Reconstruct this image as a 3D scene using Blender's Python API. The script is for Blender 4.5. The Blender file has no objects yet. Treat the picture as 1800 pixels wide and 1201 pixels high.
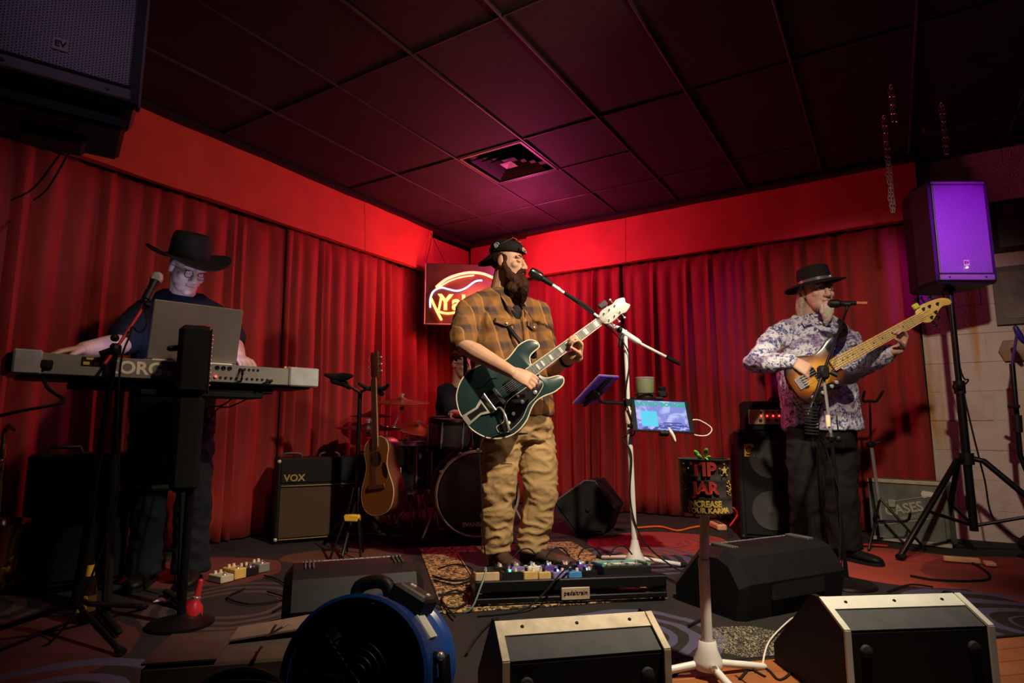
import bpy, math, random
from mathutils import Vector, Matrix, noise
random.seed(7)
SC = bpy.context.scene
COL = SC.collection
PI = math.pi
def V(*a): return Vector(a)

# ------------------------------------------------------------------ camera, world, lights, exposure
CAMZ = .76; FPX = 1064.0; TILT = math.radians(8)
cam = bpy.data.cameras.new('camera'); cam.sensor_width = 36; cam.lens = FPX/1800*36; cam.clip_start = .05
cam_o = bpy.data.objects.new('camera', cam); COL.objects.link(cam_o)
cam_o.location = (0, 0, CAMZ); cam_o.rotation_euler = (PI/2+TILT, 0, 0)
SC.camera = cam_o
w = bpy.data.worlds.new('world'); SC.world = w; w.use_nodes = True
w.node_tree.nodes['Background'].inputs[0].default_value = (.55, .42, .6, 1)
w.node_tree.nodes['Background'].inputs[1].default_value = .004
SC.view_settings.view_transform = 'Standard'; SC.view_settings.look = 'None'
SC.view_settings.gamma = 1; SC.view_settings.exposure = 0; SC.view_settings.use_curve_mapping = False
def spot(name, loc, aim, energy, col, ang, blend=.6, size=.06):
    l = bpy.data.lights.new(name, 'SPOT'); l.energy = energy; l.color = col
    l.spot_size = math.radians(ang); l.spot_blend = blend; l.shadow_soft_size = size
    o = bpy.data.objects.new(name, l); COL.objects.link(o); o.location = loc
    o.rotation_euler = (Vector(aim)-Vector(loc)).to_track_quat('-Z', 'Y').to_euler(); return o
def lamp(name, loc, energy, col, size=.1):
    l = bpy.data.lights.new(name, 'POINT'); l.energy = energy; l.color = col; l.shadow_soft_size = size
    o = bpy.data.objects.new(name, l); COL.objects.link(o); o.location = loc; return o
spot('stage_key_light', (1.0, 1.45, 2.66), (.48, 2.75, .75), 450, (1, .82, .58), 80, .75, .05)
spot('stage_side_light', (2.3, 2.0, 2.40), (-.02, 3.42, 1.42), 190, (1, .78, .55), 34, .7)
spot('house_light_left', (-.10, 1.62, 2.60), (-1.74, 2.75, 1.36), 82, (1, .72, .48), 54, .95)
spot('house_light_right', (.9, .6, 2.6), (2.3, 3.8, 1.1), 270, (1, .77, .55), 42, .8)
spot('valance_fill', (1.2, 1.6, 2.2), (-1.7, 4.3, 2.62), 90, (1, .70, .42), 56, .95)  # added fill that brightens the left valance, not a fixture of the room
spot('purple_light', (3.45, 1.75, 2.35), (2.78, 3.6, 1.95), 300, (.44, .010, 1), 22, .5)
spot('purple_light_left', (-.2, .25, 2.5), (-1.10, 1.6, 2.15), 9, (.85, .55, .95), 44, .9)
spot('violet_wash', (2.6, .6, 2.5), (.3, 3.3, .9), 10, (.40, .25, 1), 80, .8)
lamp('neon_glow', (-.30, 5.30, 1.95), 50, (1, .125, .065), .20)  # unseen point lamp added before the sign to carry its red light
lamp('pink_ceiling_fill', (.12, 5.05, 2.28), 46, (.95, .08, .36), .10)  # unseen pink lamp added in mid-air for the bright patch on the ceiling

# ------------------------------------------------------------------ helpers
def ray(px, py):
    x = px-900; u = 600.5-py
    return V(x, FPX*math.cos(TILT)-u*math.sin(TILT), FPX*math.sin(TILT)+u*math.cos(TILT))
def at(px, py, Y):
    r = ray(px, py); return V(0, 0, CAMZ)+r*(Y/r.y)
def atz(px, py, z):
    r = ray(px, py); return V(0, 0, CAMZ)+r*((z-CAMZ)/r.z)
CEIL = 2.72
CORNER = V(-.506, 6.45, 0); _a = math.radians(32)
DU = V(-math.sin(_a), -math.cos(_a), 0); DV = V(math.cos(_a), -math.sin(_a), 0)
def room(u, v, z): return CORNER+DU*u+DV*v+V(0, 0, z)

def frame(o, x, y):
    x = Vector(x).normalized(); z = x.cross(Vector(y)).normalized(); y = z.cross(x)
    m = Matrix((x, y, z)).transposed().to_4x4(); m.translation = Vector(o); return m
def yawframe(o, deg):
    a = math.radians(deg); return frame(o, (math.cos(a), math.sin(a), 0), (-math.sin(a), math.cos(a), 0))
ROOTS = {}
def catmull(pts, n=6, closed=False):
    P = [Vector(p) for p in pts]; out = []; N = len(P)
    rng = range(N if closed else N-1)
    for i in rng:
        if closed: p0, p1, p2, p3 = P[(i-1) % N], P[i], P[(i+1) % N], P[(i+2) % N]
        else: p0, p1, p2, p3 = P[max(i-1, 0)], P[i], P[i+1], P[min(i+2, N-1)]
        for k in range(n):
            t = k/n
            out.append(.5*((2*p1)+(p2-p0)*t+(2*p0-5*p1+4*p2-p3)*t*t+(3*p1-p0-3*p2+p3)*t**3))
    if not closed: out.append(P[-1].copy())
    return out
class MB:
    def __init__(s, xf=None): s.v = []; s.f = []; s.xf = xf
    def add(s, vs, fs):
        b = len(s.v)
        for p in vs:
            p = Vector(p); s.v.append(s.xf @ p if s.xf else p)
        for f in fs: s.f.append([b+i for i in f])
        return s
    def box(s, c, d, bev=0.0):
        c = Vector(c); hx, hy, hz = d[0]/2, d[1]/2, d[2]/2
        if bev <= 0:
            vs = [c+V(x*hx, y*hy, z*hz) for z in (-1, 1) for y in (-1, 1) for x in (-1, 1)]
            return s.add(vs, [(0, 2, 3, 1), (4, 5, 7, 6), (0, 1, 5, 4), (2, 6, 7, 3), (0, 4, 6, 2), (1, 3, 7, 5)])
        b = min(bev, hx*.9, hy*.9, hz*.9); vs = []; ix = {}
        for z in (-1, 1):
            for y in (-1, 1):
                for x in (-1, 1):
                    for k in range(3):
                        o = V(x*(hx-(0 if k == 0 else b)), y*(hy-(0 if k == 1 else b)), z*(hz-(0 if k == 2 else b)))
                        ix[x, y, z, k] = len(vs); vs.append(c+o)
        F = []
        for k in range(3):
            for sg in (-1, 1):
                o = [(-1, -1), (1, -1), (1, 1), (-1, 1)]; q = []
                for p in o:
                    t = list(p); t.insert(k, sg); q.append(ix[t[0], t[1], t[2], k])
                F.append(q if sg > 0 else q[::-1])
        for k in range(3):
            a, c2 = [(1, 2), (2, 0), (0, 1)][k]
            for s1 in (-1, 1):
                for s2 in (-1, 1):
                    q = []
                    for e, kk in ((-1, a), (1, a), (1, c2), (-1, c2)):
                        t = [0, 0, 0]; t[k] = e; t[a] = s1; t[c2] = s2; q.append(ix[t[0], t[1], t[2], kk])
                    F.append(q if s1*s2 < 0 else q[::-1])
        for z in (-1, 1):
            for y in (-1, 1):
                for x in (-1, 1):
                    q = [ix[x, y, z, k] for k in range(3)]; F.append(q if x*y*z > 0 else q[::-1])
        return s.add(vs, F)
    def loft(s, rings, cap=True, closed=False):
        n = len(rings[0]); vs = [p for r in rings for p in r]; F = []; m = len(rings)
        for i in range(m if closed else m-1):
            a = i*n; b = ((i+1) % m)*n
            for j in range(n): F.append((a+j, a+(j+1) % n, b+(j+1) % n, b+j))
        if cap and not closed: F.append(list(range(n))[::-1]); F.append([(m-1)*n+j for j in range(n)])
        return s.add(vs, F)
    def tube(s, pts, r, seg=8, round_cap=False, smooth=0):
        P = [Vector(p) for p in pts]
        R = list(r) if hasattr(r, '__len__') else [r]*len(P)
        if smooth:
            if len(P) > 2:
                Q = catmull(P, smooth); R = [R[min(int(i/smooth), len(R)-1)]*(1-(i % smooth)/smooth)+R[min(int(i/smooth)+1, len(R)-1)]*((i % smooth)/smooth) for i in range(len(Q))]; P = Q
        if round_cap:
            d0 = (P[0]-P[1]).normalized(); d1 = (P[-1]-P[-2]).normalized(); r0, r1 = R[0], R[-1]
            P = [P[0]+d0*r0*.95, P[0]+d0*r0*.6]+P+[P[-1]+d1*r1*.6, P[-1]+d1*r1*.95]
            R = [r0*.3, r0*.8]+R+[r1*.8, r1*.3]
        rings = []; t0 = (P[1]-P[0]).normalized()
        up = V(0, 0, 1) if abs(t0.z) < .9 else V(1, 0, 0)
        nrm = (up-t0*up.dot(t0)).normalized()
        for i, p in enumerate(P):
            t = (P[min(i+1, len(P)-1)]-P[max(i-1, 0)])
            t = t.normalized() if t.length > 1e-9 else t0
            nrm = nrm-t*nrm.dot(t)
            nrm = nrm.normalized() if nrm.length > 1e-6 else t.orthogonal().normalized()
            b = t.cross(nrm)
            rings.append([p+(nrm*math.cos(2*PI*k/seg)+b*math.sin(2*PI*k/seg))*R[i] for k in range(seg)])
        return s.loft(rings)
    def cyl(s, a, b, r, seg=12, r2=None): return s.tube([a, b], [r, r if r2 is None else r2], seg)
    def lathe(s, prof, o, axis=(0, 0, 1), seg=20, cap=True):
        ax = Vector(axis).normalized(); x = ax.orthogonal().normalized(); y = ax.cross(x); o = Vector(o)
        return s.loft([[o+ax*z+(x*math.cos(2*PI*k/seg)+y*math.sin(2*PI*k/seg))*max(r, 1e-4) for k in range(seg)] for r, z in prof], cap)
    def torus(s, c, axis, R, r, seg=24, rs=6, a0=0, a1=2*PI, sx=1.0):
        ax = Vector(axis).normalized(); x = ax.orthogonal().normalized(); y = ax.cross(x); c = Vector(c); full = abs(a1-a0-2*PI) < 1e-6
        rings = []
        for i in range(seg if full else seg+1):
            t = a0+(a1-a0)*i/seg; d = x*math.cos(t)*sx+y*math.sin(t); dn = d.normalized(); p = c+d*R
            rings.append([p+(dn*math.cos(2*PI*k/rs)+ax*math.sin(2*PI*k/rs))*r for k in range(rs)])
        return s.loft(rings, closed=full)
    def ell(s, c, ax, seg=16, rg=10):
        c = Vector(c); A, B, Cc = [Vector(a) for a in ax]; rings = []
        for i in range(1, rg):
            t = PI*i/rg; z = -math.cos(t); q = math.sin(t)
            rings.append([c+Cc*z+(A*math.cos(2*PI*k/seg)+B*math.sin(2*PI*k/seg))*q for k in range(seg)])
        return s.loft(rings)
    def ball(s, c, r, seg=12, rg=8): return s.ell(c, ((r, 0, 0), (0, r, 0), (0, 0, r)), seg, rg)
    def prism(s, pts, t, bev=0.0):
        """outline pts (x,y) extruded along z, from -t to 0, with a rounded rim"""
        P = [V(p[0], p[1], 0) for p in pts]; n = len(P)
        area = sum(P[i].x*P[(i+1) % n].y-P[(i+1) % n].x*P[i].y for i in range(n))
        if area < 0: P = P[::-1]
        def off(d, z):
            out = []
            for i in range(n):
                e = (P[(i+1) % n]-P[i-1]); nn = V(-e.y, e.x, 0).normalized()
                q = P[i]+nn*d; out.append(V(q.x, q.y, z))
            return out
        if bev > 0: return s.loft([off(bev, -t), off(bev*.3, -t+bev*.3), off(0, -t+bev), off(0, -bev), off(bev*.3, -bev*.3), off(bev, 0)])
        return s.loft([off(0, -t), off(0, 0)])
    def text(s, txt, size, m, ext=.001, warp=None, sx=1.0, bold=0.0):
        c = bpy.data.curves.new('t', 'FONT'); c.body = txt; c.size = size; c.extrude = ext; c.align_x = 'CENTER'; c.align_y = 'CENTER'; c.resolution_u = 3
        c.offset = bold
        o = bpy.data.objects.new('t', c); COL.objects.link(o)
        dg = bpy.context.evaluated_depsgraph_get(); me = bpy.data.meshes.new_from_object(o.evaluated_get(dg))
        vs = []
        for v in me.vertices:
            p = V(v.co.x*sx, v.co.y, v.co.z); vs.append(m @ (warp(p) if warp else p))
        fs = [list(p.vertices) for p in me.polygons]
        bpy.data.objects.remove(o); bpy.data.curves.remove(c); bpy.data.meshes.remove(me)
        return s.add(vs, fs)
    def mesh(s, name, off=V(0, 0, 0), smooth=True):
        me = bpy.data.meshes.new(name); me.from_pydata([tuple(p-off) for p in s.v], [], s.f); me.validate()
        if smooth:
            me.polygons.foreach_set('use_smooth', [True]*len(me.polygons))
        me.update()
        if smooth:
            try: me.set_sharp_from_angle(angle=math.radians(38))
            except Exception: pass
        return me
def root_of(o): return ROOTS.get(o.name, V(0, 0, 0))
def link(name, me, m, parent, loc):
    o = bpy.data.objects.new(name, me); COL.objects.link(o)
    if m: me.materials.append(m)
    if parent: o.parent = parent; ROOTS[o.name] = root_of(parent)
    else: o.location = loc; ROOTS[o.name] = Vector(loc)
    return o
def part(name, mb, m, parent, label=None, smooth=True):
    o = link(name, mb.mesh(name, root_of(parent), smooth), m, parent, None)
    if label: o['label'] = label
    return o
def tag(o, label, cat, group=None):
    o['label'] = label; o['category'] = cat
    if group: o['group'] = group
    return o
def thing(name, label, cat, loc, group=None):
    o = bpy.data.objects.new(name, None); COL.objects.link(o); o.empty_display_size = .1
    o.location = loc; ROOTS[o.name] = Vector(loc); return tag(o, label, cat, group)
def bottom(vs):
    xs = [p.x for p in vs]; ys = [p.y for p in vs]; zs = [p.z for p in vs]
    return V((min(xs)+max(xs))/2, (min(ys)+max(ys))/2, min(zs))
def solo(name, mb, m, label, cat, group=None, smooth=True):
    b = bottom(mb.v); return tag(link(name, mb.mesh(name, b, smooth), m, None, b), label, cat, group)
def struct(name, mb, m, parent=None, smooth=True):
    if parent: return part(name, mb, m, parent, None, smooth)
    b = bottom(mb.v); o = link(name, mb.mesh(name, b, smooth), m, None, b); o['kind'] = 'structure'; return o
def cable(name, pts, r, m, label, cat='cable', group=None, n=5, seg=6):
    return solo(name, MB().tube(pts, r, seg, smooth=n), m, label, cat, group)

# ------------------------------------------------------------------ materials
def mat(name, col, rough=.55, metal=0.0, var=.15, scale=18, bump=0.0, bscale=None, sheen=0.0, coat=0.0, spec=None, trans=0.0):
    m = bpy.data.materials.new(name); m.use_nodes = True; nt = m.node_tree; N = nt.nodes; b = N['Principled BSDF']
    tc = N.new('ShaderNodeTexCoord'); nz = N.new('ShaderNodeTexNoise'); nz.inputs['Scale'].default_value = scale; nz.inputs['Detail'].default_value = 4
    nt.links.new(tc.outputs['Object'], nz.inputs['Vector'])
    cr = N.new('ShaderNodeValToRGB'); e = cr.color_ramp.elements
    e[0].position = .3; e[1].position = .7
    e[0].color = tuple(max(0, c*(1-var)) for c in col)+(1,); e[1].color = tuple(min(1, c*(1+var)) for c in col)+(1,)
    nt.links.new(nz.outputs['Fac'], cr.inputs['Fac']); nt.links.new(cr.outputs['Color'], b.inputs['Base Color'])
    b.inputs['Roughness'].default_value = rough; b.inputs['Metallic'].default_value = metal
    if sheen: b.inputs['Sheen Weight'].default_value = sheen; b.inputs['Sheen Roughness'].default_value = .4; b.inputs['Sheen Tint'].default_value = tuple(min(1, c*3+.1) for c in col)+(1,)
    if coat: b.inputs['Coat Weight'].default_value = coat; b.inputs['Coat Roughness'].default_value = .08
    if spec is not None: b.inputs['Specular IOR Level'].default_value = spec
    if trans: b.inputs['Transmission Weight'].default_value = trans
    if bump:
        n2 = N.new('ShaderNodeTexNoise'); n2.inputs['Scale'].default_value = bscale or scale*6; n2.inputs['Detail'].default_value = 3
        nt.links.new(tc.outputs['Object'], n2.inputs['Vector'])
        bp = N.new('ShaderNodeBump'); bp.inputs['Strength'].default_value = bump; bp.inputs['Distance'].default_value = .01
        nt.links.new(n2.outputs['Fac'], bp.inputs['Height']); nt.links.new(bp.outputs['Normal'], b.inputs['Normal'])
    return m
def emis(name, col, strength, base=(0.02, 0.02, 0.02)):
    m = mat(name, base, .3); b = m.node_tree.nodes['Principled BSDF']
    b.inputs['Emission Color'].default_value = tuple(col)+(1,); b.inputs['Emission Strength'].default_value = strength; return m
class NG:
    """small node-graph writer for the patterned materials"""
    def __init__(s, m): s.nt = m.node_tree; s.N = s.nt.nodes; s.b = s.N['Principled BSDF']
    def l(s, a, b): s.nt.links.new(a, b)
    def obj(s):
        return s.N.new('ShaderNodeTexCoord').outputs['Object']
    def geo(s): return s.N.new('ShaderNodeNewGeometry').outputs['Position']
    def m(s, op, a, b=None, c=None):
        n = s.N.new('ShaderNodeMath'); n.operation = op
        for i, x in enumerate((a, b, c)):
            if x is None: continue
            if isinstance(x, (int, float)): n.inputs[i].default_value = x
            else: s.l(x, n.inputs[i])
        return n.outputs[0]
    def vm(s, op, a, b=None):
        n = s.N.new('ShaderNodeVectorMath'); n.operation = op
        for i, x in enumerate((a, b)):
            if x is None: continue
            if isinstance(x, (tuple, list)): n.inputs[i].default_value = x
            else: s.l(x, n.inputs[i])
        return n.outputs['Value'] if op in ('LENGTH', 'DOT_PRODUCT', 'DISTANCE') else n.outputs[0]
    def noise(s, v, scale, detail=3, dist=0.0):
        n = s.N.new('ShaderNodeTexNoise'); n.inputs['Scale'].default_value = scale; n.inputs['Detail'].default_value = detail; n.inputs['Distortion'].default_value = dist
        s.l(v, n.inputs['Vector']); return n.outputs['Fac']
    def voro(s, v, scale, feature='F1', rnd=1.0):
        n = s.N.new('ShaderNodeTexVoronoi'); n.inputs['Scale'].default_value = scale; n.feature = feature; n.inputs['Randomness'].default_value = rnd
        s.l(v, n.inputs['Vector']); return n.outputs['Distance']
    def step(s, x, a, b):
        n = s.N.new('ShaderNodeMapRange'); n.interpolation_type = 'SMOOTHSTEP'
        s.l(x, n.inputs['Value']); n.inputs['From Min'].default_value = a; n.inputs['From Max'].default_value = b; return n.outputs[0]
    def mix(s, f, a, b):
        n = s.N.new('ShaderNodeMix'); n.data_type = 'RGBA'
        if isinstance(f, (int, float)): n.inputs[0].default_value = f
        else: s.l(f, n.inputs[0])
        for i, x in ((6, a), (7, b)):
            if isinstance(x, (tuple, list)): n.inputs[i].default_value = tuple(x)+(1,)
            else: s.l(x, n.inputs[i])
        return n.outputs[2]
    def out(s, col): s.l(col, s.b.inputs['Base Color'])
    def bump(s, h, st=.5, d=.01):
        bp = s.N.new('ShaderNodeBump'); bp.inputs['Strength'].default_value = st; bp.inputs['Distance'].default_value = d
        s.l(h, bp.inputs['Height']); s.l(bp.outputs['Normal'], s.b.inputs['Normal'])
M = {}
M['black'] = mat('black_plastic', (0.0074, 0.0074, 0.0081), .5, spec=.22)
M['black_gloss'] = mat('black_gloss', (.012, .012, .013), .22)
M['black_paint'] = mat('black_paint', (.012, .010, .011), .8)
M['tolex'] = mat('black_tolex', (0.0081, 0.0074, 0.0074), .62, spec=.22, bump=.4, bscale=300)
M['rubber'] = mat('black_rubber', (0.0074, 0.0074, 0.0074), .75, spec=.22)
M['steel_black'] = mat('black_steel', (0.0087, 0.0087, 0.0093), .38, .3, spec=.22)
M['chrome'] = mat('chrome', (.72, .72, .74), .22, .75, .05)
M['brushed'] = mat('brushed_metal', (.58, .56, .48), .40, .45, .08)
M['white_paint'] = mat('white_enamel', (.72, .70, .68), .4, var=.05)
M['raw_wood_edge'] = mat('pale_wood_edge', (.66, .56, .40), .6, var=.18, scale=30)
M['white_edge'] = mat('white_painted_edge', (.70, .71, .62), .55, var=.08)
M['wood_brown'] = mat('brown_wood', (.20, .085, .03), .5, var=.3, scale=14)
M['dance'] = mat('dance_floor_wood', (.30, .105, .032), .35, var=.2, scale=9)
M['grey_panel'] = mat('grey_panel', (.055, .058, .06), .7)
M['valance'] = mat('red_valance_cloth', (.48, .040, .022), .78, var=.10, scale=5, bump=.15, bscale=90)
M['ceil'] = mat('black_ceiling_tile', (.024, .014, .016), .75, spec=.15, var=.18, scale=5, bump=.25, bscale=120)
M['ceilbar'] = mat('ceiling_grid_bar', (.034, .020, .023), .5, spec=.3)
M['skin'] = mat('skin', (.52, .29, .19), .55, var=.08, scale=25)
M['skin_pale'] = mat('pale_skin', (.56, .34, .25), .55, var=.08, scale=25)
M['hair_dark'] = mat('dark_brown_hair', (.034, .0125, .006), .75, spec=.15, var=.5, scale=60, bump=.6, bscale=140)
M['hair_grey'] = mat('grey_hair', (.36, .29, .22), .7, var=.35, scale=60, bump=.4)
M['beard_white'] = mat('white_beard', (.62, .56, .47), .75, var=.12, scale=60, bump=.4)
M['tshirt'] = mat('black_tshirt', (0.0068, 0.0074, 0.0124), .9, spec=.22, bump=.1)
M['jeans'] = mat('dark_jeans', (0.0099, 0.0124, 0.0198), .85, spec=.22, bump=.2)
M['blackpants'] = mat('black_trousers', (0.0074, 0.0068, 0.0074), .9, spec=.22, bump=.15)
M['khaki'] = mat('khaki_trousers', (.42, .27, .115), .85, var=.14, scale=9, bump=.25, bscale=60)
M['leather'] = mat('brown_leather', (.060, .032, .020), .55, var=.25)
M['felt'] = mat('black_felt', (0.0081, 0.0074, 0.0074), .85, spec=.22, bump=.1)
M['eye'] = mat('eye_white', (.6, .56, .52), .3)
M['iris'] = mat('dark_iris', (.03, .02, .015), .3)
M['lips'] = mat('lips', (.34, .13, .10), .5)
M['yellow'] = mat('yellow_plastic', (.75, .42, .03), .5)
M['cream'] = mat('cream_plastic', (.70, .62, .46), .45)
M['cream_cloth'] = mat('white_cable', (.75, .70, .62), .5)
M['green_guitar'] = mat('dark_green_lacquer', (.016, .037, .036), .30, var=.15, scale=4, coat=.6)
M['maple'] = mat('maple', (.66, .45, .12), .38, var=.15, scale=20)
M['rosewood'] = mat('grey_green_fretboard', (.16, .17, .14), .45, var=.15)
M['spruce'] = mat('spruce_top', (.20, .070, .018), .40, var=.12, scale=8)
M['mahogany'] = mat('mahogany', (.10, .028, .012), .4)
M['bronze'] = mat('bronze_cymbal', (.085, .030, .014), .5, .5, .25)
M['dark_bronze'] = mat('dark_cymbal', (.030, .016, .012), .5, .6, .2)
M['brass'] = mat('sax_brass', (.75, .46, .14), .22, 1.0, .12)
M['korg_grey'] = mat('keyboard_silver', (.24, .23, .205), .45, .2, .06)
M['laptop'] = mat('laptop_aluminium', (.36, .33, .31), .38, .5, .04)
M['white_key'] = mat('white_key', (.75, .74, .70), .3)
M['blue_fan'] = mat('blue_plastic', (.010, .055, .26), .32, var=.08)
M['paper'] = mat('white_paper', (.68, .65, .60), .7)
M['red_plastic'] = mat('red_plastic', (.50, .02, .03), .3)
M['orange'] = mat('orange_cord', (.75, .16, .02), .5)
M['tweed'] = mat('tan_power_strip', (.62, .34, .18), .55)
M['olive'] = mat('olive_enamel', (.17, .20, .11), .5, var=.06)
M['can'] = mat('painted_can', (.065, .055, .052), .45, .25, .2)
M['gold_paint'] = mat('gold_paint', (.66, .44, .10), .55)
M['red_paint'] = mat('red_paint', (.42, .035, .022), .55, var=.25)
M['leaf'] = mat('green_leaf', (.16, .46, .05), .45)
M['purple_back'] = mat('violet_tablet_cover', (.13, .055, .50), .4)
M['silver_case'] = mat('grey_green_case', (.135, .155, .125), .6, var=.3, scale=12)
M['pale_trim'] = mat('pale_case_trim', (.50, .45, .33), .45)
M['gold_grille'] = mat('brown_grille_cloth', (.060, .030, .014), .8)
M['plaque'] = mat('wood_plaque', (.22, .14, .07), .5, var=.35, scale=8)
M['picture'] = mat('dark_picture', (.045, .040, .040), .5, var=.7, scale=6)
M['box_brown'] = mat('brown_card_box', (.095, .066, .052), .8)
M['shell_smoke'] = mat('smoked_drum_shell', (.045, .042, .042), .18, var=.4, scale=6, coat=.5)
M['skin_head'] = mat('black_drum_head', (.014, .013, .014), .42)
M['grey_screen'] = mat('cone_paper', (.03, .03, .03), .7)
M['led_red'] = emis('red_led', (1, .03, .02), 9)
M['led_green'] = emis('green_led', (.05, 1, .5), 8)
M['led_blue'] = emis('blue_led', (.1, .25, 1), 14)
M['led_white'] = emis('white_led', (1, .9, 1), 8)
M['neon_red'] = emis('red_neon_tube', (1, .10, .055), 9)
M['neon_orange'] = emis('orange_neon_tube', (1, .12, .03), 10)
M['neon_white'] = emis('white_neon_tube', (.80, .62, 1), 1.8)
M['laptop_screen'] = emis('laptop_screen', (.42, .50, 1), 10.0)
# velvet curtain
m = mat('red_velvet_curtain', (.26, .012, .010), .82, var=.22, scale=3, sheen=.2); M['curtain'] = m
g = NG(m); p = g.vm('MULTIPLY', g.obj(), (1, 1, .12)); n1 = g.noise(p, 26, 3); g.out(g.mix(n1, (.14, .0075, .0065), (.33, .016, .013)))
# fine grille
def grille_mat(fr_=None):
    m = mat('perforated_grille', (.10, .10, .105), .45, .4); g = NG(m); o = g.obj()
    if fr_ is not None:
        R = fr_.to_3x3(); cb = g.N.new('ShaderNodeCombineXYZ'); g.l(g.vm('DOT_PRODUCT', o, tuple(R @ V(1, .5, 0).normalized())), cb.inputs[0]); g.l(g.vm('DOT_PRODUCT', o, tuple(R @ V(0, 0, 1))), cb.inputs[1]); o = cb.outputs[0]
        sn = lambda k: g.m('SINE', g.m('MULTIPLY', g.vm('DOT_PRODUCT', o, k), 880))
        s1 = g.step(g.m('MAXIMUM', g.m('MAXIMUM', sn((1, 0, 0)), sn((.5, .866, 0))), sn((-.5, .866, 0))), .45, .9); s1 = g.m('SUBTRACT', 1, s1); s1 = g.m('SUBTRACT', 1, s1)
    else: s1 = g.step(g.voro(o, 170, 'F1', .5), .34, .46)
    g.out(g.mix(s1, (.010, .010, .010), (.24, .22, .25))); g.bump(s1, .5, .002); return m
M['grille'] = grille_mat()
# plaid shirt
m = mat('brown_plaid_flannel', (.2, .1, .03), .9); M['plaid'] = m
g = NG(m); o = g.obj()
def bands(x, per, ph):
    f = g.m('FRACT', g.m('ADD', g.m('DIVIDE', x, per), ph)); return g.step(g.m('ABSOLUTE', g.m('SUBTRACT', f, .5)), .16, .31)
warpn = g.m('MULTIPLY', g.m('SUBTRACT', g.noise(o, 5, 2), .5), .05)
ca = g.m('ADD', g.vm('DOT_PRODUCT', o, (.74, .74, .10)), warpn); cb = g.m('ADD', g.vm('DOT_PRODUCT', o, (-.10, -.06, 1)), warpn)
A = bands(ca, .105, .2); B = bands(cb, .105, .1); A2 = bands(ca, .0525, .33); B2 = bands(cb, .0525, .6)
s = g.m('DIVIDE', g.m('ADD', A, B), 2)
c0 = g.mix(s, (.032, .018, .024), (.25, .108, .022))
c1 = g.mix(g.m('MULTIPLY', g.m('ADD', A2, B2), .22), c0, (.17, .075, .02))
thin = g.m('MULTIPLY', g.m('LESS_THAN', g.m('FRACT', g.m('DIVIDE', ca, .105)), .06), .5)
c2 = g.mix(thin, c1, (.42, .22, .05)); g.out(c2)
# paisley shirt
m = mat('blue_paisley', (.2, .2, .4), .85); M['paisley'] = m
g = NG(m); o = g.obj(); n1 = g.noise(o, 34, 5, 1.2); n2 = g.noise(o, 75, 3, 2.0); vv = g.voro(g.vm('ADD', o, (.3, .2, .1)), 40)
s = g.step(g.m('ADD', g.m('MULTIPLY', n1, .62), g.m('MULTIPLY', n2, .38)), .43, .53)
c0 = g.mix(s, (.035, .045, .19), (.60, .60, .70)); c1 = g.mix(g.m('MULTIPLY', g.step(g.noise(o, 11, 2), .54, .68), .7), c0, (.16, .08, .24))
c2 = g.mix(g.m('MULTIPLY', g.step(vv, .30, .12), .45), c1, (.62, .64, .70)); g.out(c2)
# leopard rug
m = mat('leopard_rug', (.3, .2, .08), .95); M['leopard'] = m
g = NG(m); o = g.obj(); nz = g.vm('ADD', o, None)
v1 = g.voro(o, 52); n1 = g.noise(o, 42, 4, 1.5)
s = g.step(n1, .47, .55); g.out(g.mix(s, (.030, .016, .008), (.46, .30, .115))); g.bump(g.noise(o, 260, 2), .5, .006)
# amp grille cloth diamonds
g = NG(M['gold_grille']); o = g.obj(); d1 = g.m('FRACT', g.m('MULTIPLY', g.vm('DOT_PRODUCT', o, (1, .6, 1)), 60)); d2 = g.m('FRACT', g.m('MULTIPLY', g.vm('DOT_PRODUCT', o, (1, .6, -1)), 60))
g.out(g.mix(g.m('MAXIMUM', g.m('LESS_THAN', d1, .25), g.m('LESS_THAN', d2, .25)), (.085, .042, .018), (.022, .010, .006)))
# sunburst bass
m = mat('sunburst_lacquer', (.4, .2, .03), .25, coat=.5); M['sunburst'] = m
# stained painted blocks
m = mat('painted_block', (.5, .46, .4), .75, bump=.4, bscale=90); M['block'] = m
g = NG(m); o = g.geo(); n1 = g.noise(g.vm('MULTIPLY', o, (7, 7, .7)), 1.1, 3); n2 = g.noise(o, 9, 4)
c0 = g.mix(g.step(n1, .50, .66), (.52, .46, .43), (.46, .25, .08)); g.out(g.mix(g.m('MULTIPLY', g.step(n2, .5, .75), .4), c0, (.34, .27, .22)))
# patterned carpet
m = mat('swirl_carpet', (.02, .015, .014), .95); M['carpet'] = m
g = NG(m); o = g.geo(); base = g.mix(g.noise(o, 40, 4), (.005, .004, .0045), (.015, .011, .011))
col = base; wob = g.m('MULTIPLY', g.m('SUBTRACT', g.noise(o, 3.5, 2), .5), .10)
def disc(cx, cy, r0, r1, cc, ringf=0, asp=1.0, rot=0.0, alpha=1.0):
    global col
    d = g.vm('SUBTRACT', o, (cx, cy, 0)); c_, s_ = math.cos(rot), math.sin(rot)
    x = g.vm('DOT_PRODUCT', d, (c_, s_, 0)); y = g.vm('DOT_PRODUCT', d, (-s_*asp, c_*asp, 0))
    L = g.m('ADD', g.m('SQRT', g.m('ADD', g.m('MULTIPLY', x, x), g.m('MULTIPLY', y, y))), wob)
    k = g.m('MULTIPLY', g.m('GREATER_THAN', L, r0), g.m('LESS_THAN', L, r1))
    if ringf: k = g.m('MULTIPLY', k, g.m('GREATER_THAN', g.m('FRACT', g.m('MULTIPLY', L, ringf)), .52))
    col = g.mix(g.m('MULTIPLY', k, alpha), col, cc)
RED = (.30, .035, .026); BLU = (.060, .058, .115); TAN = (.22, .14, .06)
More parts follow.
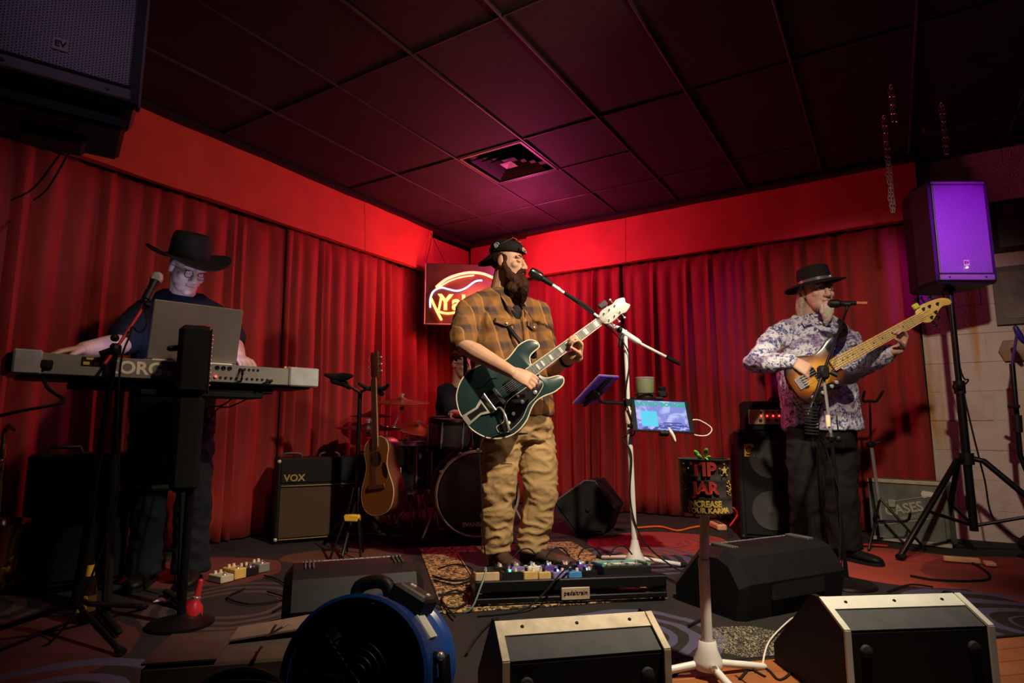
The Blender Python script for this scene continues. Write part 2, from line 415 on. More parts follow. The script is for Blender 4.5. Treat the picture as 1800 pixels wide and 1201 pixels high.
for a in [(.98, 4.15, 0, .48, RED, 0, 1.2, .2), (.98, 4.15, .1, .46, (.12, .02, .02), 14, 1.2, .2, .5), (.74, 3.66, .16, .42, BLU, 13), (.74, 3.66, .10, .15, TAN, 0),
          (2.15, 3.50, 0, .50, (.34, .05, .03), 0, 1.0), (1.72, 3.60, .2, .50, BLU, 9, 1.4, .1, .8), (2.15, 3.5, 0, .44, (.36, .05, .03), 0, 1.0), (2.75, 3.1, 0, .62, (.22, .028, .024), 0, 1.0),
          (2.08, 2.45, .10, .48, BLU, 9, .8, .5), (.46, 2.36, .10, .34, BLU, 13), (-1.65, 3.35, 0, .42, (.11, .02, .016), 0, 1.2), (-1.2, 2.75, .15, .36, (.06, .036, .026), 14),
          (-1.85, 2.15, 0, .55, (.075, .015, .012), 0, 1.3), (-1.0, 3.75, 0, .35, (.08, .03, .012), 0, 1.6, .3), (2.9, 2.3, .25, .5, BLU, 8), (-1.3, 1.75, .2, .4, BLU, 8), (-2.4, 2.6, .15, .42, (.07, .03, .03), 9)]:  # left-hand discs darkened: the dim floor there is put into their colour
    disc(*a)
dd = g.vm('DISTANCE', o, (.86, 2.28, 0)); fl = g.m('MULTIPLY', g.m('LESS_THAN', g.m('ADD', dd, wob), .17), g.step(g.noise(g.vm('MULTIPLY', o, (1, .45, 1)), 120, 3, 2), .52, .58))
col = g.mix(fl, col, (.30, .27, .17)); g.out(col); g.bump(g.noise(o, 320, 2), .6, .006)
# ================================================================== ROOM
def quad(mb, a, b, c, d): return mb.add([a, b, c, d], [(0, 1, 2, 3)])
floor = struct('floor', MB().box((0, 2.2, -.05), (13, 12, .1)), M['carpet'], smooth=False)
# wooden dance floor in front of the carpet, in boards
dance = bpy.data.objects.new('dance_floor', None); COL.objects.link(dance); dance.location = (0, 1.2, 0); ROOTS[dance.name] = V(0, 1.2, 0); dance['kind'] = 'structure'
ang = math.atan2(.19, .88); dx = V(math.cos(ang), math.sin(ang), 0); dy = V(-dx.y, dx.x, 0); e0 = V(.76, 2.085, 0)
for k in range(14):
    for j in range(3):
        x0 = -3.2+j*2.6+(k % 3)*.5; c = e0+dx*(x0+1.3)-dy*(.045+k*.09)+V(0, 0, .004)
        part('plank', MB(frame(c, dx, dy)).box((0, 0, 0), (2.594, .086, .008), .002), M['dance'], dance, smooth=False)
part('edge_strip', MB(frame(e0+dy*.012+V(0, 0, .005)+dx*.6, dx, dy)).box((0, 0, 0), (7.8, .02, .010), .003), M['black'], dance, smooth=False)
# walls
def wallbox(u0, u1, v0, v1, z0, z1):
    pts = [room(u, v, z) for z in (z0, z1) for u, v in ((u0, v0), (u1, v0), (u1, v1), (u0, v1))]
    return MB().add(pts, [(0, 3, 2, 1), (4, 5, 6, 7), (0, 1, 5, 4), (1, 2, 6, 5), (2, 3, 7, 6), (3, 0, 4, 7)])
struct('wall_left', wallbox(-.22, 7.6, -.22, -.10, 0, 2.9), M['black_paint'], smooth=False)
wr = struct('wall_right', wallbox(-.22, -.10, -.10, 7.6, 0, 2.9), M['black_paint'], smooth=False)
part('mortar', wallbox(-.10, -.036, 4.07, 6.0, 0, 2.70), M['block'], wr, smooth=False)
for r in range(14):
    for c in range(5):
        v0 = max(4.07, 4.02+c*.405-(.2 if r % 2 else 0)); v1_ = 4.02+c*.405-(.2 if r % 2 else 0)+.405; z0 = r*.2
        if v1_-v0 < .03: continue
        mb = wallbox(-.10, -.03+random.uniform(-.003, .003), v0+.002, v1_-.002, z0+.002, min(z0+.198, 2.70))
        part('block', mb, M['block'], wr, smooth=False)
# ceiling: dropped grid of black panels
ce = struct('ceiling', MB().box((0, 2.2, CEIL+.12), (13, 12, .1)), M['black_paint'], smooth=False)
MU, MVW = 1.13, .565
us = [.145, .71, 1.84, 2.97, 4.10, 5.23, 6.36]; vs_ = [.13+.565*k for k in range(13)]
for i in range(len(us)-1):
    for j in range(len(vs_)-1):
        if i == 1 and j == 2:
            rects = [(.71, 1.275, vs_[j], vs_[j+1])]
        elif i == 1 and j == 3: rects = [(.71, 1.275, vs_[j], vs_[j+1]), (1.275, 1.84, vs_[j], vs_[j+1])]
        else: rects = [(us[i], us[i+1], vs_[j], vs_[j+1])]
        for (a, b, c, d) in rects:
            g_ = .0015; tl = [random.uniform(-.004, .004) for _ in range(4)]
            lo = [room(a+g_, c+g_, CEIL+tl[0]), room(b-g_, c+g_, CEIL+tl[1]), room(b-g_, d-g_, CEIL+tl[2]), room(a+g_, d-g_, CEIL+tl[3])]
            up = [p+V(0, 0, .016) for p in lo]
            part('ceiling_tile', MB().add(lo+up, [(0, 1, 2, 3), (7, 6, 5, 4), (0, 4, 5, 1), (1, 5, 6, 2), (2, 6, 7, 3), (3, 7, 4, 0)]), M['ceil'], ce, smooth=False)
def bar(u0, v0, u1, v1, w=.014):
    a, b = room(u0, v0, CEIL-.004), room(u1, v1, CEIL-.004); d = (b-a)
    return part('grid_bar', MB(frame((a+b)/2, d, V(-d.y, d.x, 0))).box((0, 0, 0), (d.length, w, .016), .003), M['ceilbar'], ce, smooth=False)
for v in vs_: bar(.1, v, 6.3, v)
for u in us[:-1]:
    for j in range(len(vs_)-1): bar(u, vs_[j]+.012, u, vs_[j+1]-.012, .010)
bar(1.275, 1.272, 1.275, 1.813, .016); bar(1.275, 1.837, 1.275, 2.378, .016)
struct('trim_1', MB().add([room(u, v, z) for z in (CEIL-.035, CEIL-.005) for u, v in ((0, .0), (7.4, .0), (7.4, .16), (0, .16))], [(0, 3, 2, 1), (4, 5, 6, 7), (0, 1, 5, 4), (1, 2, 6, 5), (2, 3, 7, 6), (3, 0, 4, 7)]), M['black'], smooth=False)
struct('trim_2', MB().add([room(u, v, z) for z in (CEIL-.035, CEIL-.005) for u, v in ((0, .17), (.16, .17), (.16, 7.4), (0, 7.4))], [(0, 3, 2, 1), (4, 5, 6, 7), (0, 1, 5, 4), (1, 2, 6, 5), (2, 3, 7, 6), (3, 0, 4, 7)]), M['black'], smooth=False)
# ceiling air diffuser: stepped square cones
dfu = thing('air_diffuser', 'black square stepped air diffuser set in the ceiling above the singer', 'vent', room(1.557, 1.542, CEIL-.01))
def sqring(mb, h0, z0, h1, z1, t=.006):
    c = lambda h, z: [room(1.557+su*h, 1.542+sv*h, CEIL+z) for su, sv in ((-1, -1), (1, -1), (1, 1), (-1, 1))]
    return mb.loft([c(h0, z0), c(h1, z1), c(h1-.003, z1+t), c(h0-.003, z0+t)], cap=False, closed=True)
part('face_frame', sqring(sqring(MB(), .268, -.004, .255, -.012), .268, -.012, .250, -.012), M['ceilbar'], dfu, smooth=False)
part('duct_box', MB(frame(room(1.557, 1.542, CEIL+.03), DU, DV)).box((0, 0, 0), (.535, .535, .004)), M['black_paint'], dfu, smooth=False)
for h in (.205, .155, .105):
    part('louvre', sqring(MB(), h, -.020, h-.042, .022), M['ceilbar'], dfu, smooth=False)
part('centre_plate', sqring(MB(frame(V(0, 0, 0), (1, 0, 0), (0, 1, 0))), .05, -.018, .001, -.010), M['ceilbar'], dfu, smooth=False)
# valances
def valance(side, a, b, z0, z1, off, label, lean=.03):
    mb = MB(); n = 18; top = []
    f = (lambda s, o, z: room(s, o, z)) if side == 'L' else (lambda s, o, z: room(o, s, z))
    rings = []
    for i in range(n+1):
        s = a+(b-a)*i/n; wv = .006*math.sin(s*5+1)+.004*math.sin(s*13)
        rings.append([f(s, off+wv+lean, z0+.004*math.sin(s*7)), f(s, off+wv, z1), f(s, off-.022, z1), f(s, off-.022, z0)])
    mb.loft(rings)
    return solo('valance', mb, M['valance'], label, 'valance', None)
ZV = 2.25
valance('L', .69, 1.62, ZV, 2.695, .10, 'bright red cloth valance above the left curtains, next to the neon sign', .03)
valance('L', 1.625, 5.2, ZV, 2.695, .10, 'long red cloth valance above the keyboard player, along the left wall')
valance('L', -.05, .60, ZV+.02, 2.66, .02, 'dark red valance in the room corner left of the cap', .0)
valance('R', .07, .775, ZV+.02, 2.69, .0, 'shaded red valance in the room corner behind the cap', .0)
valance('R', .795, 1.87, ZV, 2.695, .05, 'red cloth valance right of the singer with a seam at each end')
valance('R', 1.875, 4.12, ZV, 2.695, .05, 'red cloth valance along the right wall above the bassist')
# curtains
def curtain(side, a, b, off, seed, label, zt=2.262, amp=.052, zb=.012):
    rnd = random.Random(seed); mb = MB(); f = (lambda s, o, z: room(s, o, z)) if side == 'L' else (lambda s, o, z: room(o, s, z))
    cuts = [a]
    while cuts[-1] < b: cuts.append(cuts[-1]+rnd.uniform(.06, .19))
    amps = [rnd.uniform(.45, 1.25) for _ in cuts]; nx = int((b-a)/.013); nz = 15; vs = []
    for k in range(nz+1):
        t = k/nz
        for i in range(nx+1):
            s = a+(b-a)*i/nx; j = max(q for q in range(len(cuts)) if cuts[q] <= s+1e-9); j = min(j, len(cuts)-2)
            ph = (s-cuts[j])/(cuts[j+1]-cuts[j]); am = amp*amps[j]*(.35+.75*min(1, (1-t)*1.6+.15))
            o = off+am*(.5-.5*math.cos(2*PI*ph))**.75+.008*math.sin(s*9+t*3+seed)
            sh = .012*math.sin(t*4+s*3+seed)*(1-t)
            z = zb+(zt-zb)*t
            if k == nz: z += .012*math.cos(2*PI*ph)-.006
            vs.append(f(s+sh, o, z))
    F = []; W = nx+1
    for k in range(nz):
        for i in range(nx): F.append((k*W+i, k*W+i+1, (k+1)*W+i+1, (k+1)*W+i))
    mb.add(vs, F)
    o = solo('curtain', mb, M['curtain'], label, 'curtain', None)
    md = o.modifiers.new('thickness', 'SOLIDIFY'); md.thickness = .003
    return o
curtain('L', 3.53, 5.3, .022, 1, 'dark pleated red velvet curtain at the far left behind the saxophone')
curtain('L', 2.28, 3.60, .0, 2, 'pleated red velvet curtain hanging behind the keyboard player')
curtain('L', 1.27, 2.34, .022, 3, 'pleated red velvet curtain behind the hanging acoustic guitar')
curtain('L', .10, 1.32, -.01, 4, 'brightly lit red velvet curtain just left of the neon sign', amp=.10)
curtain('R', .05, .94, -.06, 5, 'red velvet curtain hanging in the corner behind the drummer', amp=.04)
curtain('R', .93, 1.78, -.04, 6, 'brightly lit red velvet curtain right of the singer behind the microphone boom', amp=.085)
curtain('R', 1.72, 3.05, -.06, 7, 'red velvet curtain between the white microphone stand and the bassist', amp=.036)
curtain('R', 2.99, 4.06, -.035, 8, 'dark red velvet curtain behind the bass neck, last before the white wall', amp=.04)
# rug and mat
R0 = V(-.58, 3.93, 0); rx = V(.975, .22, 0); ry = V(.22, -.975, 0)
def slab(o, ex, ey, lx, ly, z0, t): return MB(frame(o+ex*lx/2+ey*ly/2+V(0, 0, z0+t/2), ex, ey)).box((0, 0, 0), (lx, ly, t), min(.003, t*.4))
solo('rug', slab(R0, rx, ry, 1.0, 1.36, 0, .008), M['leopard'], 'tan and black leopard print rug under the singer and pedalboard', 'rug', smooth=False)
mt = solo('floor_mat', slab(V(-.33, 3.76, 0), rx, ry, .63, .98, .0085, .004), mat('black_mat', (.014, .012, .012), .9, bump=.3), 'plain black mat with pale edge laid on the leopard rug', 'mat', smooth=False)
for s in (0, .63):
    part('mat_edge', MB(frame(V(-.33, 3.76, .0135)+rx*s+ry*.49, ry, -rx)).box((0, 0, 0), (.98, .006, .002)), mat('mat_edge', (.30, .22, .12), .8), mt, smooth=False)
# neon sign on its dark board, hung in the corner
nb = at(745, 462, 5.52); n2 = at(745, 570, 5.52); bx = V(.93, .10, 0).normalized(); W_ = .78; H_ = nb.z-n2.z
sg = thing('neon_sign', 'lit neon hat sign with orange letters on a dark board in the corner', 'sign', n2)
fr = frame(n2, bx, (0, 0, 1))
part('board', MB(fr).box((W_/2, H_/2, -.02), (W_, H_, .02), .004), mat('sign_board', (.040, .026, .018), .35), sg, smooth=False)
part('board_rim', MB(fr).box((W_/2, .004, -.02), (W_+.01, .012, .03), .003).box((.004, H_/2, -.02), (.010, H_, .03), .003), M['chrome'], sg, smooth=False)
def nt(name, pts, m, r=.011): 
    return part(name, MB(fr).tube([V(x*W_*.97, y*H_, .03) for x, y in pts], r, 8, round_cap=True, smooth=6), m, sg)
nt('neon_tube', [(.15, .60), (.26, .72), (.40, .80), (.56, .845), (.72, .83), (.86, .76)], M['neon_red'], .013)
nt('neon_tube', [(.17, .58), (.30, .695), (.45, .765), (.60, .80)], M['neon_red'], .008)
nt('neon_tube', [(.075, .27), (.075, .40), (.11, .52), (.20, .585), (.30, .56), (.40, .54), (.50, .585), (.62, .70), (.70, .72)], M['neon_white'], .009)
nt('neon_tube', [(.085, .40), (.15, .22), (.21, .075)], M['neon_orange'], .012)
nt('neon_tube', [(.21, .46), (.19, .30), (.17, .18)], M['neon_orange'], .011)
nt('neon_tube', [(.17, .20), (.28, .17), (.42, .19), (.60, .17), (.75, .19)], M['neon_orange'], .011)
part('neon_lettering', MB(fr).text('Yab', .20, Matrix.Translation((W_*.37, H_*.34, .03)), .006, bold=.006), M['neon_orange'], sg)
part('hanging_wire', MB().tube([n2+V(.01, 0, H_), at(762, 405, 5.75)], .0025, 5).tube([n2+bx*.18+V(.01, 0, H_), at(757, 410, 5.75)], .0025, 5), M['steel_black'], sg)
# white wall pictures and plaque (right of the speaker)
def wallpic(name, x0, y0, x1, y1, label, cat, m, thick=.03, u=-.015):
    """a flat thing hung on the right wall between two photo corners"""
    def onwall(px, py):
        r = ray(px, py); o = V(0, 0, CAMZ); p0 = room(u, 0, 0); t = (p0-o).dot(DU)/r.dot(DU); return o+r*t
    a = onwall(x0, y1); v0 = (a-CORNER).dot(DV); b = onwall(x1, y0); v1 = (b-CORNER).dot(DV); return v0, v1, a.z, b.z
v0, v1, z0, z1 = wallpic('', 1748, 380, 1800, 445, '', '', None)
pc = thing('wall_picture', 'dark picture hung high on the white wall behind the right loudspeaker', 'picture', room(0, v0, z0))
part('picture_frame', wallbox(-.028, .0, v0, v0+.62, z0, z0+.36), M['black'], pc, smooth=False)
part('picture', wallbox(-.0, .004, v0+.03, v0+.59, z0+.03, z0+.33), M['picture'], pc, smooth=False)
v0, v1, z0, z1 = wallpic('', 1753, 487, 1800, 572, '', '', None)
pc = thing('wall_picture', 'brown grey picture on the white wall, lower of the two', 'picture', room(0, v0, z0))
part('picture_frame', wallbox(-.028, .0, v0, v0+.62, z0, z0+.40), mat('grey_brown_frame', (.09, .075, .065), .6), pc, smooth=False)
part('picture', wallbox(-.0, .004, v0+.04, v0+.58, z0+.04, z0+.36), mat('faded_picture', (.12, .09, .085), .6, var=.6, scale=7), pc, smooth=False)
v0, v1, z0, z1 = wallpic('', 1757, 597, 1800, 636, '', '', None)
cz = (z0+z1)/2; hh = (z1-z0)/2
mb = MB(frame(room(-.0, v0, cz), DV, (0, 0, 1))); mb.prism([(0, 0), (.03, hh), (.30, hh*1.05), (.34, 0), (.30, -hh*1.05), (.03, -hh)], .03, .006)
solo('wooden_plaque', mb, M['plaque'], 'shield shaped wooden plaque on the white wall', 'plaque')
# ceiling conduit
solo('conduit_pipe', MB().tube([atz(1628, 234, CEIL-.03), atz(1830, 190, CEIL-.03)], .016, 8).tube([atz(1628, 234, CEIL-.03), atz(1628, 234, CEIL-.03)+V(0, 0, .03)], .02, 8), M['ceilbar'], 'thin metal conduit pipe fixed along the ceiling at upper right', 'pipe')
# chains hanging from the ceiling
def chain(px, py, py2, label, dbl=False, Y=None):
    top = atz(px, py, CEIL-.012); bt = at(px+(py2-py)*.075, py2, top.y); L = top.z-bt.z
    t = thing('hanging_chain', label, 'chain', top)
    part('ceiling_hook', MB().torus(top-V(0, 0, .004), (1, 0, 0), .014, .003, 12, 5), M['chrome'], t)
    n = int(L/.026)
    for s in ((-.009, .009) if dbl else (0,)):
        for i in range(n):
            c = top+V(s*(1+.25*math.sin(i)), .004*math.cos(i*1.3), -.02-i*.026); ax = (1, .2, 0) if i % 2 else (.2, 1, 0)
            mbb = MB(); r = []
            x = Vector(ax).normalized()
            for k in range(10):
                a = 2*PI*k/10; r.append(c+x.cross(V(0, 0, 1))*math.cos(a)*.008+V(0, 0, 1)*math.sin(a)*.018)
            part('link', MB().loft([[p+((p-c).normalized()*math.cos(b)+x*math.sin(b))*.0024 for b in (0, 2.1, 4.2)] for p in r], closed=True), M['chrome'], t)
    return t
chain(1554, 205, 378, 'long doubled steel chain hanging from the ceiling above the bass headstock', True)
chain(1566, 152, 212, 'short bunched steel chain on the ceiling, highest in the picture', True)
chain(1655, 183, 275, 'steel chain hanging at upper right beside the ceiling pipe', True)
# ================================================================== PEOPLE
def remesh(mb, name, vox, m, parent, label=None, smooth_it=2, folds=0.0, ffreq=9.0, fdir=(1, 1, 1), seed=0.0, keep=None):
    """fuse overlapping closed shapes into ONE continuous surface, then relax it and add cloth folds"""
    off = root_of(parent)
    me = mb.mesh(name, off, False); o = bpy.data.objects.new('tmp', me); COL.objects.link(o)
    r = o.modifiers.new('r', 'REMESH'); r.mode = 'VOXEL'; r.voxel_size = vox; r.use_smooth_shade = True
    if smooth_it:
        sm = o.modifiers.new('s', 'SMOOTH'); sm.iterations = smooth_it; sm.factor = .5
    dg = bpy.context.evaluated_depsgraph_get(); out = bpy.data.meshes.new_from_object(o.evaluated_get(dg)); bpy.data.objects.remove(o)
    if folds:
        D = Vector(fdir)
        cos = [v.co.copy() for v in out.vertices]; nr = [v.normal.copy() for v in out.vertices]
        for v, c, n_ in zip(out.vertices, cos, nr):
            q = V(c.x*D.x, c.y*D.y, c.z*D.z)*ffreq+V(seed, seed*1.7, 0)
            h = noise.noise(q); rdg = 1-abs(noise.noise(q*1.7+V(5, 3, 1)))*2
            v.co = c+n_*folds*(h*.8+max(rdg-.4, -.3)*.8)
    out.name = name
    out.polygons.foreach_set('use_smooth', [True]*len(out.polygons)); out.update()
    o2 = link(name, out, m, parent, None)
    if label: o2['label'] = label
    return o2
def basis(f, up=V(0, 0, 1)):
    F = Vector(f).normalized(); L = up.cross(F).normalized(); U = F.cross(L).normalized(); return F, L, U
def hbasis(yaw, pitch=0, roll=0):
    """yaw 0 = facing the camera (-Y), + turns to the right of the picture; pitch + = nod down; roll + = tilt head to the picture's right"""
    a = math.radians(yaw); F = V(math.sin(a), -math.cos(a), 0); L = V(math.cos(a), math.sin(a), 0); U = V(0, 0, 1)
    p = math.radians(pitch); F2 = F*math.cos(p)-U*math.sin(p); U2 = U*math.cos(p)+F*math.sin(p)
    r = math.radians(roll); L3 = L*math.cos(r)-U2*math.sin(r); U3 = U2*math.cos(r)+L*math.sin(r)
    return F2, L3, U3
def add_head(mb, c, F, L, U, k=1.0, ears=True, jaw=1.0):
    def E(l, f, u, rl, rf, ru): mb.ell(c+(L*l+F*f+U*u)*k, (L*rl*k, F*rf*k, U*ru*k), 20, 14)
    E(0, -.014, .032, .074, .096, .088); E(0, .020, -.028, .064*jaw, .072, .084); E(0, .042, -.078, .050*jaw, .046, .038)
    E(0, .074, -.096, .024, .022, .022)
    for s in (-1, 1):
        E(s*.040, .060, -.022, .024, .024, .022); E(s*.032, .076, .026, .025, .010, .008)
        if ears: E(s*.076, -.012, -.004, .010, .020, .032); E(s*.079, -.006, -.010, .006, .010, .014)
        E(s*.012, .100, -.036, .011, .011, .009)
    mb.tube([c+(F*.084+U*.018)*k, c+(F*.102-U*.010)*k, c+(F*.112-U*.032)*k], [.009*k, .012*k, .014*k], 10, True)
    E(0, .086, -.058, .024, .014, .007); E(0, .084, -.070, .021, .014, .008)
def face_parts(P, c, F, L, U, k=1.0, closed=False, brow=None, lips=True):
    for s in (-1, 1):
        e = c+(L*s*.031+F*.0805+U*.003)*k
        if closed:
            part('eyelid', MB().ell(e, (L*.0145*k, F*.0105*k, U*.008*k), 10, 8), M['skin'], P)
            part('eyelash', MB().tube([e+(L*.013-U*.005+F*.006)*k, e+(F*.012-U*.0075)*k, e+(-L*.013-U*.005+F*.006)*k], .0011*k, 5, smooth=3), M['hair_dark'], P)
        else:
            q = part('eye', MB().ell(e, (L*.0135*k, F*.0115*k, U*.008*k), 10, 8), M['eye'], P)
            part('iris', MB().ell(e+(F*.0085)*k, (L*.0055*k, F*.0042*k, U*.0055*k), 8, 6), M['iris'], q)
        part('eyebrow', MB().tube([c+(L*s*.015+F*.0895+U*.028)*k, c+(L*s*.032+F*.0855+U*.034)*k, c+(L*s*.050+F*.072+U*.028)*k], [.0028*k, .0038*k, .002*k], 6, True, smooth=3), brow or M['hair_dark'], P)
    if lips:
        part('mouth', MB().tube([c+(L*.021+F*.090-U*.063)*k, c+(F*.0985-U*.0645)*k, c+(-L*.021+F*.090-U*.063)*k], [.003*k, .005*k, .003*k], 6, True, smooth=3), M['lips'], P)
def add_hand(mb, wrist, d, n, side, curls=(35, 35, 35, 35), k=1.0, thumb=(.55, .55, .3), spread=3.0, thumb_curl=20):
    """wrist point, d = wrist->knuckles, n = palm side normal, side = +1/-1 which lateral side the thumb leaves (along d x n)"""
    d = Vector(d).normalized(); n = Vector(n); n = (n-d*n.dot(d)).normalized(); a = d.cross(n)*side
    mb.loft([[wrist+d*t*k+a*ca*math.cos(q)*k+n*cn*math.sin(q)*k+a*sh*k for q in [2*PI*i/12 for i in range(12)]]
             for t, ca, cn, sh in ((-.02, .024, .019, 0), (.0, .027, .019, 0), (.03, .036, .017, .001), (.065, .041, .015, 0), (.09, .040, .012, 0), (.098, .034, .008, 0))])
    seg = [(.044, .027, .021), (.048, .031, .022), (.045, .029, .021), (.034, .021, .018)]
    for i in range(4):
        b = wrist+(d*(.088 if i else .084)+a*(.031-.0207*i))*k; dirv = (d+a*math.tan(math.radians(spread*(1.2-i)))).normalized()
        pts = [b-dirv*.02*k, b]; ang = 0; cur = b
        for j, ln in enumerate(seg[i]):
            ang += math.radians(curls[i]*(.75, 1.1, .7)[j]); cur = cur+(dirv*math.cos(ang)+n*math.sin(ang))*ln*k; pts.append(cur)
        mb.tube(pts, [.0098*k, .0098*k, .0088*k, .008*k, .0072*k], 9, True)
    b = wrist+(d*.022+a*.026+n*.006)*k; t1 = (d*thumb[0]+a*thumb[1]+n*thumb[2]).normalized()
    t2 = (t1+(n*.6-a*.5)*math.sin(math.radians(thumb_curl))).normalized(); t3 = (t2+(n*.5-a*.7)*math.sin(math.radians(thumb_curl))).normalized()
    p1 = b+t1*.040*k; p2 = p1+t2*.033*k; mb.tube([b-t1*.012*k, b, p1, p2, p2+t3*.024*k], [.014*k, .0145*k, .0115*k, .010*k, .0085*k], 9, True)
def limb(mb, pts, rad, seg=14): mb.tube(pts, rad, seg, True)
def rings(mb, spec, seg=28, p=2.4):
    """spec: list of (centre, F, L, half depth, half width): closed super-ellipse loft"""
    R = []
    for c, F, L, rf, rl in spec:
        r = []
        for i in range(seg):
            t = 2*PI*i/seg; x, y = math.cos(t), math.sin(t); e = 2/p
            r.append(Vector(c)+L*(rl*math.copysign(abs(x)**e, x))+F*(rf*math.copysign(abs(y)**e, y)))
        R.append(r)
    return mb.loft(R)
def shoe(mb, heel, toe, k=1.0, h=.075):
    d = (toe-heel); d.z = 0; ln = d.length; d.normalize(); l = V(-d.y, d.x, 0); z0 = min(heel.z, toe.z)
    R = []
    for t, wd, ht in ((-.02, .022, .05), (.0, .034, h), (.18, .038, h*1.05), (.36, .038, h*.95), (.55, .044, h*.72), (.75, .048, h*.62), (.92, .040, h*.52), (1.0, .022, h*.36)):
        c = V(heel.x, heel.y, z0)+d*(t*ln)
        R.append([c+l*wd*k*math.cos(a)+V(0, 0, max(0, ht/2+ht/2*math.sin(a)*1.0)) if True else c for a in [2*PI*i/14 for i in range(14)]])
    mb.loft(R)
def sole(mb, heel, toe):
    d = (toe-heel); d.z = 0; ln = d.length; d.normalize(); l = V(-d.y, d.x, 0); out = []
    for t, wd in ((-.03, .02), (.0, .036), (.3, .040), (.6, .048), (.8, .050), (.95, .040), (1.02, .018)): out.append((t, wd))
    pts = [V(heel.x, heel.y, 0)+d*t*ln+l*wd for t, wd in out]+[V(heel.x, heel.y, 0)+d*t*ln-l*wd for t, wd in out[::-1]]
    z = heel.z; mb.loft([[p+V(0, 0, z) for p in pts], [p+V(0, 0, z+.018) for p in pts]])
def brim(mb, c, F, L, U, inner, outer, zf, t=.006, seg=48, rg=7, oshift=0.0):
    top, bot = [], []
    for j in range(rg+1):
        q = j/rg; rt, rb = [], []
        for i in range(seg):
            a = 2*PI*i/seg; rl = inner[0]+(outer[0]-inner[0])*q; rf = inner[1]+(outer[1]-inner[1])*q
            p = c+L*rl*math.cos(a)+F*(rf*math.sin(a)+oshift*q)+U*zf(a, q); rt.append(p+U*t/2); rb.append(p-U*t/2)
        top.append(rt); bot.append(rb)
    mb.loft(top+bot[::-1], cap=False, closed=True)

# ------------------------------------------------------------------ singer
FZ = .0135
SR = V(.02, 3.44, FZ)
P1 = thing('person', 'bearded singer in brown plaid shirt, khaki trousers and backward black cap playing a green guitar', 'person', SR)
cF, cL, cU = hbasis(40); pF, pL, pU = hbasis(30)
hF, hL, hU = hbasis(66, 4, 0)
hc = at(893, 463, 3.42); neck0 = at(880, 520, 3.46)
chest = at(880, 570, 3.44); belly = at(897, 655, 3.42); hipc = at(912, 730, 3.45)
shR, shL = at(823, 541, 3.30), at(949, 546, 3.60)
elR, wrR = at(812, 606, 3.18), at(900, 655, 3.01)
elL, wrL = at(962, 655, 3.48), at(1006, 626, 3.22)
hipR, hipL = at(884, 752, 3.40), at(940, 752, 3.52)
knR, knL = at(876, 862, 3.38), at(951, 866, 3.46)
anR, anL = at(873, 968, 3.42), at(934, 966, 3.48)
heR, toR = V(anR.x-.01, anR.y+.05, FZ), V(anR.x+.11, anR.y-.20, FZ)
heL, toL = V(anL.x-.05, anL.y+.02, FZ), V(anL.x+.22, anL.y-.14, FZ)
b = MB()
add_head(b, hc, hF, hL, hU, 1.0)
limb(b, [neck0-V(0, 0, .05), neck0+V(0, 0, .03), hc-hF*.02-hU*.05], [.075, .062, .058])
rings(b, [(hipc-V(0, 0, .06), pF, pL, .10, .14), (hipc+V(0, 0, .05), pF, pL, .13, .16), (belly, cF, cL, .15, .165), (chest, cF, cL, .125, .17), (neck0-V(0, 0, .13), cF, cL, .09, .15), (neck0-V(0, 0, .06), cF, cL, .065, .08)])
dn = V(0, 0, -.035)
limb(b, [shR+dn, elR, elR+(wrR-elR)*.3, wrR], [.055, .050, .050, .031])
limb(b, [shL+dn, elL, elL+(wrL-elL)*.3, wrL], [.060, .048, .046, .031])
for h, kn, an in ((hipR, knR, anR), (hipL, knL, anL)): limb(b, [h, kn, kn+(an-kn)*.35, V(an.x, an.y, .09)], [.085, .058, .055, .04])
hdR = at(945, 673, 2.99)-wrR
add_hand(b, wrR, hdR, V(.25, .85, -.5), 1, (42, 46, 50, 52), 1.02, (.75, .35, .35))
gN = V(.83, 0, .56)
hdL = V(.30, -.25, .80)
# fretting hand comes from below/behind the neck, fingers wrap over the fretboard
add_hand(b, at(1017, 626, 3.20), V(.05, -.45, .75), V(-.88, -.18, -.30), 1, (58, 60, 58, 54), .92, (.6, .35, .6))
limb(b, [wrL, at(1016, 628, 3.205)], [.031, .028])
sb = remesh(b, 'body', .0046, M['skin'], P1, None, 2)
face_parts(P1, hc, hF, hL, hU, 1.0, closed=True, lips=True)
# beard
b = MB(); q = lambda l, f, u: hc+hL*l+hF*f+hU*u
for s in (-1, 1):
    b.tube([q(s*.070, .005, -.012), q(s*.066, .020, -.055), q(s*.048, .055, -.10), q(s*.02, .075, -.13)], [.010, .020, .030, .034], 12, True, smooth=4)
    b.tube([q(s*.004, .102, -.048), q(s*.022, .094, -.056), q(s*.034, .080, -.080)], [.008, .010, .010], 10, True, smooth=3)
b.tube([q(0, .082, -.094), q(0, .088, -.13), q(0, .082, -.175), q(0, .07, -.215), q(0.0, .055, -.245)], [.034, .050, .054, .045, .022], 16, True, smooth=3)
b.tube([q(.03, .06, -.10), q(.035, .06, -.16), q(.02, .05, -.20)], [.030, .036, .02], 12, True); b.tube([q(-.03, .06, -.10), q(-.04, .055, -.16), q(-.02, .05, -.20)], [.030, .038, .02], 12, True)
remesh(b, 'beard', .005, M['hair_dark'], P1, 'long full dark brown beard', 1, .009, 34, (1, 1, .35))
b = MB(); b.ell(q(0, -.030, .025), (hL*.0785, hF*.088, hU*.07), 18, 12); b.tube([q(-.072, .012, .02), q(-.071, .012, -.02)], [.012, .008], 8, True)
b.tube([q(.072, .012, .02), q(.071, .012, -.02)], [.012, .008], 8, True)
remesh(b, 'hair', .006, M['hair_dark'], P1, None, 1, .003, 60)
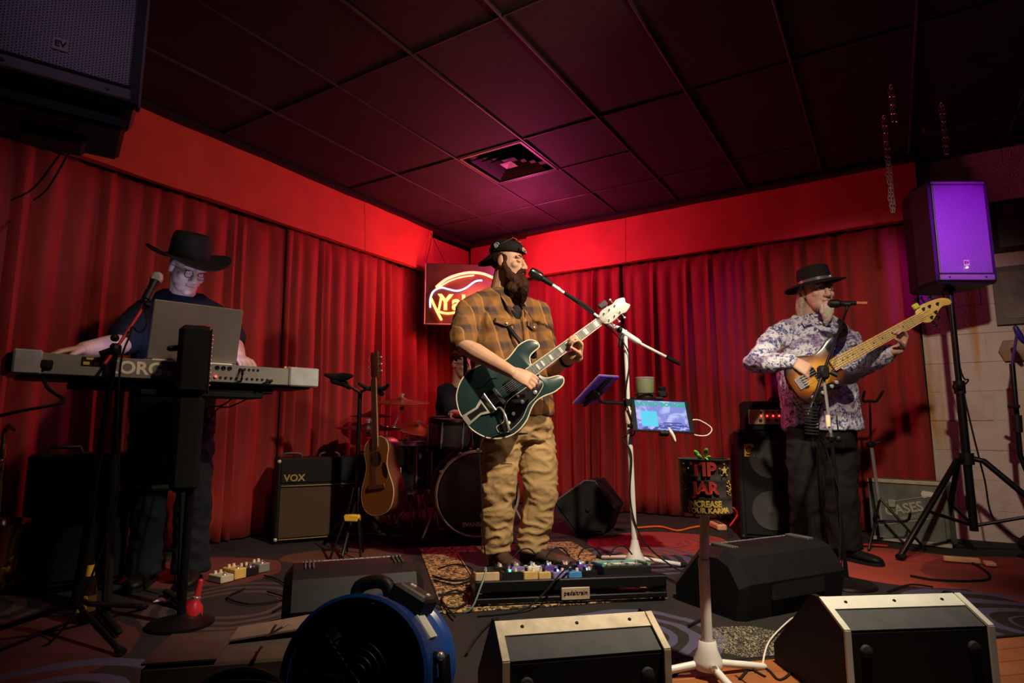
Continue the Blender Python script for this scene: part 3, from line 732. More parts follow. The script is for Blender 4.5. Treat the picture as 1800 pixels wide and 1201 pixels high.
# cap, worn backwards
capb = [];
def capring(z, s, sh=0.0): return [q(.084*s*math.cos(a), -.012+sh+.106*s*math.sin(a), z) for a in [2*PI*i/28 for i in range(28)]]
mb = MB()
mb.loft([capring(.056, .965), capring(.061, 1.0), capring(.080, 1.015), capring(.100, .95, -.002), capring(.122, .78, -.006), capring(.135, .50, -.01), capring(.139, .16, -.012)])
cap = part('cap', mb, M['felt'], P1, 'black cap worn backwards')
mb = MB(); F_, n_ = [], 14
for j in range(5):
    for zz in (0,):
        pass
rr = []
for j in range(6):
    t = j/5; rr.append([q(.078*math.sin(a)*(1-.05*t), -.012-.104*math.cos(a)*(1-.0*t)-.075*t*max(0, math.cos(a*.9)), .046-.040*t-.012*math.cos(a*2)*t+.0) for a in [(-1.25+2.5*i/n_) for i in range(n_+1)]])
top = [[p+hU*.003 for p in r] for r in rr]; bot = [[p-hU*.003 for p in r] for r in rr]
vs = [p for r in top for p in r]+[p for r in bot for p in r]; W = n_+1; H = 6; F = []
for j in range(H-1):
    for i in range(n_):
        F.append((j*W+i, j*W+i+1, (j+1)*W+i+1, (j+1)*W+i)); o_ = W*H; F.append((o_+j*W+i, o_+(j+1)*W+i, o_+(j+1)*W+i+1, o_+j*W+i+1))
for i in range(n_): F.append((5*W+i, 5*W+i+1, W*H+5*W+i+1, W*H+5*W+i))
part('cap_brim', mb.add(vs, F), M['felt'], cap)
arch = [q(.036*math.sin(a), .098-.02*math.cos(a)*0+.0-.012*abs(math.sin(a)), .062+.034*math.cos(a)) for a in [(-1.5+3*i/10) for i in range(11)]]
gap = [q(.033*math.sin(a)*.9, .099-.010*(math.cos(a)), .060+.030*math.cos(a)) for a in [(-1.57+3.14*i/10) for i in range(11)]]
part('strap_opening', MB().loft([gap, [p+hF*.004 for p in gap]]), M['skin'], cap)
part('cap_strap', MB().tube([q(.046*s_, .0945-.012*abs(s_)**2, .066) for s_ in (-1, -.5, 0, .5, 1)], .009, 6, smooth=3), M['felt'], cap)
# emblem on the side of the cap: round face badge under an arc
ec = q(-.083, -.040, .082); en = (-hL*.95-hF*.22+hU*.16).normalized(); em = frame(ec+en*.004, hF.cross(en).cross(en)*-1, hU)
ex = (hF-en*hF.dot(en)).normalized(); eu = en.cross(ex)
if eu.dot(hU) < 0: eu = -eu
mb = MB(); ep = lambda x, y: ec+en*.003+ex*x+eu*y
mb.loft([[ep(.0125*math.cos(a), .0125*math.sin(a)) for a in [2*PI*i/16 for i in range(16)]], [ep(.0125*math.cos(a), .0125*math.sin(a))+en*.002 for a in [2*PI*i/16 for i in range(16)]]])
em = part('cap_badge', mb, mat('badge_white', (.62, .60, .66), .7), cap, 'small white round face badge under an arc')
part('badge_arc', MB().tube([ep(.020*math.cos(a), .020*math.sin(a)) for a in [.35+2.4*i/8 for i in range(9)]], .0026, 5), bpy.data.materials['badge_white'], em)
mb = MB()
for sx in (-1, 1): mb.ell(ep(.0045*sx, .0025)+en*.002, (ex*.0022, eu*.0032, en*.0016), 8, 6)
mb.tube([ep(.007*math.cos(a), -.001+.007*math.sin(a))+en*.002 for a in [PI+.3+(PI-.6)*i/6 for i in range(7)]], .0012, 5); part('badge_face', mb, M['black'], em)
# sunglasses resting on the cap
mb = MB()
for s in (-1, 1):
    mb.torus(q(s*.030, .052, .134), (hU*.8+hF*.5), .021, .002, 16, 5, sx=1.15); mb.tube([q(s*.054, .045, .132), q(s*.082, -.01, .095), q(s*.080, -.06, .055)], .0022, 5, smooth=3)
mb.tube([q(-.01, .058, .134), q(.01, .058, .134)], .002, 5)
sgl = part('sunglasses', mb, mat('gold_frame', (.55, .38, .14), .3, 1.0), cap, 'gold rimmed sunglasses pushed up on the cap')
mb = MB()
for s in (-1, 1): mb.ell(q(s*.030, .052, .134), (hL*.022, (hF*.8-hU*.5)*.019, (hU*.8+hF*.5)*.002), 14, 8)
part('lens', mb, M['black_gloss'], sgl)
# plaid shirt
b = MB(); dn = V(0, 0, -.022)
rings(b, [(hipc+V(0, 0, -.005), pF, pL, .165, .195), (hipc+V(0, 0, .06), pF, pL, .172, .20), (belly, cF, cL, .190, .205), (chest-V(0, 0, .10), cF, cL, .180, .200), (chest, cF, cL, .160, .195), (neck0-V(0, 0, .075), cF, cL, .120, .175), (neck0-V(0, 0, .020), cF, cL, .095, .135), (neck0+V(0, 0, .032), cF, cL, .072, .080)])
dn = V(0, 0, -.022)
limb(b, [shR+(chest-shR)*.18+dn, shR+dn, shR+(elR-shR)*.45, shR+(elR-shR)*.86], [.070, .073, .074, .077]); limb(b, [neck0+cL*-.07+V(0, 0, -.02), shR+dn+V(0, 0, .012)], [.062, .062]); limb(b, [neck0+cL*.07+V(0, 0, -.02), shL+dn+V(0, 0, .012)], [.062, .062]); limb(b, [shL+(chest-shL)*.18+dn, shL+dn, shL+(elL-shL)*.45, shL+(elL-shL)*.85], [.07, .072, .070, .072])
sh = remesh(b, 'shirt', .008, M['plaid'], P1, 'short sleeved brown and ochre plaid shirt', 2, .010, 9, (1, 1, .8), 2)
def onchest(l, u, out=.0, base=chest, rf=.168): return base+cL*l+cF*(rf*(max(0, 1-abs(l/.205)**2.4))**(1/2.4)+out)+V(0, 0, u)
for s in (-1, 1):
    part('collar', MB().loft([[neck0+cL*s*.065+cF*.03+V(0, 0, .030), neck0+cL*s*.075+cF*.06+V(0, 0, .012), onchest(s*.075, .075, -.01), onchest(s*.045, .035, .014)], [neck0+cL*s*.058+cF*.03+V(0, 0, .026), neck0+cL*s*.066+cF*.066+V(0, 0, .010), onchest(s*.070, .072, .0), onchest(s*.040, .036, .02)]]), M['plaid'], sh)
part('shirt_placket', MB().tube([onchest(.012, .06, .012), onchest(.012, 0, .016), onchest(.010, -.08, .030), onchest(.008, -.16, .034)], .006, 6, smooth=3), M['plaid'], sh)
for s in (-1, 1):
    pk = [onchest(s*.10+dx_, .0+du, .014) for dx_, du in ((-.05, .0), (.05, .0), (.05, -.025), (0, -.045), (-.05, -.025))]
    part('pocket_flap', MB().loft([[p-cF*.012 for p in pk], [p+cF*.004 for p in pk]]), M['plaid'], sh)
    part('snap_button', MB().ball(onchest(s*.10, -.030, .022), .006, 10, 6), M['cream'], sh)
part('undershirt', MB().ell(onchest(0, .045, -.026), (cL*.034, cF*.022, V(0, 0, .046)), 14, 8), mat('grey_undershirt', (.022, .020, .022), .95, spec=.1), sh)
# trousers
b = MB()
rings(b, [(hipc-V(0, 0, .14), pF, pL, .125, .165), (hipc-V(0, 0, .05), pF, pL, .150, .182), (hipc+V(0, 0, .03), pF, pL, .150, .180)])
for h, kn, an, s in ((hipR, knR, anR, 0), (hipL, knL, anL, 1)):
    b.tube([h+V(0, 0, .04), h-V(0, 0, .06), h+(kn-h)*.55, kn, kn+(an-kn)*.4, kn+(an-kn)*.8, V(an.x, an.y, .115), V(an.x, an.y, .085)], [.108, .112, .104, .092, .084, .082, .084, .082], 20)
remesh(b, 'trousers', .0075, M['khaki'], P1, 'khaki work trousers bunched at the ankles', 2, .016, 9, (.9, .9, 1.5), 5)
part('belt', MB().loft([[hipc+V(0, 0, z)+pL*(.186*math.cos(a))+pF*(.156*math.sin(a)) for a in [2*PI*i/32 for i in range(32)]] for z in (.0, .035)]), M['leather'], P1)
for he, to, an in ((heR, toR, anR), (heL, toL, anL)):
    mb = MB(); shoe(mb, he+V(0, 0, .012), to+V(0, 0, .012), 1.05, .085); mb.tube([V(an.x, an.y, .05), V(an.x, an.y, .16)], [.046, .050], 14, True)
    bo = remesh(mb, 'boot', .006, M['leather'], P1, 'brown leather boot', 2)
    mb = MB(); sole(mb, he, to); part('boot_sole', mb, M['rubber'], bo)
part('wristband', MB().torus(wrL+(elL-wrL)*.22, (wrL-elL), .036, .009, 20, 8), M['black'], P1)

# ------------------------------------------------------------------ green semi-hollow guitar held by the singer
def guitar_frame(px0, py0, px1, py1, Y0, Y1, roll=0.0):
    a, b_ = at(px0, py0, Y0), at(px1, py1, Y1); x = (b_-a).normalized(); n_ = V(0, -1, 0); y = n_.cross(x); 
    nrm = (n_*math.cos(roll)+V(0, 0, 1)*math.sin(roll)); y = nrm.cross(x)
    return frame(a, x, y), (b_-a).length
GF, GL = guitar_frame(877, 697, 1052, 568, 3.16, 3.20, .10)
G = thing('electric_guitar', 'dark green semi-hollow electric guitar with cream binding strapped to the bearded singer', 'guitar', GF @ V(-.2, 0, 0))
S = GL/.63
def sc(pts): return [(x*S, y*S) for x, y in pts]
half = [(-.205, .0), (-.200, .06), (-.165, .130), (-.10, .178), (-.03, .192), (.04, .175), (.095, .142), (.14, .128), (.185, .136), (.235, .150), (.29, .142), (.318, .112), (.312, .082), (.275, .078), (.245, .070), (.228, .045), (.225, .028)]
low = [(x, -y) for x, y in half[1:]][::-1]
low = [(.225, -.028), (.228, -.045), (.245, -.068), (.270, -.080), (.300, -.094), (.312, -.118), (.290, -.142), (.235, -.146), (.185, -.133), (.14, -.128), (.095, -.142), (.04, -.175), (-.03, -.192), (-.10, -.178), (-.165, -.130), (-.200, -.06)]
out2 = [(p.x, p.y) for p in catmull([V(x, y, 0) for x, y in sc(half+low)], 4, True)]
body = part('guitar_body', MB(GF).prism(out2, .045, .006), M['green_guitar'], G)
inb = [(V(x, y, 0)) for x, y in out2]
part('binding', MB(GF).tube([p+V(0, 0, -.003) for p in inb]+[inb[0]+V(0, 0, -.003)], .0034, 6), M['cream'], G)
# raised lower pickguard area
pg = [(p.x*S, p.y*S) for p in catmull([V(*p, 0) for p in ((.02, -.045), (.11, -.045), (.20, -.05), (.21, -.085), (.15, -.112), (.09, -.122), (.03, -.155), (-.05, -.168), (-.10, -.155), (-.10, -.115), (-.055, -.115), (-.03, -.08))], 3, True)]
part('pickguard', MB(GF).prism([(x, y) for x, y in pg], .006, .001), M['black_gloss'], G)
bpy.data.objects[list(ROOTS)[-1]].location = GF.to_3x3() @ V(0, 0, .004)
part('pickguard_binding', MB(GF).tube([V(x, y, .005) for x, y in pg]+[V(*pg[0], .005)], .0014, 5), M['cream'], G)
for x, w_ in ((.075, .040), (.165, .040)):
    pk = part('pickup', MB(GF).box((x*S, 0, .008), (w_*S, .078*S, .018), .003), M['black_gloss'], G)
    part('pickup_cover', MB(GF).box((x*S, 0, .0185), (.030*S, .066*S, .006), .002), M['steel_black'], pk)
br = part('bridge', MB(GF).box((0, 0, .014), (.018, .095*S, .012), .003), M['chrome'], G)
for k in range(6): part('bridge_saddle', MB(GF).box((0, (-.03+.012*k)*S, .022), (.010, .007, .007), .001), M['chrome'], br)
tp = [(-.205, -.030), (-.20, .030), (-.125, .020), (-.065, .042), (-.060, .042), (-.060, -.042), (-.065, -.042), (-.125, -.020)]
tl = part('vibrato_tailpiece', MB(GF).prism(sc([(-.207, .030), (-.125, .024), (-.072, .048), (-.052, .048), (-.052, -.048), (-.072, -.048), (-.125, -.024), (-.207, -.030)]), .012, .003), M['brushed'], G)
tl.location = GF.to_3x3() @ V(0, 0, .012)
part('tailpiece_inlay', MB(GF).prism(sc([(-.180, .016), (-.120, .012), (-.090, .024), (-.090, -.024), (-.120, -.012), (-.180, -.016)]), .003), M['black_gloss'], tl)
bpy.data.objects[list(ROOTS)[-1]].location = GF.to_3x3() @ V(0, 0, .0025)
part('roller_bar', MB(GF).cyl((-.055*S, .05*S, .018), (-.055*S, -.05*S, .018), .008, 10), M['chrome'], tl)
part('whammy_bar', MB(GF).tube([(-.05*S, -.045*S, .030), (-.03*S, -.055*S, .042), (-.035*S, -.10*S, .050), (-.06*S, -.165*S, .046)], [.005, .006, .006, .008], 8, True, smooth=4), M['chrome'], G)
for x, y in ((.005, -.112), (.075, -.092), (-.040, -.135)):
    part('control_knob', MB(GF).lathe([(.010, .004), (.010, .014), (.0085, .019), (.003, .020)], (x*S, y*S, 0), (0, 0, 1), 14), M['cream'], G)
part('selector_switch', MB(GF).lathe([(.010, .003), (.009, .008), (.003, .009), (.003, .020)], (.075*S, -.055*S, 0), (0, 0, 1), 10), M['chrome'], G)
part('output_jack', MB(GF).lathe([(.011, .004), (.011, .010), (.006, .012)], (.155*S, -.092*S, 0), (0, 0, 1), 10), M['chrome'], G)
part('f_hole', MB(GF).tube([V(-.06, .10, .0008)*1, V(-.03, .088, .0008), V(.02, .098, .0008), V(.05, .084, .0008)], [.004, .003, .003, .004], 6, smooth=4), M['black'], G)
nk = part('neck', MB(GF).loft([[V(x, wd*math.cos(a), .012+(.006 if math.sin(a) > 0 else .022)*math.sin(a)) for a in [2*PI*i/12 for i in range(12)]] for x, wd in ((.20*S, .027), (.34*S, .025), (.63*S, .0215), (.645*S, .0215))]), M['mahogany'], G)
fb = part('fretboard', MB(GF).loft([[V(x, wd, .016), V(x, wd, .022), V(x, -wd, .022), V(x, -wd, .016)] for x, wd in ((.185*S, .0290), (.63*S, .0225))]), M['rosewood'], nk, smooth=False)
part('neck_binding', MB(GF).tube([V(.185*S, .0285, .021), V(.63*S, .0225, .021)], .0022, 5).tube([V(.185*S, -.0285, .021), V(.63*S, -.0225, .021)], .0022, 5), M['cream'], nk)
for k in range(1, 20):
    x = .63*S*(2**(-k/12)); wd = .0225+(.63*S-x)/(.445*S)*.006
    if x > .19*S: part('fret', MB(GF).box((x, 0, .0228), (.0022, wd*1.9, .0016)), M['chrome'], nk, smooth=False)
for k in (1, 3, 5, 7, 9, 12, 15, 17):
    x = .63*S*(2**(-(k-.5)/12)); part('inlay', MB(GF).box((x, 0, .0226), (.018*2**(-(k-5)/14), .032, .0012)), M['white_key'], nk, smooth=False)
hdp = [(.645, .0215), (.665, .038), (.70, .042), (.745, .036), (.775, .043), (.815, .026), (.805, 0), (.815, -.026), (.775, -.043), (.745, -.036), (.70, -.042), (.665, -.038), (.645, -.0215)]
hd = part('headstock', MB(GF).prism([(p.x, p.y) for p in catmull([V(x*S, y, 0) for x, y in hdp], 3)], .016, .003), mat('grey_headstock', (.42, .43, .38), .4, var=.2), G)
hd.location = GF.to_3x3() @ V(0, 0, .020)
for i in range(3):
    for s in (-1, 1):
        x = (.68+.035*i)*S
        q_ = part('tuning_peg', MB(GF).cyl((x, s*.022, .002), (x, s*.022, .020), .004, 8).cyl((x, s*.04, -.004), (x, s*.056, -.004), .003, 6).ell((x, s*.062, -.004), ((.008, 0, 0), (0, .007, 0), (0, 0, .004)), 8, 6), M['chrome'], hd)
part('strings', MB(GF).tube([V(-.05*S, -.02, .024), V(0, -.024, .026), V(.63*S, -.016, .025), V(.69*S, -.016, .02)], .0007, 4), M['chrome'], G)
for k in range(1, 6):
    yy = -.024+.0096*k; part('strings', MB(GF).tube([V(-.05*S, yy*.85, .024), V(0, yy, .026), V(.63*S, yy*.68, .025), V((.68+.02*(k % 3))*S, yy*.7, .02)], .0007, 4), M['chrome'], G)
part('guitar_strap', MB().tube([GF @ V(-.2*S, .02, -.02), at(818, 640, 3.60), at(816, 560, 3.58), at(850, 524, 3.40), at(905, 590, 3.24), at(938, 628, 3.23), GF @ V(.29*S, .10*S, -.03)], [.012]*7, 8, smooth=5), M['black'], G)
part('tuner_clip', MB(GF).box((.70*S, .062, .028), (.05, .03, .02), .005), mat('dark_fur', (.05, .045, .055), .9), G)
cable('instrument_cable', [GF @ V(-.05, -.20*S, -.01), GF @ V(.0, -.225*S, -.02), at(850, 770, 3.10), at(846, 860, 3.08), at(850, 940, 3.08), V(-.13, 3.08, .03), V(-.2, 2.98, .02)], .0035, M['rubber'], 'thin black cable dropping from the green guitar to the pedals', n=6)
part('jack_plug', MB(GF).cyl((-.11*S, -.175*S, -.022), (-.02*S, -.205*S, -.022), .004, 8), M['orange'], G)

# ------------------------------------------------------------------ bassist
BR = V(1.86, 3.62, 0)
P2 = thing('person', 'bassist with white goatee, black flat hat and blue patterned shirt, right side', 'person', BR)
cF, cL, cU = hbasis(-10); hF, hL, hU = hbasis(4, 2, 0)
hc = at(1436, 514, 3.56); neck0 = at(1425, 562, 3.62); chest = at(1426, 612, 3.60); belly = at(1436, 680, 3.58); hipc = at(1444, 740, 3.62)
shR, shL = at(1363, 586, 3.54), at(1490, 590, 3.70)
elR, wrR = at(1327, 640, 3.46), at(1392, 635, 3.30)
elL, wrL = at(1512, 648, 3.48), at(1566, 616, 3.28)
hipR, hipL = at(1416, 762, 3.60), at(1472, 762, 3.66)
knR, knL = at(1418, 870, 3.54), at(1478, 870, 3.60); anR, anL = at(1424, 965, 3.60), at(1484, 962, 3.64)
heR, toR = V(anR.x-.01, anR.y+.05, 0), V(anR.x+.03, anR.y-.21, 0); heL, toL = V(anL.x-.02, anL.y+.05, 0), V(anL.x+.10, anL.y-.19, 0)
b = MB(); add_head(b, hc, hF, hL, hU, 1.04, jaw=1.1)
limb(b, [neck0-V(0, 0, .05), neck0+V(0, 0, .02), hc-hF*.02-hU*.05], [.072, .062, .06])
rings(b, [(hipc-V(0, 0, .06), cF, cL, .10, .14), (hipc+V(0, 0, .05), cF, cL, .13, .16), (belly, cF, cL, .15, .165), (chest, cF, cL, .125, .17), (neck0-V(0, 0, .13), cF, cL, .09, .15), (neck0-V(0, 0, .06), cF, cL, .065, .08)])
dn = V(0, 0, -.04)
limb(b, [shR+dn+(chest-shR)*.1, elR, wrR], [.045, .045, .029]); limb(b, [shL+dn+(chest-shL)*.1, elL, wrL], [.045, .044, .029])
for h, kn, an in ((hipR, knR, anR), (hipL, knL, anL)): limb(b, [h, kn, kn+(an-kn)*.35, V(an.x, an.y, .08)], [.085, .056, .054, .04])
add_hand(b, wrR, at(1424, 652, 3.27)-wrR, V(.15, .9, -.35), 1, (40, 42, 44, 46), .98, (.85, .4, .2))
add_hand(b, at(1581, 613, 3.25), V(.06, -.35, .8), V(-.92, -.15, -.15), 1, (54, 58, 56, 52), .92, (.5, .3, .7))
limb(b, [wrL, at(1580, 615, 3.255)], [.030, .027])
remesh(b, 'body', .0046, M['skin_pale'], P2, None, 2)
face_parts(P2, hc, hF, hL, hU, 1.04, False, M['hair_grey'])
q = lambda l, f, u: hc+(hL*l+hF*f+hU*u)*1.04
b = MB(); b.tube([q(0, .086, -.088), q(0, .098, -.115), q(0, .090, -.155), q(.0, .075, -.195)], [.024, .032, .028, .010], 14, True, smooth=3)
for s in (-1, 1): b.tube([q(s*.02, .085, -.095), q(s*.022, .09, -.13), q(s*.01, .08, -.17)], [.014, .018, .008], 10, True)
remesh(b, 'goatee', .0045, M['beard_white'], P2, 'pointed white goatee', 1, .006, 40, (1, 1, .3))
b = MB()
for i, a in enumerate([PI*1.02+PI*.96*k/15 for k in range(16)]):
    x, y = .074*math.cos(a), -.02+.085*math.sin(a); 
    if abs(math.sin(a)) < 2:
        rr_ = random.Random(i); b.tube([q(x*.92, y*.92, .05), q(x*1.06, y*1.06, -.02), q(x*1.12+rr_.uniform(-.01, .01), y*1.15, -.09), q(x*1.35+rr_.uniform(-.02, .02), y*1.1+rr_.uniform(-.01, .02), -.16-rr_.uniform(0, .03))], [.016, .018, .016, .006], 8, True, smooth=3)
remesh(b, 'hair', .005, M['hair_grey'], P2, 'shoulder length grey hair under the hat', 0, .006, 40, (1, 1, .25))
# flat crowned hat
oF, oL, oU = hbasis(4, 0, -7); hb = hc+oU*.052-oF*.008
ring = lambda z, a_, b2, sh=0: [hb+oL*a_*math.cos(t)+oF*(b2*math.sin(t)+sh)+oU*z for t in [2*PI*i/32 for i in range(32)]]
hat = part('hat', MB().loft([ring(0, .088, .108), ring(.03, .089, .109), ring(.075, .086, .104), ring(.098, .080, .097), ring(.106, .068, .085), ring(.102, .03, .04)]), M['felt'], P2, 'black flat crowned hat with a silver buckle band')
mb = MB(); brim(mb, hb+oU*.004, oF, oL, oU, (.086, .106), (.165, .188), lambda a, t: -.022*t*t*(math.sin(a)**2)+.004*t-.02*t*t*max(0, -math.cos(a)), .006)
part('hat_brim', mb, M['felt'], hat)
part('hat_band', MB().loft([ring(.008, .0905, .1105), ring(.026, .0905, .1105)], cap=False), mat('leather_band', (.10, .095, .09), .3), hat)
mb = MB(); mb.ball(hb+oL*.035+oF*.108+oU*.018, .010, 12, 8)
part('band_buckle', mb, M['chrome'], hat)
# shirt
b = MB(); dn = V(0, 0, -.022)
rings(b, [(hipc+V(0, 0, -.055), cF, cL, .160, .215), (hipc+V(0, 0, .03), cF, cL, .175, .205), (belly, cF, cL, .190, .205), (chest-V(0, 0, .07), cF, cL, .175, .20), (chest, cF, cL, .152, .195), (neck0-V(0, 0, .075), cF, cL, .115, .172), (neck0-V(0, 0, .022), cF, cL, .088, .125), (neck0+V(0, 0, .022), cF, cL, .066, .074)])
limb(b, [shR+(chest-shR)*.18+dn, shR+dn, elR, elR+(wrR-elR)*.5, elR+(wrR-elR)*.93], [.062, .066, .068, .060, .044]); limb(b, [neck0+cL*-.07+V(0, 0, -.02), shR+dn+V(0, 0, .010)], [.060, .058]); limb(b, [neck0+cL*.07+V(0, 0, -.02), shL+dn+V(0, 0, .010)], [.060, .058]); limb(b, [shL+(chest-shL)*.18+dn, shL+dn, elL, elL+(wrL-elL)*.5, elL+(wrL-elL)*.90], [.068, .072, .068, .058, .046])
sh = remesh(b, 'shirt', .008, M['paisley'], P2, 'blue, white and purple patterned long sleeved shirt', 2, .011, 10, (1, 1, .7), 8)
for s in (-1, 1):
    part('collar', MB().loft([[neck0+cL*s*.07+cF*.02+V(0, 0, .02), neck0+cL*s*.08+cF*.05+V(0, 0, .0), neck0+cL*s*.075+cF*.125-V(0, 0, .06), neck0+cL*s*.03+cF*.135-V(0, 0, .045)], [neck0+cL*s*.06+cF*.02+V(0, 0, .018), neck0+cL*s*.07+cF*.055-V(0, 0, .0), neck0+cL*s*.07+cF*.138-V(0, 0, .058), neck0+cL*s*.025+cF*.148-V(0, 0, .043)]]), M['paisley'], sh)
part('shirt_placket', MB().tube([hipc+cF*.168+cL*.03+V(0, 0, .12), hipc+cF*.170+cL*.03+V(0, 0, .03), hipc+cF*.163+cL*.035-V(0, 0, .05)], .004, 5, smooth=3), M['tshirt'], sh)
b = MB(); rings(b, [(hipc-V(0, 0, .16), cF, cL, .12, .165), (hipc-V(0, 0, .03), cF, cL, .145, .175)])
for h, kn, an in ((hipR, knR, anR), (hipL, knL, anL)): b.tube([h+V(0, 0, .04), h+(kn-h)*.5, kn, kn+(an-kn)*.6, V(an.x, an.y, .07)], [.105, .104, .092, .090, .098], 18)
remesh(b, 'trousers', .009, M['blackpants'], P2, 'loose black trousers', 2, .012, 8, (.9, .9, 1), 3)
for he, to, an in ((heR, toR, anR), (heL, toL, anL)):
    mb = MB(); shoe(mb, he+V(0, 0, .01), to+V(0, 0, .01), 1.0, .075); mb.tube([V(an.x, an.y, .05), V(an.x, an.y, .12)], [.044, .048], 12, True)
    bo = remesh(mb, 'shoe', .007, M['black'], P2, 'black shoe', 2); mb = MB(); sole(mb, he, to); part('shoe_sole', mb, M['rubber'], bo)
# bass guitar
GF, GL = guitar_frame(1410, 672, 1612, 561, 3.29, 3.20, .12); S = GL/.84
G = thing('bass_guitar', 'five string sunburst bass guitar with pale maple neck held by the bassist', 'guitar', GF @ V(-.1, 0, 0))
bo = [(-.075, 0), (-.07, .07), (-.035, .135), (.03, .165), (.10, .150), (.155, .122), (.21, .125), (.28, .155), (.335, .165), (.350, .135), (.31, .095), (.275, .065), (.262, .032), (.262, -.032), (.285, -.075), (.33, -.115), (.325, -.155), (.27, -.165), (.20, -.135), (.14, -.128), (.08, -.150), (.02, -.172), (-.035, -.145), (-.07, -.075)]
out2 = [(p.x, p.y) for p in catmull([V(x*S, y*S, 0) for x, y in bo], 4, True)]
part('bass_body', MB(GF).prism(out2, .042, .010), M['sunburst'], G)
# sunburst: dark rim to amber middle, measured in the body's own axes
g = NG(M['sunburst']); o = g.obj(); R3 = GF.to_3x3(); ctr = GF @ V(.10*S, 0, 0)-root_of(G)
d = g.vm('SUBTRACT', o, tuple(ctr)); x = g.vm('DOT_PRODUCT', d, tuple(R3 @ V(1, 0, 0))); y = g.vm('DOT_PRODUCT', d, tuple(R3 @ V(0, 1, 0)))
e1 = g.m('SQRT', g.m('ADD', g.m('MULTIPLY', g.m('MULTIPLY', x, x), .52), g.m('MULTIPLY', y, y)))
cc = g.mix(g.step(e1, .055*S, .115*S), (.56, .27, .025), (.16, .045, .008)); g.out(g.mix(g.step(e1, .105*S, .155*S), cc, (.012, .009, .008)))
nkw = lambda x: .033-(x/S)*.008
part('neck', MB(GF).loft([[V(x, nkw(x)*math.cos(a), .010+(.006 if math.sin(a) > 0 else .022)*math.sin(a)) for a in [2*PI*i/12 for i in range(12)]] for x in (.22*S, .5*S, .85*S)]), M['maple'], G)
nk = part('fretboard', MB(GF).loft([[V(x, nkw(x), .014), V(x, nkw(x), .021), V(x, -nkw(x), .021), V(x, -nkw(x), .014)] for x in (.215*S, .84*S)]), M['maple'], G, smooth=False)
for k in range(1, 23):
    x = .84*S*2**(-k/12)
    if x > .22*S: part('fret', MB(GF).box((x, 0, .0215), (.002, nkw(x)*1.9, .0016)), M['chrome'], nk, smooth=False)
for k in (3, 5, 7, 9, 12, 15, 17, 19):
    x = .84*S*2**(-(k-.5)/12); part('dot_inlay', MB(GF).lathe([(.005, .0205), (.005, .0222)], (x, 0, 0), (0, 0, 1), 8), M['black'], nk)
hp = [(.84, .027), (.855, .050), (.90, .066), (.97, .060), (1.03, .045), (1.065, .020), (1.07, -.010), (1.045, -.018), (1.01, -.006), (.97, -.020), (.90, -.055), (.865, -.048), (.84, -.027)]
hd = part('headstock', MB(GF).prism([(p.x, p.y) for p in catmull([V(x*S, y*S, 0) for x, y in hp], 3)], .016, .003), M['maple'], G); hd.location = R3 @ V(0, 0, .019)
for x, y in ((.895, .040), (.935, .036), (.985, .026), (.905, -.030), (.945, -.014)):
    part('tuning_peg', MB(GF).cyl((x*S, y*S, -.002), (x*S, y*S, .016), .006, 8).cyl((x*S, (y*2.0+(.03 if y > 0 else -.02))*S, -.01), (x*S, y*S, -.01), .004, 6).ell((x*S, (y*2.0+(.035 if y > 0 else -.03))*S, -.01), ((.012, 0, 0), (0, .008, 0), (0, 0, .003)), 8, 6), M['steel_black'], hd)
part('clip_tuner', MB(GF).box((.868*S, .075*S, .02), (.034, .03, .018), .005).box((.868*S, .060*S, .0), (.016, .03, .012), .003), mat('lime_plastic', (.62, .62, .06), .4), G, 'lime green clip-on tuner')
part('pickup', MB(GF).box((.085*S, .028*S, .006), (.050*S, .050*S, .014), .003).box((.115*S, -.028*S, .006), (.050*S, .056*S, .014), .003), M['black_gloss'], G)
br = part('bridge', MB(GF).box((-.005, 0, .004), (.064*S, .080*S, .006), .002), M['chrome'], G)
for k in range(5): part('bridge_saddle', MB(GF).box((.012, (-.034+.017*k)*S, .012), (.030*S, .010*S, .012), .003), M['chrome'], br)
part('control_plate', MB(GF).prism([(p.x, p.y) for p in catmull([V(x*S, y*S, 0) for x, y in ((.02, -.09), (.12, -.085), (.20, -.10), (.19, -.125), (.10, -.125), (.03, -.150), (-.01, -.135))], 3, True)], .004), M['black_gloss'], G).location = R3 @ V(0, 0, .003)
for x, y in ((.0, -.118), (.07, -.122), (.14, -.112), (.18, -.105)): part('control_knob', MB(GF).lathe([(.011, .002), (.011, .013), (.009, .017), (.002, .018)], (x*S, y*S, 0), (0, 0, 1), 12), M['chrome'], G)
for k in range(5):
    yy = -.034+.017*k; part('strings', MB(GF).tube([V(-.02, yy*S, .020), V(.01, yy*S, .024), V(.84*S, yy*.6*S, .024), V((.89+.03*((k*2) % 4))*S, yy*.8*S, .018)], .0011, 4), M['chrome'], G)
part('guitar_strap', MB().tube([GF @ V(.34*S, .14*S, -.02), at(1482, 588, 3.42), at(1470, 566, 3.62), at(1400, 575, 3.86), at(1385, 640, 3.84), GF @ V(-.07*S, 0, -.03)], [.022, .024, .024, .02, .02, .014], 8, smooth=5), M['black'], G)
cable('bass_cable', [GF @ V(-.03, -.15*S, -.02), GF @ V(.02, -.19*S, -.03), at(1440, 728, 3.36), at(1440, 800, 3.36), at(1450, 900, 3.36), V(1.75, 3.35, .02), V(1.6, 3.45, .01), V(1.9, 3.98, .01)], .0035, M['rubber'], 'black lead hanging from the sunburst bass', n=6)

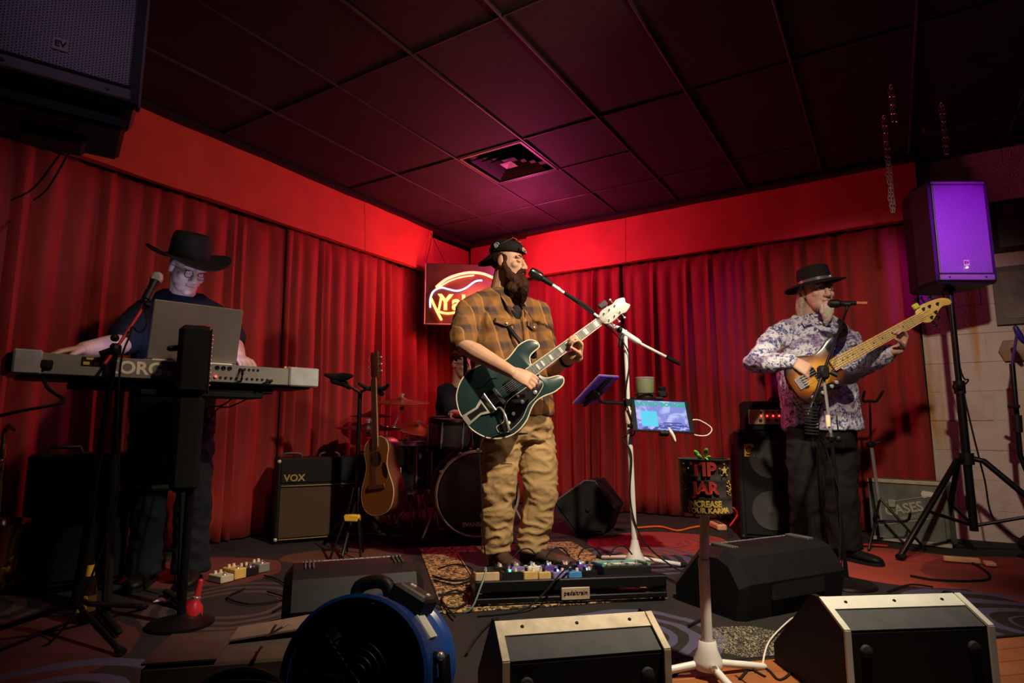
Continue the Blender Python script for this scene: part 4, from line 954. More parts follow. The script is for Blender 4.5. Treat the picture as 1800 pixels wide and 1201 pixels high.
# ------------------------------------------------------------------ keyboard player
KR = V(-1.70, 3.10, 0)
P3 = thing('person', 'keyboard player in black cowboy hat, glasses and black t-shirt looking down at a laptop', 'person', KR)
cF, cL, cU = hbasis(38, 6, 0); hF, hL, hU = hbasis(52, 26, 4)
hc = at(330, 474, 2.98); neck0 = at(320, 522, 3.08); chest = at(316, 580, 3.08); belly = at(310, 650, 3.10); hipc = at(305, 712, 3.14)
shR, shL = at(245, 552, 3.02), at(392, 560, 3.16); elR, wrR = at(213, 605, 2.80), at(147, 614, 2.52); elL, wrL = at(408, 606, 3.02), at(420, 628, 2.93)
hipR, hipL = at(268, 735, 3.10), at(338, 735, 3.18); knR, knL = at(262, 870, 3.08), at(340, 870, 3.12); anR, anL = at(258, 985, 3.12), at(336, 980, 3.14)
heR, toR = V(anR.x-.0, anR.y+.05, 0), V(anR.x+.05, anR.y-.21, 0); heL, toL = V(anL.x, anL.y+.05, 0), V(anL.x+.08, anL.y-.20, 0)
b = MB(); add_head(b, hc, hF, hL, hU, 1.0, jaw=1.08)
limb(b, [neck0-V(0, 0, .06), neck0+V(0, 0, .01), hc-hF*.03-hU*.04], [.072, .064, .060])
rings(b, [(hipc-V(0, 0, .06), cF, cL, .10, .14), (hipc+V(0, 0, .05), cF, cL, .13, .15), (belly, cF, cL, .145, .16), (chest, cF, cL, .12, .17), (neck0-V(0, 0, .13), cF, cL, .09, .15), (neck0-V(0, 0, .06), cF, cL, .065, .08)])
dn = V(0, 0, -.035)
limb(b, [shR+dn, elR, elR+(wrR-elR)*.3, wrR], [.050, .050, .048, .031]); limb(b, [shL+dn, elL, elL+(wrL-elL)*.3, wrL], [.050, .050, .048, .032])
for h, kn, an in ((hipR, knR, anR), (hipL, knL, anL)): limb(b, [h, kn, kn+(an-kn)*.35, V(an.x, an.y, .08)], [.085, .056, .054, .04])
add_hand(b, wrR, V(-.55, -.7, -.22), V(0, 0, -1), 1, (22, 22, 24, 26), 1.0, (.7, .6, .2)); add_hand(b, wrL, V(.62, -.62, -.25), V(0, 0, -1), -1, (24, 24, 26, 28), 1.0, (.7, .6, .2))
remesh(b, 'body', .0046, M['skin'], P3, None, 2)
face_parts(P3, hc, hF, hL, hU, 1.0, True, M['hair_grey'])
q = lambda l, f, u: hc+(hL*l+hF*f+hU*u)
mb = MB()
for s in (-1, 1):
    mb.torus(q(s*.031, .097, -.002), hF, .020, .0018, 16, 5, sx=1.0); mb.tube([q(s*.052, .092, .004), q(s*.078, .02, .006), q(s*.078, -.015, .0)], .0016, 5, smooth=3)
mb.tube([q(-.011, .100, .002), q(.011, .100, .002)], .0016, 5); part('glasses', mb, M['steel_black'], P3, 'thin dark framed glasses')
b = MB(); b.ell(q(0, -.028, .02), (hL*.0775, hF*.085, hU*.066), 16, 10); remesh(b, 'hair', .006, M['hair_grey'], P3, None, 1, .003, 60)
oF, oL, oU = hbasis(54, 20, -4); hb = hc+oU*.055-oF*.006
ring = lambda z, a_, b2, fz=0: [hb+oL*a_*math.cos(t)+oF*b2*math.sin(t)+oU*(z-fz*math.exp(-(a_*math.cos(t)/.03)**2)) for t in [2*PI*i/40 for i in range(40)]]
hat = part('hat', MB().loft([ring(0, .090, .112), ring(.03, .091, .112), ring(.08, .088, .108), ring(.115, .082, .10), ring(.130, .072, .088), ring(.132, .055, .068, .012), ring(.122, .03, .04, .02), ring(.112, .01, .012, .012)]), M['felt'], P3, 'black felt cowboy hat tipped down over the forehead')
mb = MB(); brim(mb, hb+oU*.004, oF, oL, oU, (.088, .110), (.195, .190), lambda a, t: .034*t**1.6*abs(math.cos(a))**1.6-.030*t**1.4*(math.sin(a)**2), .007)
part('hat_brim', mb, M['felt'], hat); part('hat_band', MB().loft([ring(.006, .0925, .1140), ring(.022, .0925, .1140)], cap=False), M['black'], hat)
b = MB(); dn = V(0, 0, -.022)
rings(b, [(hipc+V(0, 0, -.06), cF, cL, .145, .19), (belly, cF, cL, .175, .20), (chest-V(0, 0, .05), cF, cL, .165, .205), (chest+V(0, 0, .02), cF, cL, .145, .195), (neck0-V(0, 0, .085), cF, cL, .115, .168), (neck0-V(0, 0, .035), cF, cL, .088, .118), (neck0+V(0, 0, .0), cF, cL, .072, .080)])
limb(b, [shR+(chest-shR)*.18+dn, shR+dn, shR+(elR-shR)*.5, shR+(elR-shR)*.86], [.066, .070, .072, .078]); limb(b, [neck0+cL*-.07+V(0, 0, -.03), shR+dn+V(0, 0, .010)], [.062, .060]); limb(b, [neck0+cL*.07+V(0, 0, -.03), shL+dn+V(0, 0, .010)], [.062, .060]); limb(b, [shL+(chest-shL)*.18+dn, shL+dn, shL+(elL-shL)*.5, shL+(elL-shL)*.86], [.068, .074, .074, .076])
remesh(b, 'shirt', .009, M['tshirt'], P3, 'black t-shirt', 2, .009, 9, (1, 1, .8), 4)
b = MB(); rings(b, [(hipc-V(0, 0, .16), cF, cL, .12, .165), (hipc-V(0, 0, .03), cF, cL, .14, .175), (hipc+V(0, 0, .03), cF, cL, .14, .17)])
for h, kn, an in ((hipR, knR, anR), (hipL, knL, anL)): b.tube([h+V(0, 0, .04), h+(kn-h)*.5, kn, kn+(an-kn)*.6, V(an.x, an.y, .05)], [.105, .098, .084, .080, .088], 18)
remesh(b, 'jeans', .009, M['jeans'], P3, 'dark blue jeans', 2, .012, 8, (.9, .9, 1), 6)
for he, to, an in ((heR, toR, anR), (heL, toL, anL)):
    mb = MB(); shoe(mb, he+V(0, 0, .01), to+V(0, 0, .01), 1.0, .08); mb.tube([V(an.x, an.y, .05), V(an.x, an.y, .12)], [.044, .048], 12, True)
    bo = remesh(mb, 'boot', .007, M['black'], P3, None, 2); mb = MB(); sole(mb, he, to); part('boot_sole', mb, M['rubber'], bo)

# ------------------------------------------------------------------ drummer (seated behind the kit)
DR = V(-.48, 5.08, 0)
P4 = thing('person', 'drummer in glasses and black t-shirt seated behind the drum kit', 'person', DR)
cF, cL, cU = hbasis(28, 4); hF, hL, hU = hbasis(48, 8)
hc = at(811, 641, 5.0); neck0 = at(806, 676, 5.04); chest = at(806, 712, 5.04); belly = at(806, 752, 5.08); hipc = at(806, 782, 5.12)
shR, shL = at(785, 690, 4.98), at(842, 690, 5.16); elR, wrR = at(796, 728, 4.86), at(828, 738, 4.62); elL, wrL = at(858, 730, 5.05), at(864, 742, 4.80)
hipR, hipL = at(788, 790, 5.08), at(826, 790, 5.16); knR, knL = at(780, 800, 4.74), at(850, 800, 4.80); anR, anL = V(knR.x+.0, 4.92, .10), V(knL.x+.03, 5.0, .10)
b = MB(); add_head(b, hc, hF, hL, hU, 1.0); limb(b, [neck0-V(0, 0, .05), neck0+V(0, 0, .02), hc-hF*.02-hU*.05], [.07, .058, .056])
rings(b, [(hipc-V(0, 0, .03), cF, cL, .11, .15), (belly, cF, cL, .13, .15), (chest, cF, cL, .12, .16), (neck0-V(0, 0, .10), cF, cL, .09, .155), (neck0-V(0, 0, .03), cF, cL, .055, .075)])
limb(b, [shR, elR, elR+(wrR-elR)*.3, wrR], [.055, .047, .045, .028]); limb(b, [shL, elL, elL+(wrL-elL)*.3, wrL], [.055, .047, .045, .028])
for h, kn, an in ((hipR, knR, anR), (hipL, knL, anL)): limb(b, [h, kn, kn+(an-kn)*.35, an], [.085, .062, .055, .04])
add_hand(b, wrR, V(.75, -.5, -.3), V(-.2, .2, -1), -1, (50, 55, 60, 62), .95); add_hand(b, wrL, V(.35, -.8, -.3), V(0, .1, -1), 1, (50, 55, 60, 62), .95)
remesh(b, 'body', .006, M['skin'], P4, None, 2); face_parts(P4, hc, hF, hL, hU, 1.0, False, M['hair_dark'])
q = lambda l, f, u: hc+(hL*l+hF*f+hU*u)
b = MB(); b.ell(q(0, -.022, .045), (hL*.079, hF*.098, hU*.082), 18, 12); remesh(b, 'hair', .006, M['hair_dark'], P4, 'short dark hair', 1, .004, 50)
mb = MB()
for s in (-1, 1):
    mb.torus(q(s*.031, .098, .002), hF, .021, .0035, 14, 5); mb.tube([q(s*.052, .092, .006), q(s*.079, .02, .008), q(s*.078, -.015, .0)], .003, 5, smooth=3)
mb.tube([q(-.011, .100, .004), q(.011, .100, .004)], .003, 5); part('glasses', mb, M['black_gloss'], P4, 'dark framed glasses')
b = MB(); rings(b, [(hipc+V(0, 0, .0), cF, cL, .14, .18), (belly, cF, cL, .155, .18), (chest, cF, cL, .145, .19), (neck0-V(0, 0, .08), cF, cL, .105, .17), (neck0-V(0, 0, .03), cF, cL, .07, .09)])
limb(b, [shR, shR+(elR-shR)*.5, shR+(elR-shR)*.8], [.082, .074, .070]); limb(b, [shL, shL+(elL-shL)*.5, shL+(elL-shL)*.8], [.082, .074, .070])
remesh(b, 'shirt', .009, M['tshirt'], P4, None, 2, .008, 9, (1, 1, .8), 4)
b = MB(); rings(b, [(hipc-V(0, 0, .06), cF, cL, .15, .18), (hipc+V(0, 0, .05), cF, cL, .15, .18)])
for h, kn, an in ((hipR, knR, anR), (hipL, knL, anL)): b.tube([h, h+(kn-h)*.5, kn, kn+(an-kn)*.5, V(an.x, an.y, .07)], [.10, .092, .082, .074, .07], 16)
remesh(b, 'trousers', .010, M['blackpants'], P4, None, 2)
for an in (anR, anL):
    mb = MB(); he, to = V(an.x, an.y+.06, 0), V(an.x+.06, an.y-.20, 0); shoe(mb, he+V(0, 0, .01), to+V(0, 0, .01)); bo = remesh(mb, 'shoe', .008, M['black'], P4, None, 1); mb = MB(); sole(mb, he, to); part('shoe_sole', mb, M['rubber'], bo)
tag(link('drumstick', MB().tube([wrR+V(.09, -.06, -.03)-V(.9, .3, .7)*.07, wrR+V(.09, -.06, -.03), wrR+V(.09, -.06, -.03)+V(.6, -.45, -.08)*.38], [.007, .007, .003], 8, True).mesh('drumstick', wrR), M['raw_wood_edge'], None, wrR), 'wooden drumstick in the drummer right hand', 'drumstick')
th = thing('drum_throne', 'round black drum stool under the drummer', 'stool', V(hipc.x, hipc.y+.02, 0))
part('stool_seat', MB().lathe([(.10, hipc.z-.20), (.155, hipc.z-.19), (.16, hipc.z-.14), (.13, hipc.z-.125), (.02, hipc.z-.12)], (hipc.x, hipc.y+.02, 0)), M['black'], th)
part('stool_post', MB().cyl((hipc.x, hipc.y+.02, .15), (hipc.x, hipc.y+.02, hipc.z-.19), .014), M['chrome'], th)
for k in range(3):
    a = 2*PI*k/3+.4; part('leg', MB().tube([V(hipc.x, hipc.y+.02, .26), V(hipc.x+.24*math.cos(a), hipc.y+.02+.24*math.sin(a), .012)], .010, 8, True), M['chrome'], th)
# ================================================================== GEAR
def boxpart(name, fr_, c, d, m, parent, bev=.006, label=None): return part(name, MB(fr_).box(c, d, bev), m, parent, label, smooth=False)
def letters(name, txt, size, fr_, c, m, parent, ext=.0012, sx=1.0, bold=0.0):
    return part(name, MB(fr_).text(txt, size, Matrix.Translation(Vector(c)), ext, None, sx, bold), m, parent, smooth=False)
# ---- white microphone stand with boom (singer)
pb = V(.665, 3.40, 0); tp_ = at(1099, 590, 3.38)
ms = thing('microphone_stand', 'white boom microphone stand holding the singer microphone and two tablets', 'microphone stand', pb)
ptop = V(tp_.x, tp_.y, tp_.z)
part('lower_tube', MB().tube([pb+V(0, 0, .10), pb+(ptop-pb)*.64], .0155, 14), M['white_paint'], ms)
part('upper_tube', MB().tube([pb+(ptop-pb)*.62, ptop+V(0, 0, .03)], .0115, 14), M['white_paint'], ms)
part('height_clutch', MB().tube([pb+(ptop-pb)*.61, pb+(ptop-pb)*.615, pb+(ptop-pb)*.665, pb+(ptop-pb)*.67], [.017, .0195, .0195, .015], 14), M['cream'], ms)
part('base_cone', MB().lathe([(.055, .035), (.055, .05), (.032, .09), (.022, .13), (.019, .15)], pb, (0, 0, 1), 18), M['white_paint'], ms)
for a in (.12, 2.2, 4.3):
    d = V(math.cos(a), math.sin(a), 0); lg = part('leg', MB().tube([pb+d*.03+V(0, 0, .055), pb+d*.27+V(0, 0, .014)], .011, 10, True), M['white_paint'], ms)
    part('rubber_foot', MB().tube([pb+d*.25+V(0, 0, .016), pb+d*.29+V(0, 0, .0135)], .0125, 8), M['rubber'], lg)
m0, m1, m2 = at(965, 497, 3.24), at(1098, 590, 3.38), at(1195, 640, 3.49)
bm = part('boom_arm', MB().tube([m0, at(1000, 521, 3.28), m1, at(1172, 628, 3.464)], .0085, 12), M['white_paint'], ms)
part('boom_grip', MB().tube([at(1170, 627, 3.462), m2], .0115, 12), M['black'], bm, 'black counterweight grip')
part('boom_clutch', MB().tube([at(1082, 575, 3.36), at(1086, 578, 3.365), at(1120, 600, 3.40), at(1126, 604, 3.405)], [.011, .017, .017, .011], 12), M['white_paint'], ms)
part('cable_wrap', MB().tube([at(992, 515, 3.26), at(1028, 538, 3.30), at(1044, 550, 3.32)], [.010, .014, .010], 8), M['rubber'], bm)
part('clutch_knob', MB().tube([ptop+V(-.02, -.02, .0), ptop+V(-.035, -.03, -.03), ptop+V(-.04, -.03, -.065)], [.012, .013, .008], 8, True).ball(ptop+V(-.035, -.02, .03), .018), M['black'], ms)
# microphone
mc0, mc1 = at(934, 478, 3.20), m0
mic = thing('microphone', 'black microphone close to the bearded singer mouth on the white boom', 'microphone', mc1)
ax = (mc1-mc0).normalized()
part('mic_head', MB().lathe([(.012, -.012), (.024, -.006), (.028, .01), (.0285, .05), (.026, .062), (.018, .068)], mc0, ax, 18), M['black_gloss'], mic)
part('mic_body', MB().tube([mc0+ax*.066, mc0+ax*.07, mc1, mc1+ax*.012], [.016, .0165, .012, .011], 14), M['black'], mic)
part('mic_clip', MB().tube([mc1-ax*.03, mc1+ax*.02], [.0155, .014], 10), M['black'], mic)
part('mic_plug', MB().tube([mc1+ax*.012, mc1+ax*.07], .0095, 10), M['chrome'], mic)
cable('microphone_cable', [mc1+ax*.07, at(1060, 568, 3.31), at(1105, 620, 3.355), at(1100, 700, 3.36), at(1116, 760, 3.36), at(1094, 770, 3.40), at(1110, 800, 3.36), at(1108, 880, 3.37), at(1130, 950, 3.37), V(.86, 3.33, .02), V(.95, 3.1, .008), V(.80, 2.9, .008)], .0042, M['rubber'], 'black cable spiralling down the white microphone stand', n=6)
# tablet facing the singer (violet back) on an arm
ta, tb, tc_ = at(1000, 709, 3.30), at(1054, 660, 3.22), at(1098, 663, 3.42)
ex, ey = (tc_-tb), (ta-tb); tf = frame(tb, ex, ey)
t = thing('tablet', 'violet backed tablet tilted towards the singer left of the white stand', 'tablet', tb)
nrm = tf.to_3x3() @ V(0, 0, 1); sgn = 1 if nrm.y < 0 else -1
part('tablet_body', MB(tf).box((.10, ey.length/2, 0), (.20, ey.length, .009), .003), M['purple_back'], t, smooth=False)
part('tablet_rim', MB(tf).box((.10, ey.length/2, -.005*sgn), (.204, ey.length+.004, .003), .001), M['brushed'], t, smooth=False)
part('clamp_plate', MB(tf).box((.10, ey.length*.62, .012*sgn), (.10, .07, .016), .004).box((.10, ey.length*.5, .014*sgn), (.03, ey.length*1.06, .010), .003), M['black'], t, smooth=False)
part('mount_arm', MB().tube([at(1052, 693, 3.30), at(1056, 706, 3.33), at(1075, 708, 3.37), at(1100, 709, 3.395)], .009, 8, True, smooth=3).box(at(1103, 708, 3.395), (.045, .045, .05), .008), M['black'], t)
# tablet facing the audience
tf = frame(at(1113, 757, 3.30), at(1222, 762, 3.30)-at(1113, 757, 3.30), at(1098, 700, 3.42)-at(1113, 757, 3.30)); TW, TH = (at(1222, 762, 3.30)-at(1113, 757, 3.30)).length, .215
t = thing('tablet', 'tablet with a lit blue screen and green title clamped right of the white stand', 'tablet', tf.translation)
part('tablet_body', MB(tf).box((TW/2, TH/2, -.005), (TW, TH, .009), .003), M['black_gloss'], t, smooth=False)
scr = mat('tablet_screen', (.02, .02, .02), .2); g = NG(scr); o = g.obj(); R3 = tf.to_3x3()
yy = g.vm('DOT_PRODUCT', o, tuple(R3 @ V(0, 1, 0))); nn = g.noise(g.vm('MULTIPLY', o, (26, 26, 70)), 1, 4, 1)
cE = g.mix(g.step(g.noise(o, 16, 4, 1), .42, .62), (.22, .26, .75), (.50, .55, .95)); cE = g.mix(g.m('MULTIPLY', g.step(yy, .085, .03), g.step(nn, .46, .54)), cE, (.05, .06, .40))
g.l(cE, g.b.inputs['Emission Color']); g.b.inputs['Emission Strength'].default_value = .95
sp = part('screen', MB(tf).box((TW*.5, TH*.5, .0), (TW*.84, TH*.90, .002)), scr, t, smooth=False)
teal = emis('teal_screen_lettering', (.0, .42, .30), 1.0); cyan = emis('cyan_screen_panel', (.05, .62, .85), 1.0); navy = emis('navy_screen_lettering', (.03, .04, .35), .8)
letters('screen_title', 'BAYOU BOOGIE', .036, tf, (TW*.50, TH*.83, .002), teal, sp, .0005, 1.05, .0022)
boxpart('screen_panel', tf, (TW*.29, TH*.38, .0015), (.088, .100, .001), cyan, sp, 0)
for k, (x, y, w_) in enumerate(((.66, .27, .30), (.72, .19, .34), (.64, .11, .26))): boxpart('screen_caption_line', tf, (TW*x, TH*y, .0016), (TW*w_, .007, .0008), navy, sp, 0)
part('holder', MB(tf).box((TW*.5, TH*.5, -.016), (.06, TH*.9, .014), .004).box((TW*.5, -.008, -.006), (.05, .02, .03), .005).box((TW*.5, TH+.008, -.006), (.05, .02, .03), .005).tube([V(TW*.45, TH*.4, -.02), V(TW*.2, TH*.25, -.05), V(-.02, TH*.2, -.02)], .010, 8, smooth=3), M['black'], t)
part('holder_claw', MB(tf).tube([V(TW*.58, .02, .006), V(TW*.60, -.005, .012), V(TW*.64, -.03, .004), V(TW*.66, -.055, .0)], [.006, .009, .008, .004], 8, True, smooth=3), M['white_paint'], t, 'white hooked claw of the holder')
part('charging_cable', MB().tube([tf @ V(TW+.002, TH*.42, -.004), tf @ V(TW+.04, TH*.40, 0), tf @ V(TW+.095, TH*.18, 0), tf @ V(TW+.07, TH*.0, -.01), tf @ V(TW+.02, -.0, -.02), tf @ V(TW-.03, .02, -.02)], [.004, .003, .003, .003, .003, .003], 6, smooth=6), M['cream_cloth'], t)
# cup holder, cup and small black camera clamp
cupc = at(1134, 698, 3.50)
cup = thing('drinking_cup', 'olive green steel tumbler in a holder beside the white stand', 'cup', cupc-V(0, 0, .0))
part('cup_body', MB().lathe([(.044, 0), (.047, .006), (.052, .05), (.054, .100)], cupc, (0, 0, 1), 24), M['olive'], cup)
part('cup_rim', MB().lathe([(.054, .100), (.055, .103), (.055, .112), (.050, .114), (.049, .100)], cupc, (0, 0, 1), 24, False), M['chrome'], cup)
ch = thing('cup_holder', 'black clamp-on cup holder between the white stand and the lit tablet', 'holder', cupc-V(0, 0, .02))
part('holder_ring', MB().torus(cupc+V(0, 0, .018), (0, 0, 1), .0575, .004, 24, 6).lathe([(.05, -.012), (.05, -.003)], cupc, (0, 0, 1), 20), M['black'], ch)
part('holder_arm', MB().tube([cupc+V(-.056, -.01, -.005), cupc+V(-.075, -.02, -.012), pb+(ptop-pb)*((cupc.z-.012-0)/ptop.z)+V(.012, 0, 0)], .008, 8), M['black'], ch)
cl = at(1164, 693, 3.50); part('side_clamp', MB().box(cl, (.05, .045, .04), .008).lathe([(.018, .02), (.022, .03), (.022, .04), (.012, .045)], cl, (0, 0, 1), 12), M['black'], ch)
# ---- tip jar on its white pole
tj = V(.598, 1.965, 0); jc = V(.612, 1.965, 0); jb, jt = at(1236, 900, 1.965).z, at(1232, 806, 1.965).z
st = thing('pole_stand', 'white pole stand with cone base carrying the tip jar', 'stand', tj)
part('base_cone', MB().lathe([(.040, .030), (.043, .036), (.043, .055), (.030, .085), (.026, .110), (.024, .112), (.024, .10)], tj, (0, 0, 1), 20), M['white_paint'], st)
part('lower_tube', MB().tube([tj+V(0, 0, .10), tj+V(0, 0, .34)], .0165, 14), M['white_paint'], st)
part('upper_tube', MB().tube([tj+V(0, 0, .33), V(jc.x-.004, jc.y, jb)], .0145, 14), M['white_paint'], st)
part('tube_collar', MB().tube([tj+V(0, 0, .325), tj+V(0, 0, .35)], .0175, 14), M['cream'], st)
for a, ln in ((.30, .20), (3.22, .22), (4.9, .20)):
    d = V(math.cos(a), math.sin(a), 0); lg = part('leg', MB().tube([tj+d*.02+V(0, 0, .045), tj+d*ln+V(0, 0, .013)], .0115, 10, True), M['white_paint'], st)
part('thumb_screw', MB().lathe([(.010, 0), (.010, .02), (.004, .022)], tj+V(0, -.04, .05), (0, -1, 0), 10), M['chrome'], st)
cr = .0795
jar = thing('tip_jar', 'dark painted tin can lettered TIP JAR standing on the white pole', 'tip jar', V(jc.x, jc.y, jb))
hz = jt-jb
prof = [(cr*.98, 0), (cr*1.01, .002), (cr*1.01, .006), (cr*.985, .009)]
for f_ in (.30, .62): prof += [(cr*.985, hz*f_-.005), (cr*1.0, hz*f_), (cr*.985, hz*f_+.005)]
prof += [(cr*.985, hz-.008), (cr*1.01, hz-.005), (cr*1.01, hz), (cr*.96, hz), (cr*.95, hz-.01), (cr*.95, .012), (.002, .012)]
part('can_body', MB().lathe(prof, V(jc.x, jc.y, jb), (0, 0, 1), 40), M['can'], jar)
fa = math.atan2(-jc.y, -jc.x)-.10
def canwarp(zc, ang0):
    def f(p):
        a = fa+ang0+p.x/cr; r = cr*1.004+p.z
        return V(jc.x+r*math.cos(a), jc.y+r*math.sin(a), jb+zc+p.y)
    return f
I4 = Matrix.Identity(4)
part('jar_lettering', MB().text('TIP', .056, I4, .0012, canwarp(hz*.81, .06), 1.0, .0022), M['red_paint'], jar, 'red hand painted word TIP')
part('jar_lettering', MB().text('JAR', .050, I4, .0012, canwarp(hz*.47, .12), 1.0, .002), M['red_paint'], jar, 'red hand painted word JAR')
part('jar_lettering', MB().text('INCREASE', .024, I4, .0012, canwarp(hz*.19, .07), .95, .001), M['gold_paint'], jar, 'gold painted words')
part('jar_lettering', MB().text('YOUR KARMA', .021, I4, .0012, canwarp(hz*.075, .22), 1.0, .001), M['gold_paint'], jar)
def star(ang0, zc, R=.014):
    mb = MB(); w_ = canwarp(zc, ang0); vs = []
    for lay in (.0003, .0018): vs += [w_(V((R if k % 2 == 0 else R*.42)*math.sin(PI*k/5), (R if k % 2 == 0 else R*.42)*math.cos(PI*k/5), lay)) for k in range(10)]
    mb.add(vs, [list(range(10)), list(range(10, 20))]+[(k, (k+1) % 10, 10+(k+1) % 10, 10+k) for k in range(10)])
    for k in range(5): mb.ball(w_(V(R*1.35*math.sin(2*PI*k/5), R*1.35*math.cos(2*PI*k/5), .001)), .0022, 6, 5)
    return part('painted_star', mb, M['gold_paint'], jar)
star(-.75, hz*.80); star(.92, hz*.80)
for a0 in (-.82, 1.18):
    mb = MB(); rr_ = random.Random(3)
    for k in range(24):
        y = rr_.uniform(-1, 1); x = rr_.uniform(-1, 1)*(1-.25*abs(y)); mb.ball(canwarp(hz*.47, a0)(V(x*.014, y*.022, .0005)), .0022, 6, 4)
    part('painted_cone', mb, M['gold_paint'], jar)
lf = V(jc.x-.018, jc.y-.03, jt)
sprig = thing('leaf_sprig', 'small bright green leaf sprig poking out of the tip jar', 'plant', lf)
part('stem', MB().tube([lf+V(.012, -.045, -.01), lf+V(.004, -.03, .004), lf+V(0, 0, -.03)], .0022, 6, smooth=3), M['leaf'], sprig)
for dx_, dz_, sx in ((-.022, .018, 1), (.006, .022, 1), (-.014, .008, .8), (.012, .004, .8)):
    p_ = lf+V(dx_, -.03, dz_); d_ = V(dx_, -.008, dz_+.004).normalized()
    part('leaf', MB().ell(p_, (d_*.014*sx, d_.cross(V(0, 1, 0)).normalized()*.007, V(0, .0022, 0)), 10, 6), M['leaf'], sprig)
# ---- bassist microphone stand
b0 = V(1.615, 3.05, 0); k1 = at(1461, 768, 3.06)
bs = thing('microphone_stand', 'black round base boom microphone stand in front of the bassist', 'microphone stand', b0)
part('round_base', MB().lathe([(.125, 0), (.13, .004), (.125, .014), (.05, .022), (.02, .035), (.014, .04)], b0, (0, 0, 1), 28), M['steel_black'], bs)
part('lower_tube', MB().tube([b0+V(0, 0, .03), k1], .0095, 12), M['steel_black'], bs)
part('height_clutch', MB().tube([k1-V(0, 0, .02), k1, k1+V(0, 0, .02)], [.018, .026, .018], 12).ball(k1+V(.03, -.01, -.01), .018), M['black'], bs)
part('upper_tube', MB().tube([k1, at(1457, 735, 3.06), at(1447, 660, 3.06)], .0075, 10), M['chrome'], bs)
part('tube_collar', MB().tube([at(1456, 750, 3.06), at(1455, 730, 3.06)], .012, 10), M['cream'], bs)
part('boom_clutch', MB().box(at(1447, 655, 3.05), (.05, .05, .07), .012).cyl(at(1447, 655, 3.05)+V(.02, -.03, 0), at(1447, 655, 3.05)+V(.05, -.045, -.02), .012), M['black'], bs)
part('boom_arm', MB().tube([at(1420, 730, 3.02), at(1432, 700, 3.03), at(1447, 655, 3.045), at(1466, 605, 3.10), at(1488, 545, 3.17)], [.013, .010, .0075, .0075, .006], 10), M['steel_black'], bs)
mic = thing('microphone', 'black microphone with an orange tipped lead in front of the bassist beard', 'microphone', at(1488, 540, 3.18))
part('mic_head', MB().tube([at(1456, 534, 3.22), at(1459, 534, 3.22), at(1472, 534, 3.20), at(1478, 534, 3.19)], [.012, .022, .024, .016], 14), M['black'], mic)
part('mic_body', MB().tube([at(1478, 534, 3.19), at(1505, 533, 3.17)], [.015, .011], 12), M['black'], mic)
part('mic_clip', MB().tube([at(1484, 535, 3.185), at(1494, 535, 3.175)], .016, 10).tube([at(1489, 537, 3.18), at(1488, 546, 3.172)], .008, 8), M['black'], mic)
part('mic_plug', MB().tube([at(1505, 533, 3.17), at(1508, 533, 3.168)], .010, 8).tube([at(1508, 533, 3.168), at(1524, 533, 3.155)], .008, 8), mat('orange_plug', (.55, .16, .09), .4), mic, 'orange plug')
mb = MB(); c0 = at(1424, 716, 2.99); n = 9
pts = []
for i in range(n*10+1): a = 2*PI*i/10; pts.append(c0+V(.028*math.cos(a), .028*math.sin(a), -.135*i/(n*10)))
pts = [at(1440, 680, 3.0), at(1430, 705, 2.99)]+pts+[at(1452, 790, 3.04), at(1475, 860, 3.03), at(1478, 940, 3.03), at(1474, 1010, 3.03), V(1.5, 2.95, .006), V(1.25, 2.75, .006)]
solo('coiled_cable', mb.tube(pts, .0045, 6), M['rubber'], 'black coiled cable on the bassist microphone stand', 'cable')
# ---- bass amplifier stack
f0 = yawframe(V(1.90, 4.14, 0), -16)
cab = thing('speaker_cabinet', 'tall black bass speaker cabinet behind the bassist', 'speaker cabinet', f0.translation)
boxpart('cabinet_body', f0, (0, .18, .37), (.72, .36, .72), M['tolex'], cab, .012)
boxpart('grille', f0, (0, -.006, .37), (.66, .014, .66), M['rubber'], cab, .004)
for sx in (-1, 1):
    for sz in (.02, .72): part('corner_cap', MB(f0).ball((sx*.345, .01, sz), .022, 8, 6), M['black'], cab)
    part('foot', MB(f0).box((sx*.28, .08, .005), (.05, .05, .010)).box((sx*.28, .30, .005), (.05, .05, .010)), M['rubber'], cab)
for sx, sz in ((-.16, .20), (.16, .20), (-.16, .54), (.16, .54)): part('speaker_cone', MB(f0).lathe([(.13, .0), (.125, .006), (.05, -.004), (.02, .004)], (sx, -.014, sz), (0, -1, 0), 20), M['grey_screen'], cab)
sk = boxpart('sticker', f0, (-.285, -.015, .60), (.062, .003, .085), M['yellow'], cab, 0, 'yellow warning sticker')
part('sticker_print', MB(f0).torus((-.285, -.018, .605), (0, 1, 0), .018, .004, 14, 5).box((-.285, -.0175, .57), (.04, .001, .010)).text('Z', .03, frame((-.285, -.0175, .605), (1, 0, 0), (0, 0, 1)), .0006), M['black'], sk)
hd = thing('amplifier_head', 'bass amplifier head with a tan panel and red lights on the tall cabinet', 'amplifier', f0 @ V(0, 0, .73))
boxpart('head_body', f0, (0, .16, .832), (.62, .30, .205), M['tolex'], hd, .012)
fp = boxpart('front_panel', f0, (0, -.001, .825), (.55, .016, .10), mat('tan_panel', (.42, .29, .17), .5), hd, .003)
for k in range(9): part('control_knob', MB(f0).lathe([(.011, 0), (.010, .014), (.003, .015)], (-.20+.05*k, -.009, .803), (0, -1, 0), 10), M['black'], fp)
for k in range(5):
    part('control_knob', MB(f0).lathe([(.009, 0), (.008, .012), (.003, .013)], (-.195+.038*k, -.009, .856), (0, -1, 0), 10), M['black'], fp)
    part('indicator_light', MB(f0).ball((-.195+.038*k, -.010, .832), .0055, 8, 6), M['led_red'], fp)
part('handle', MB(f0).tube([V(-.12, .16, .935), V(-.11, .16, .955), V(.11, .16, .955), V(.12, .16, .935)], .010, 8), M['black'], hd)
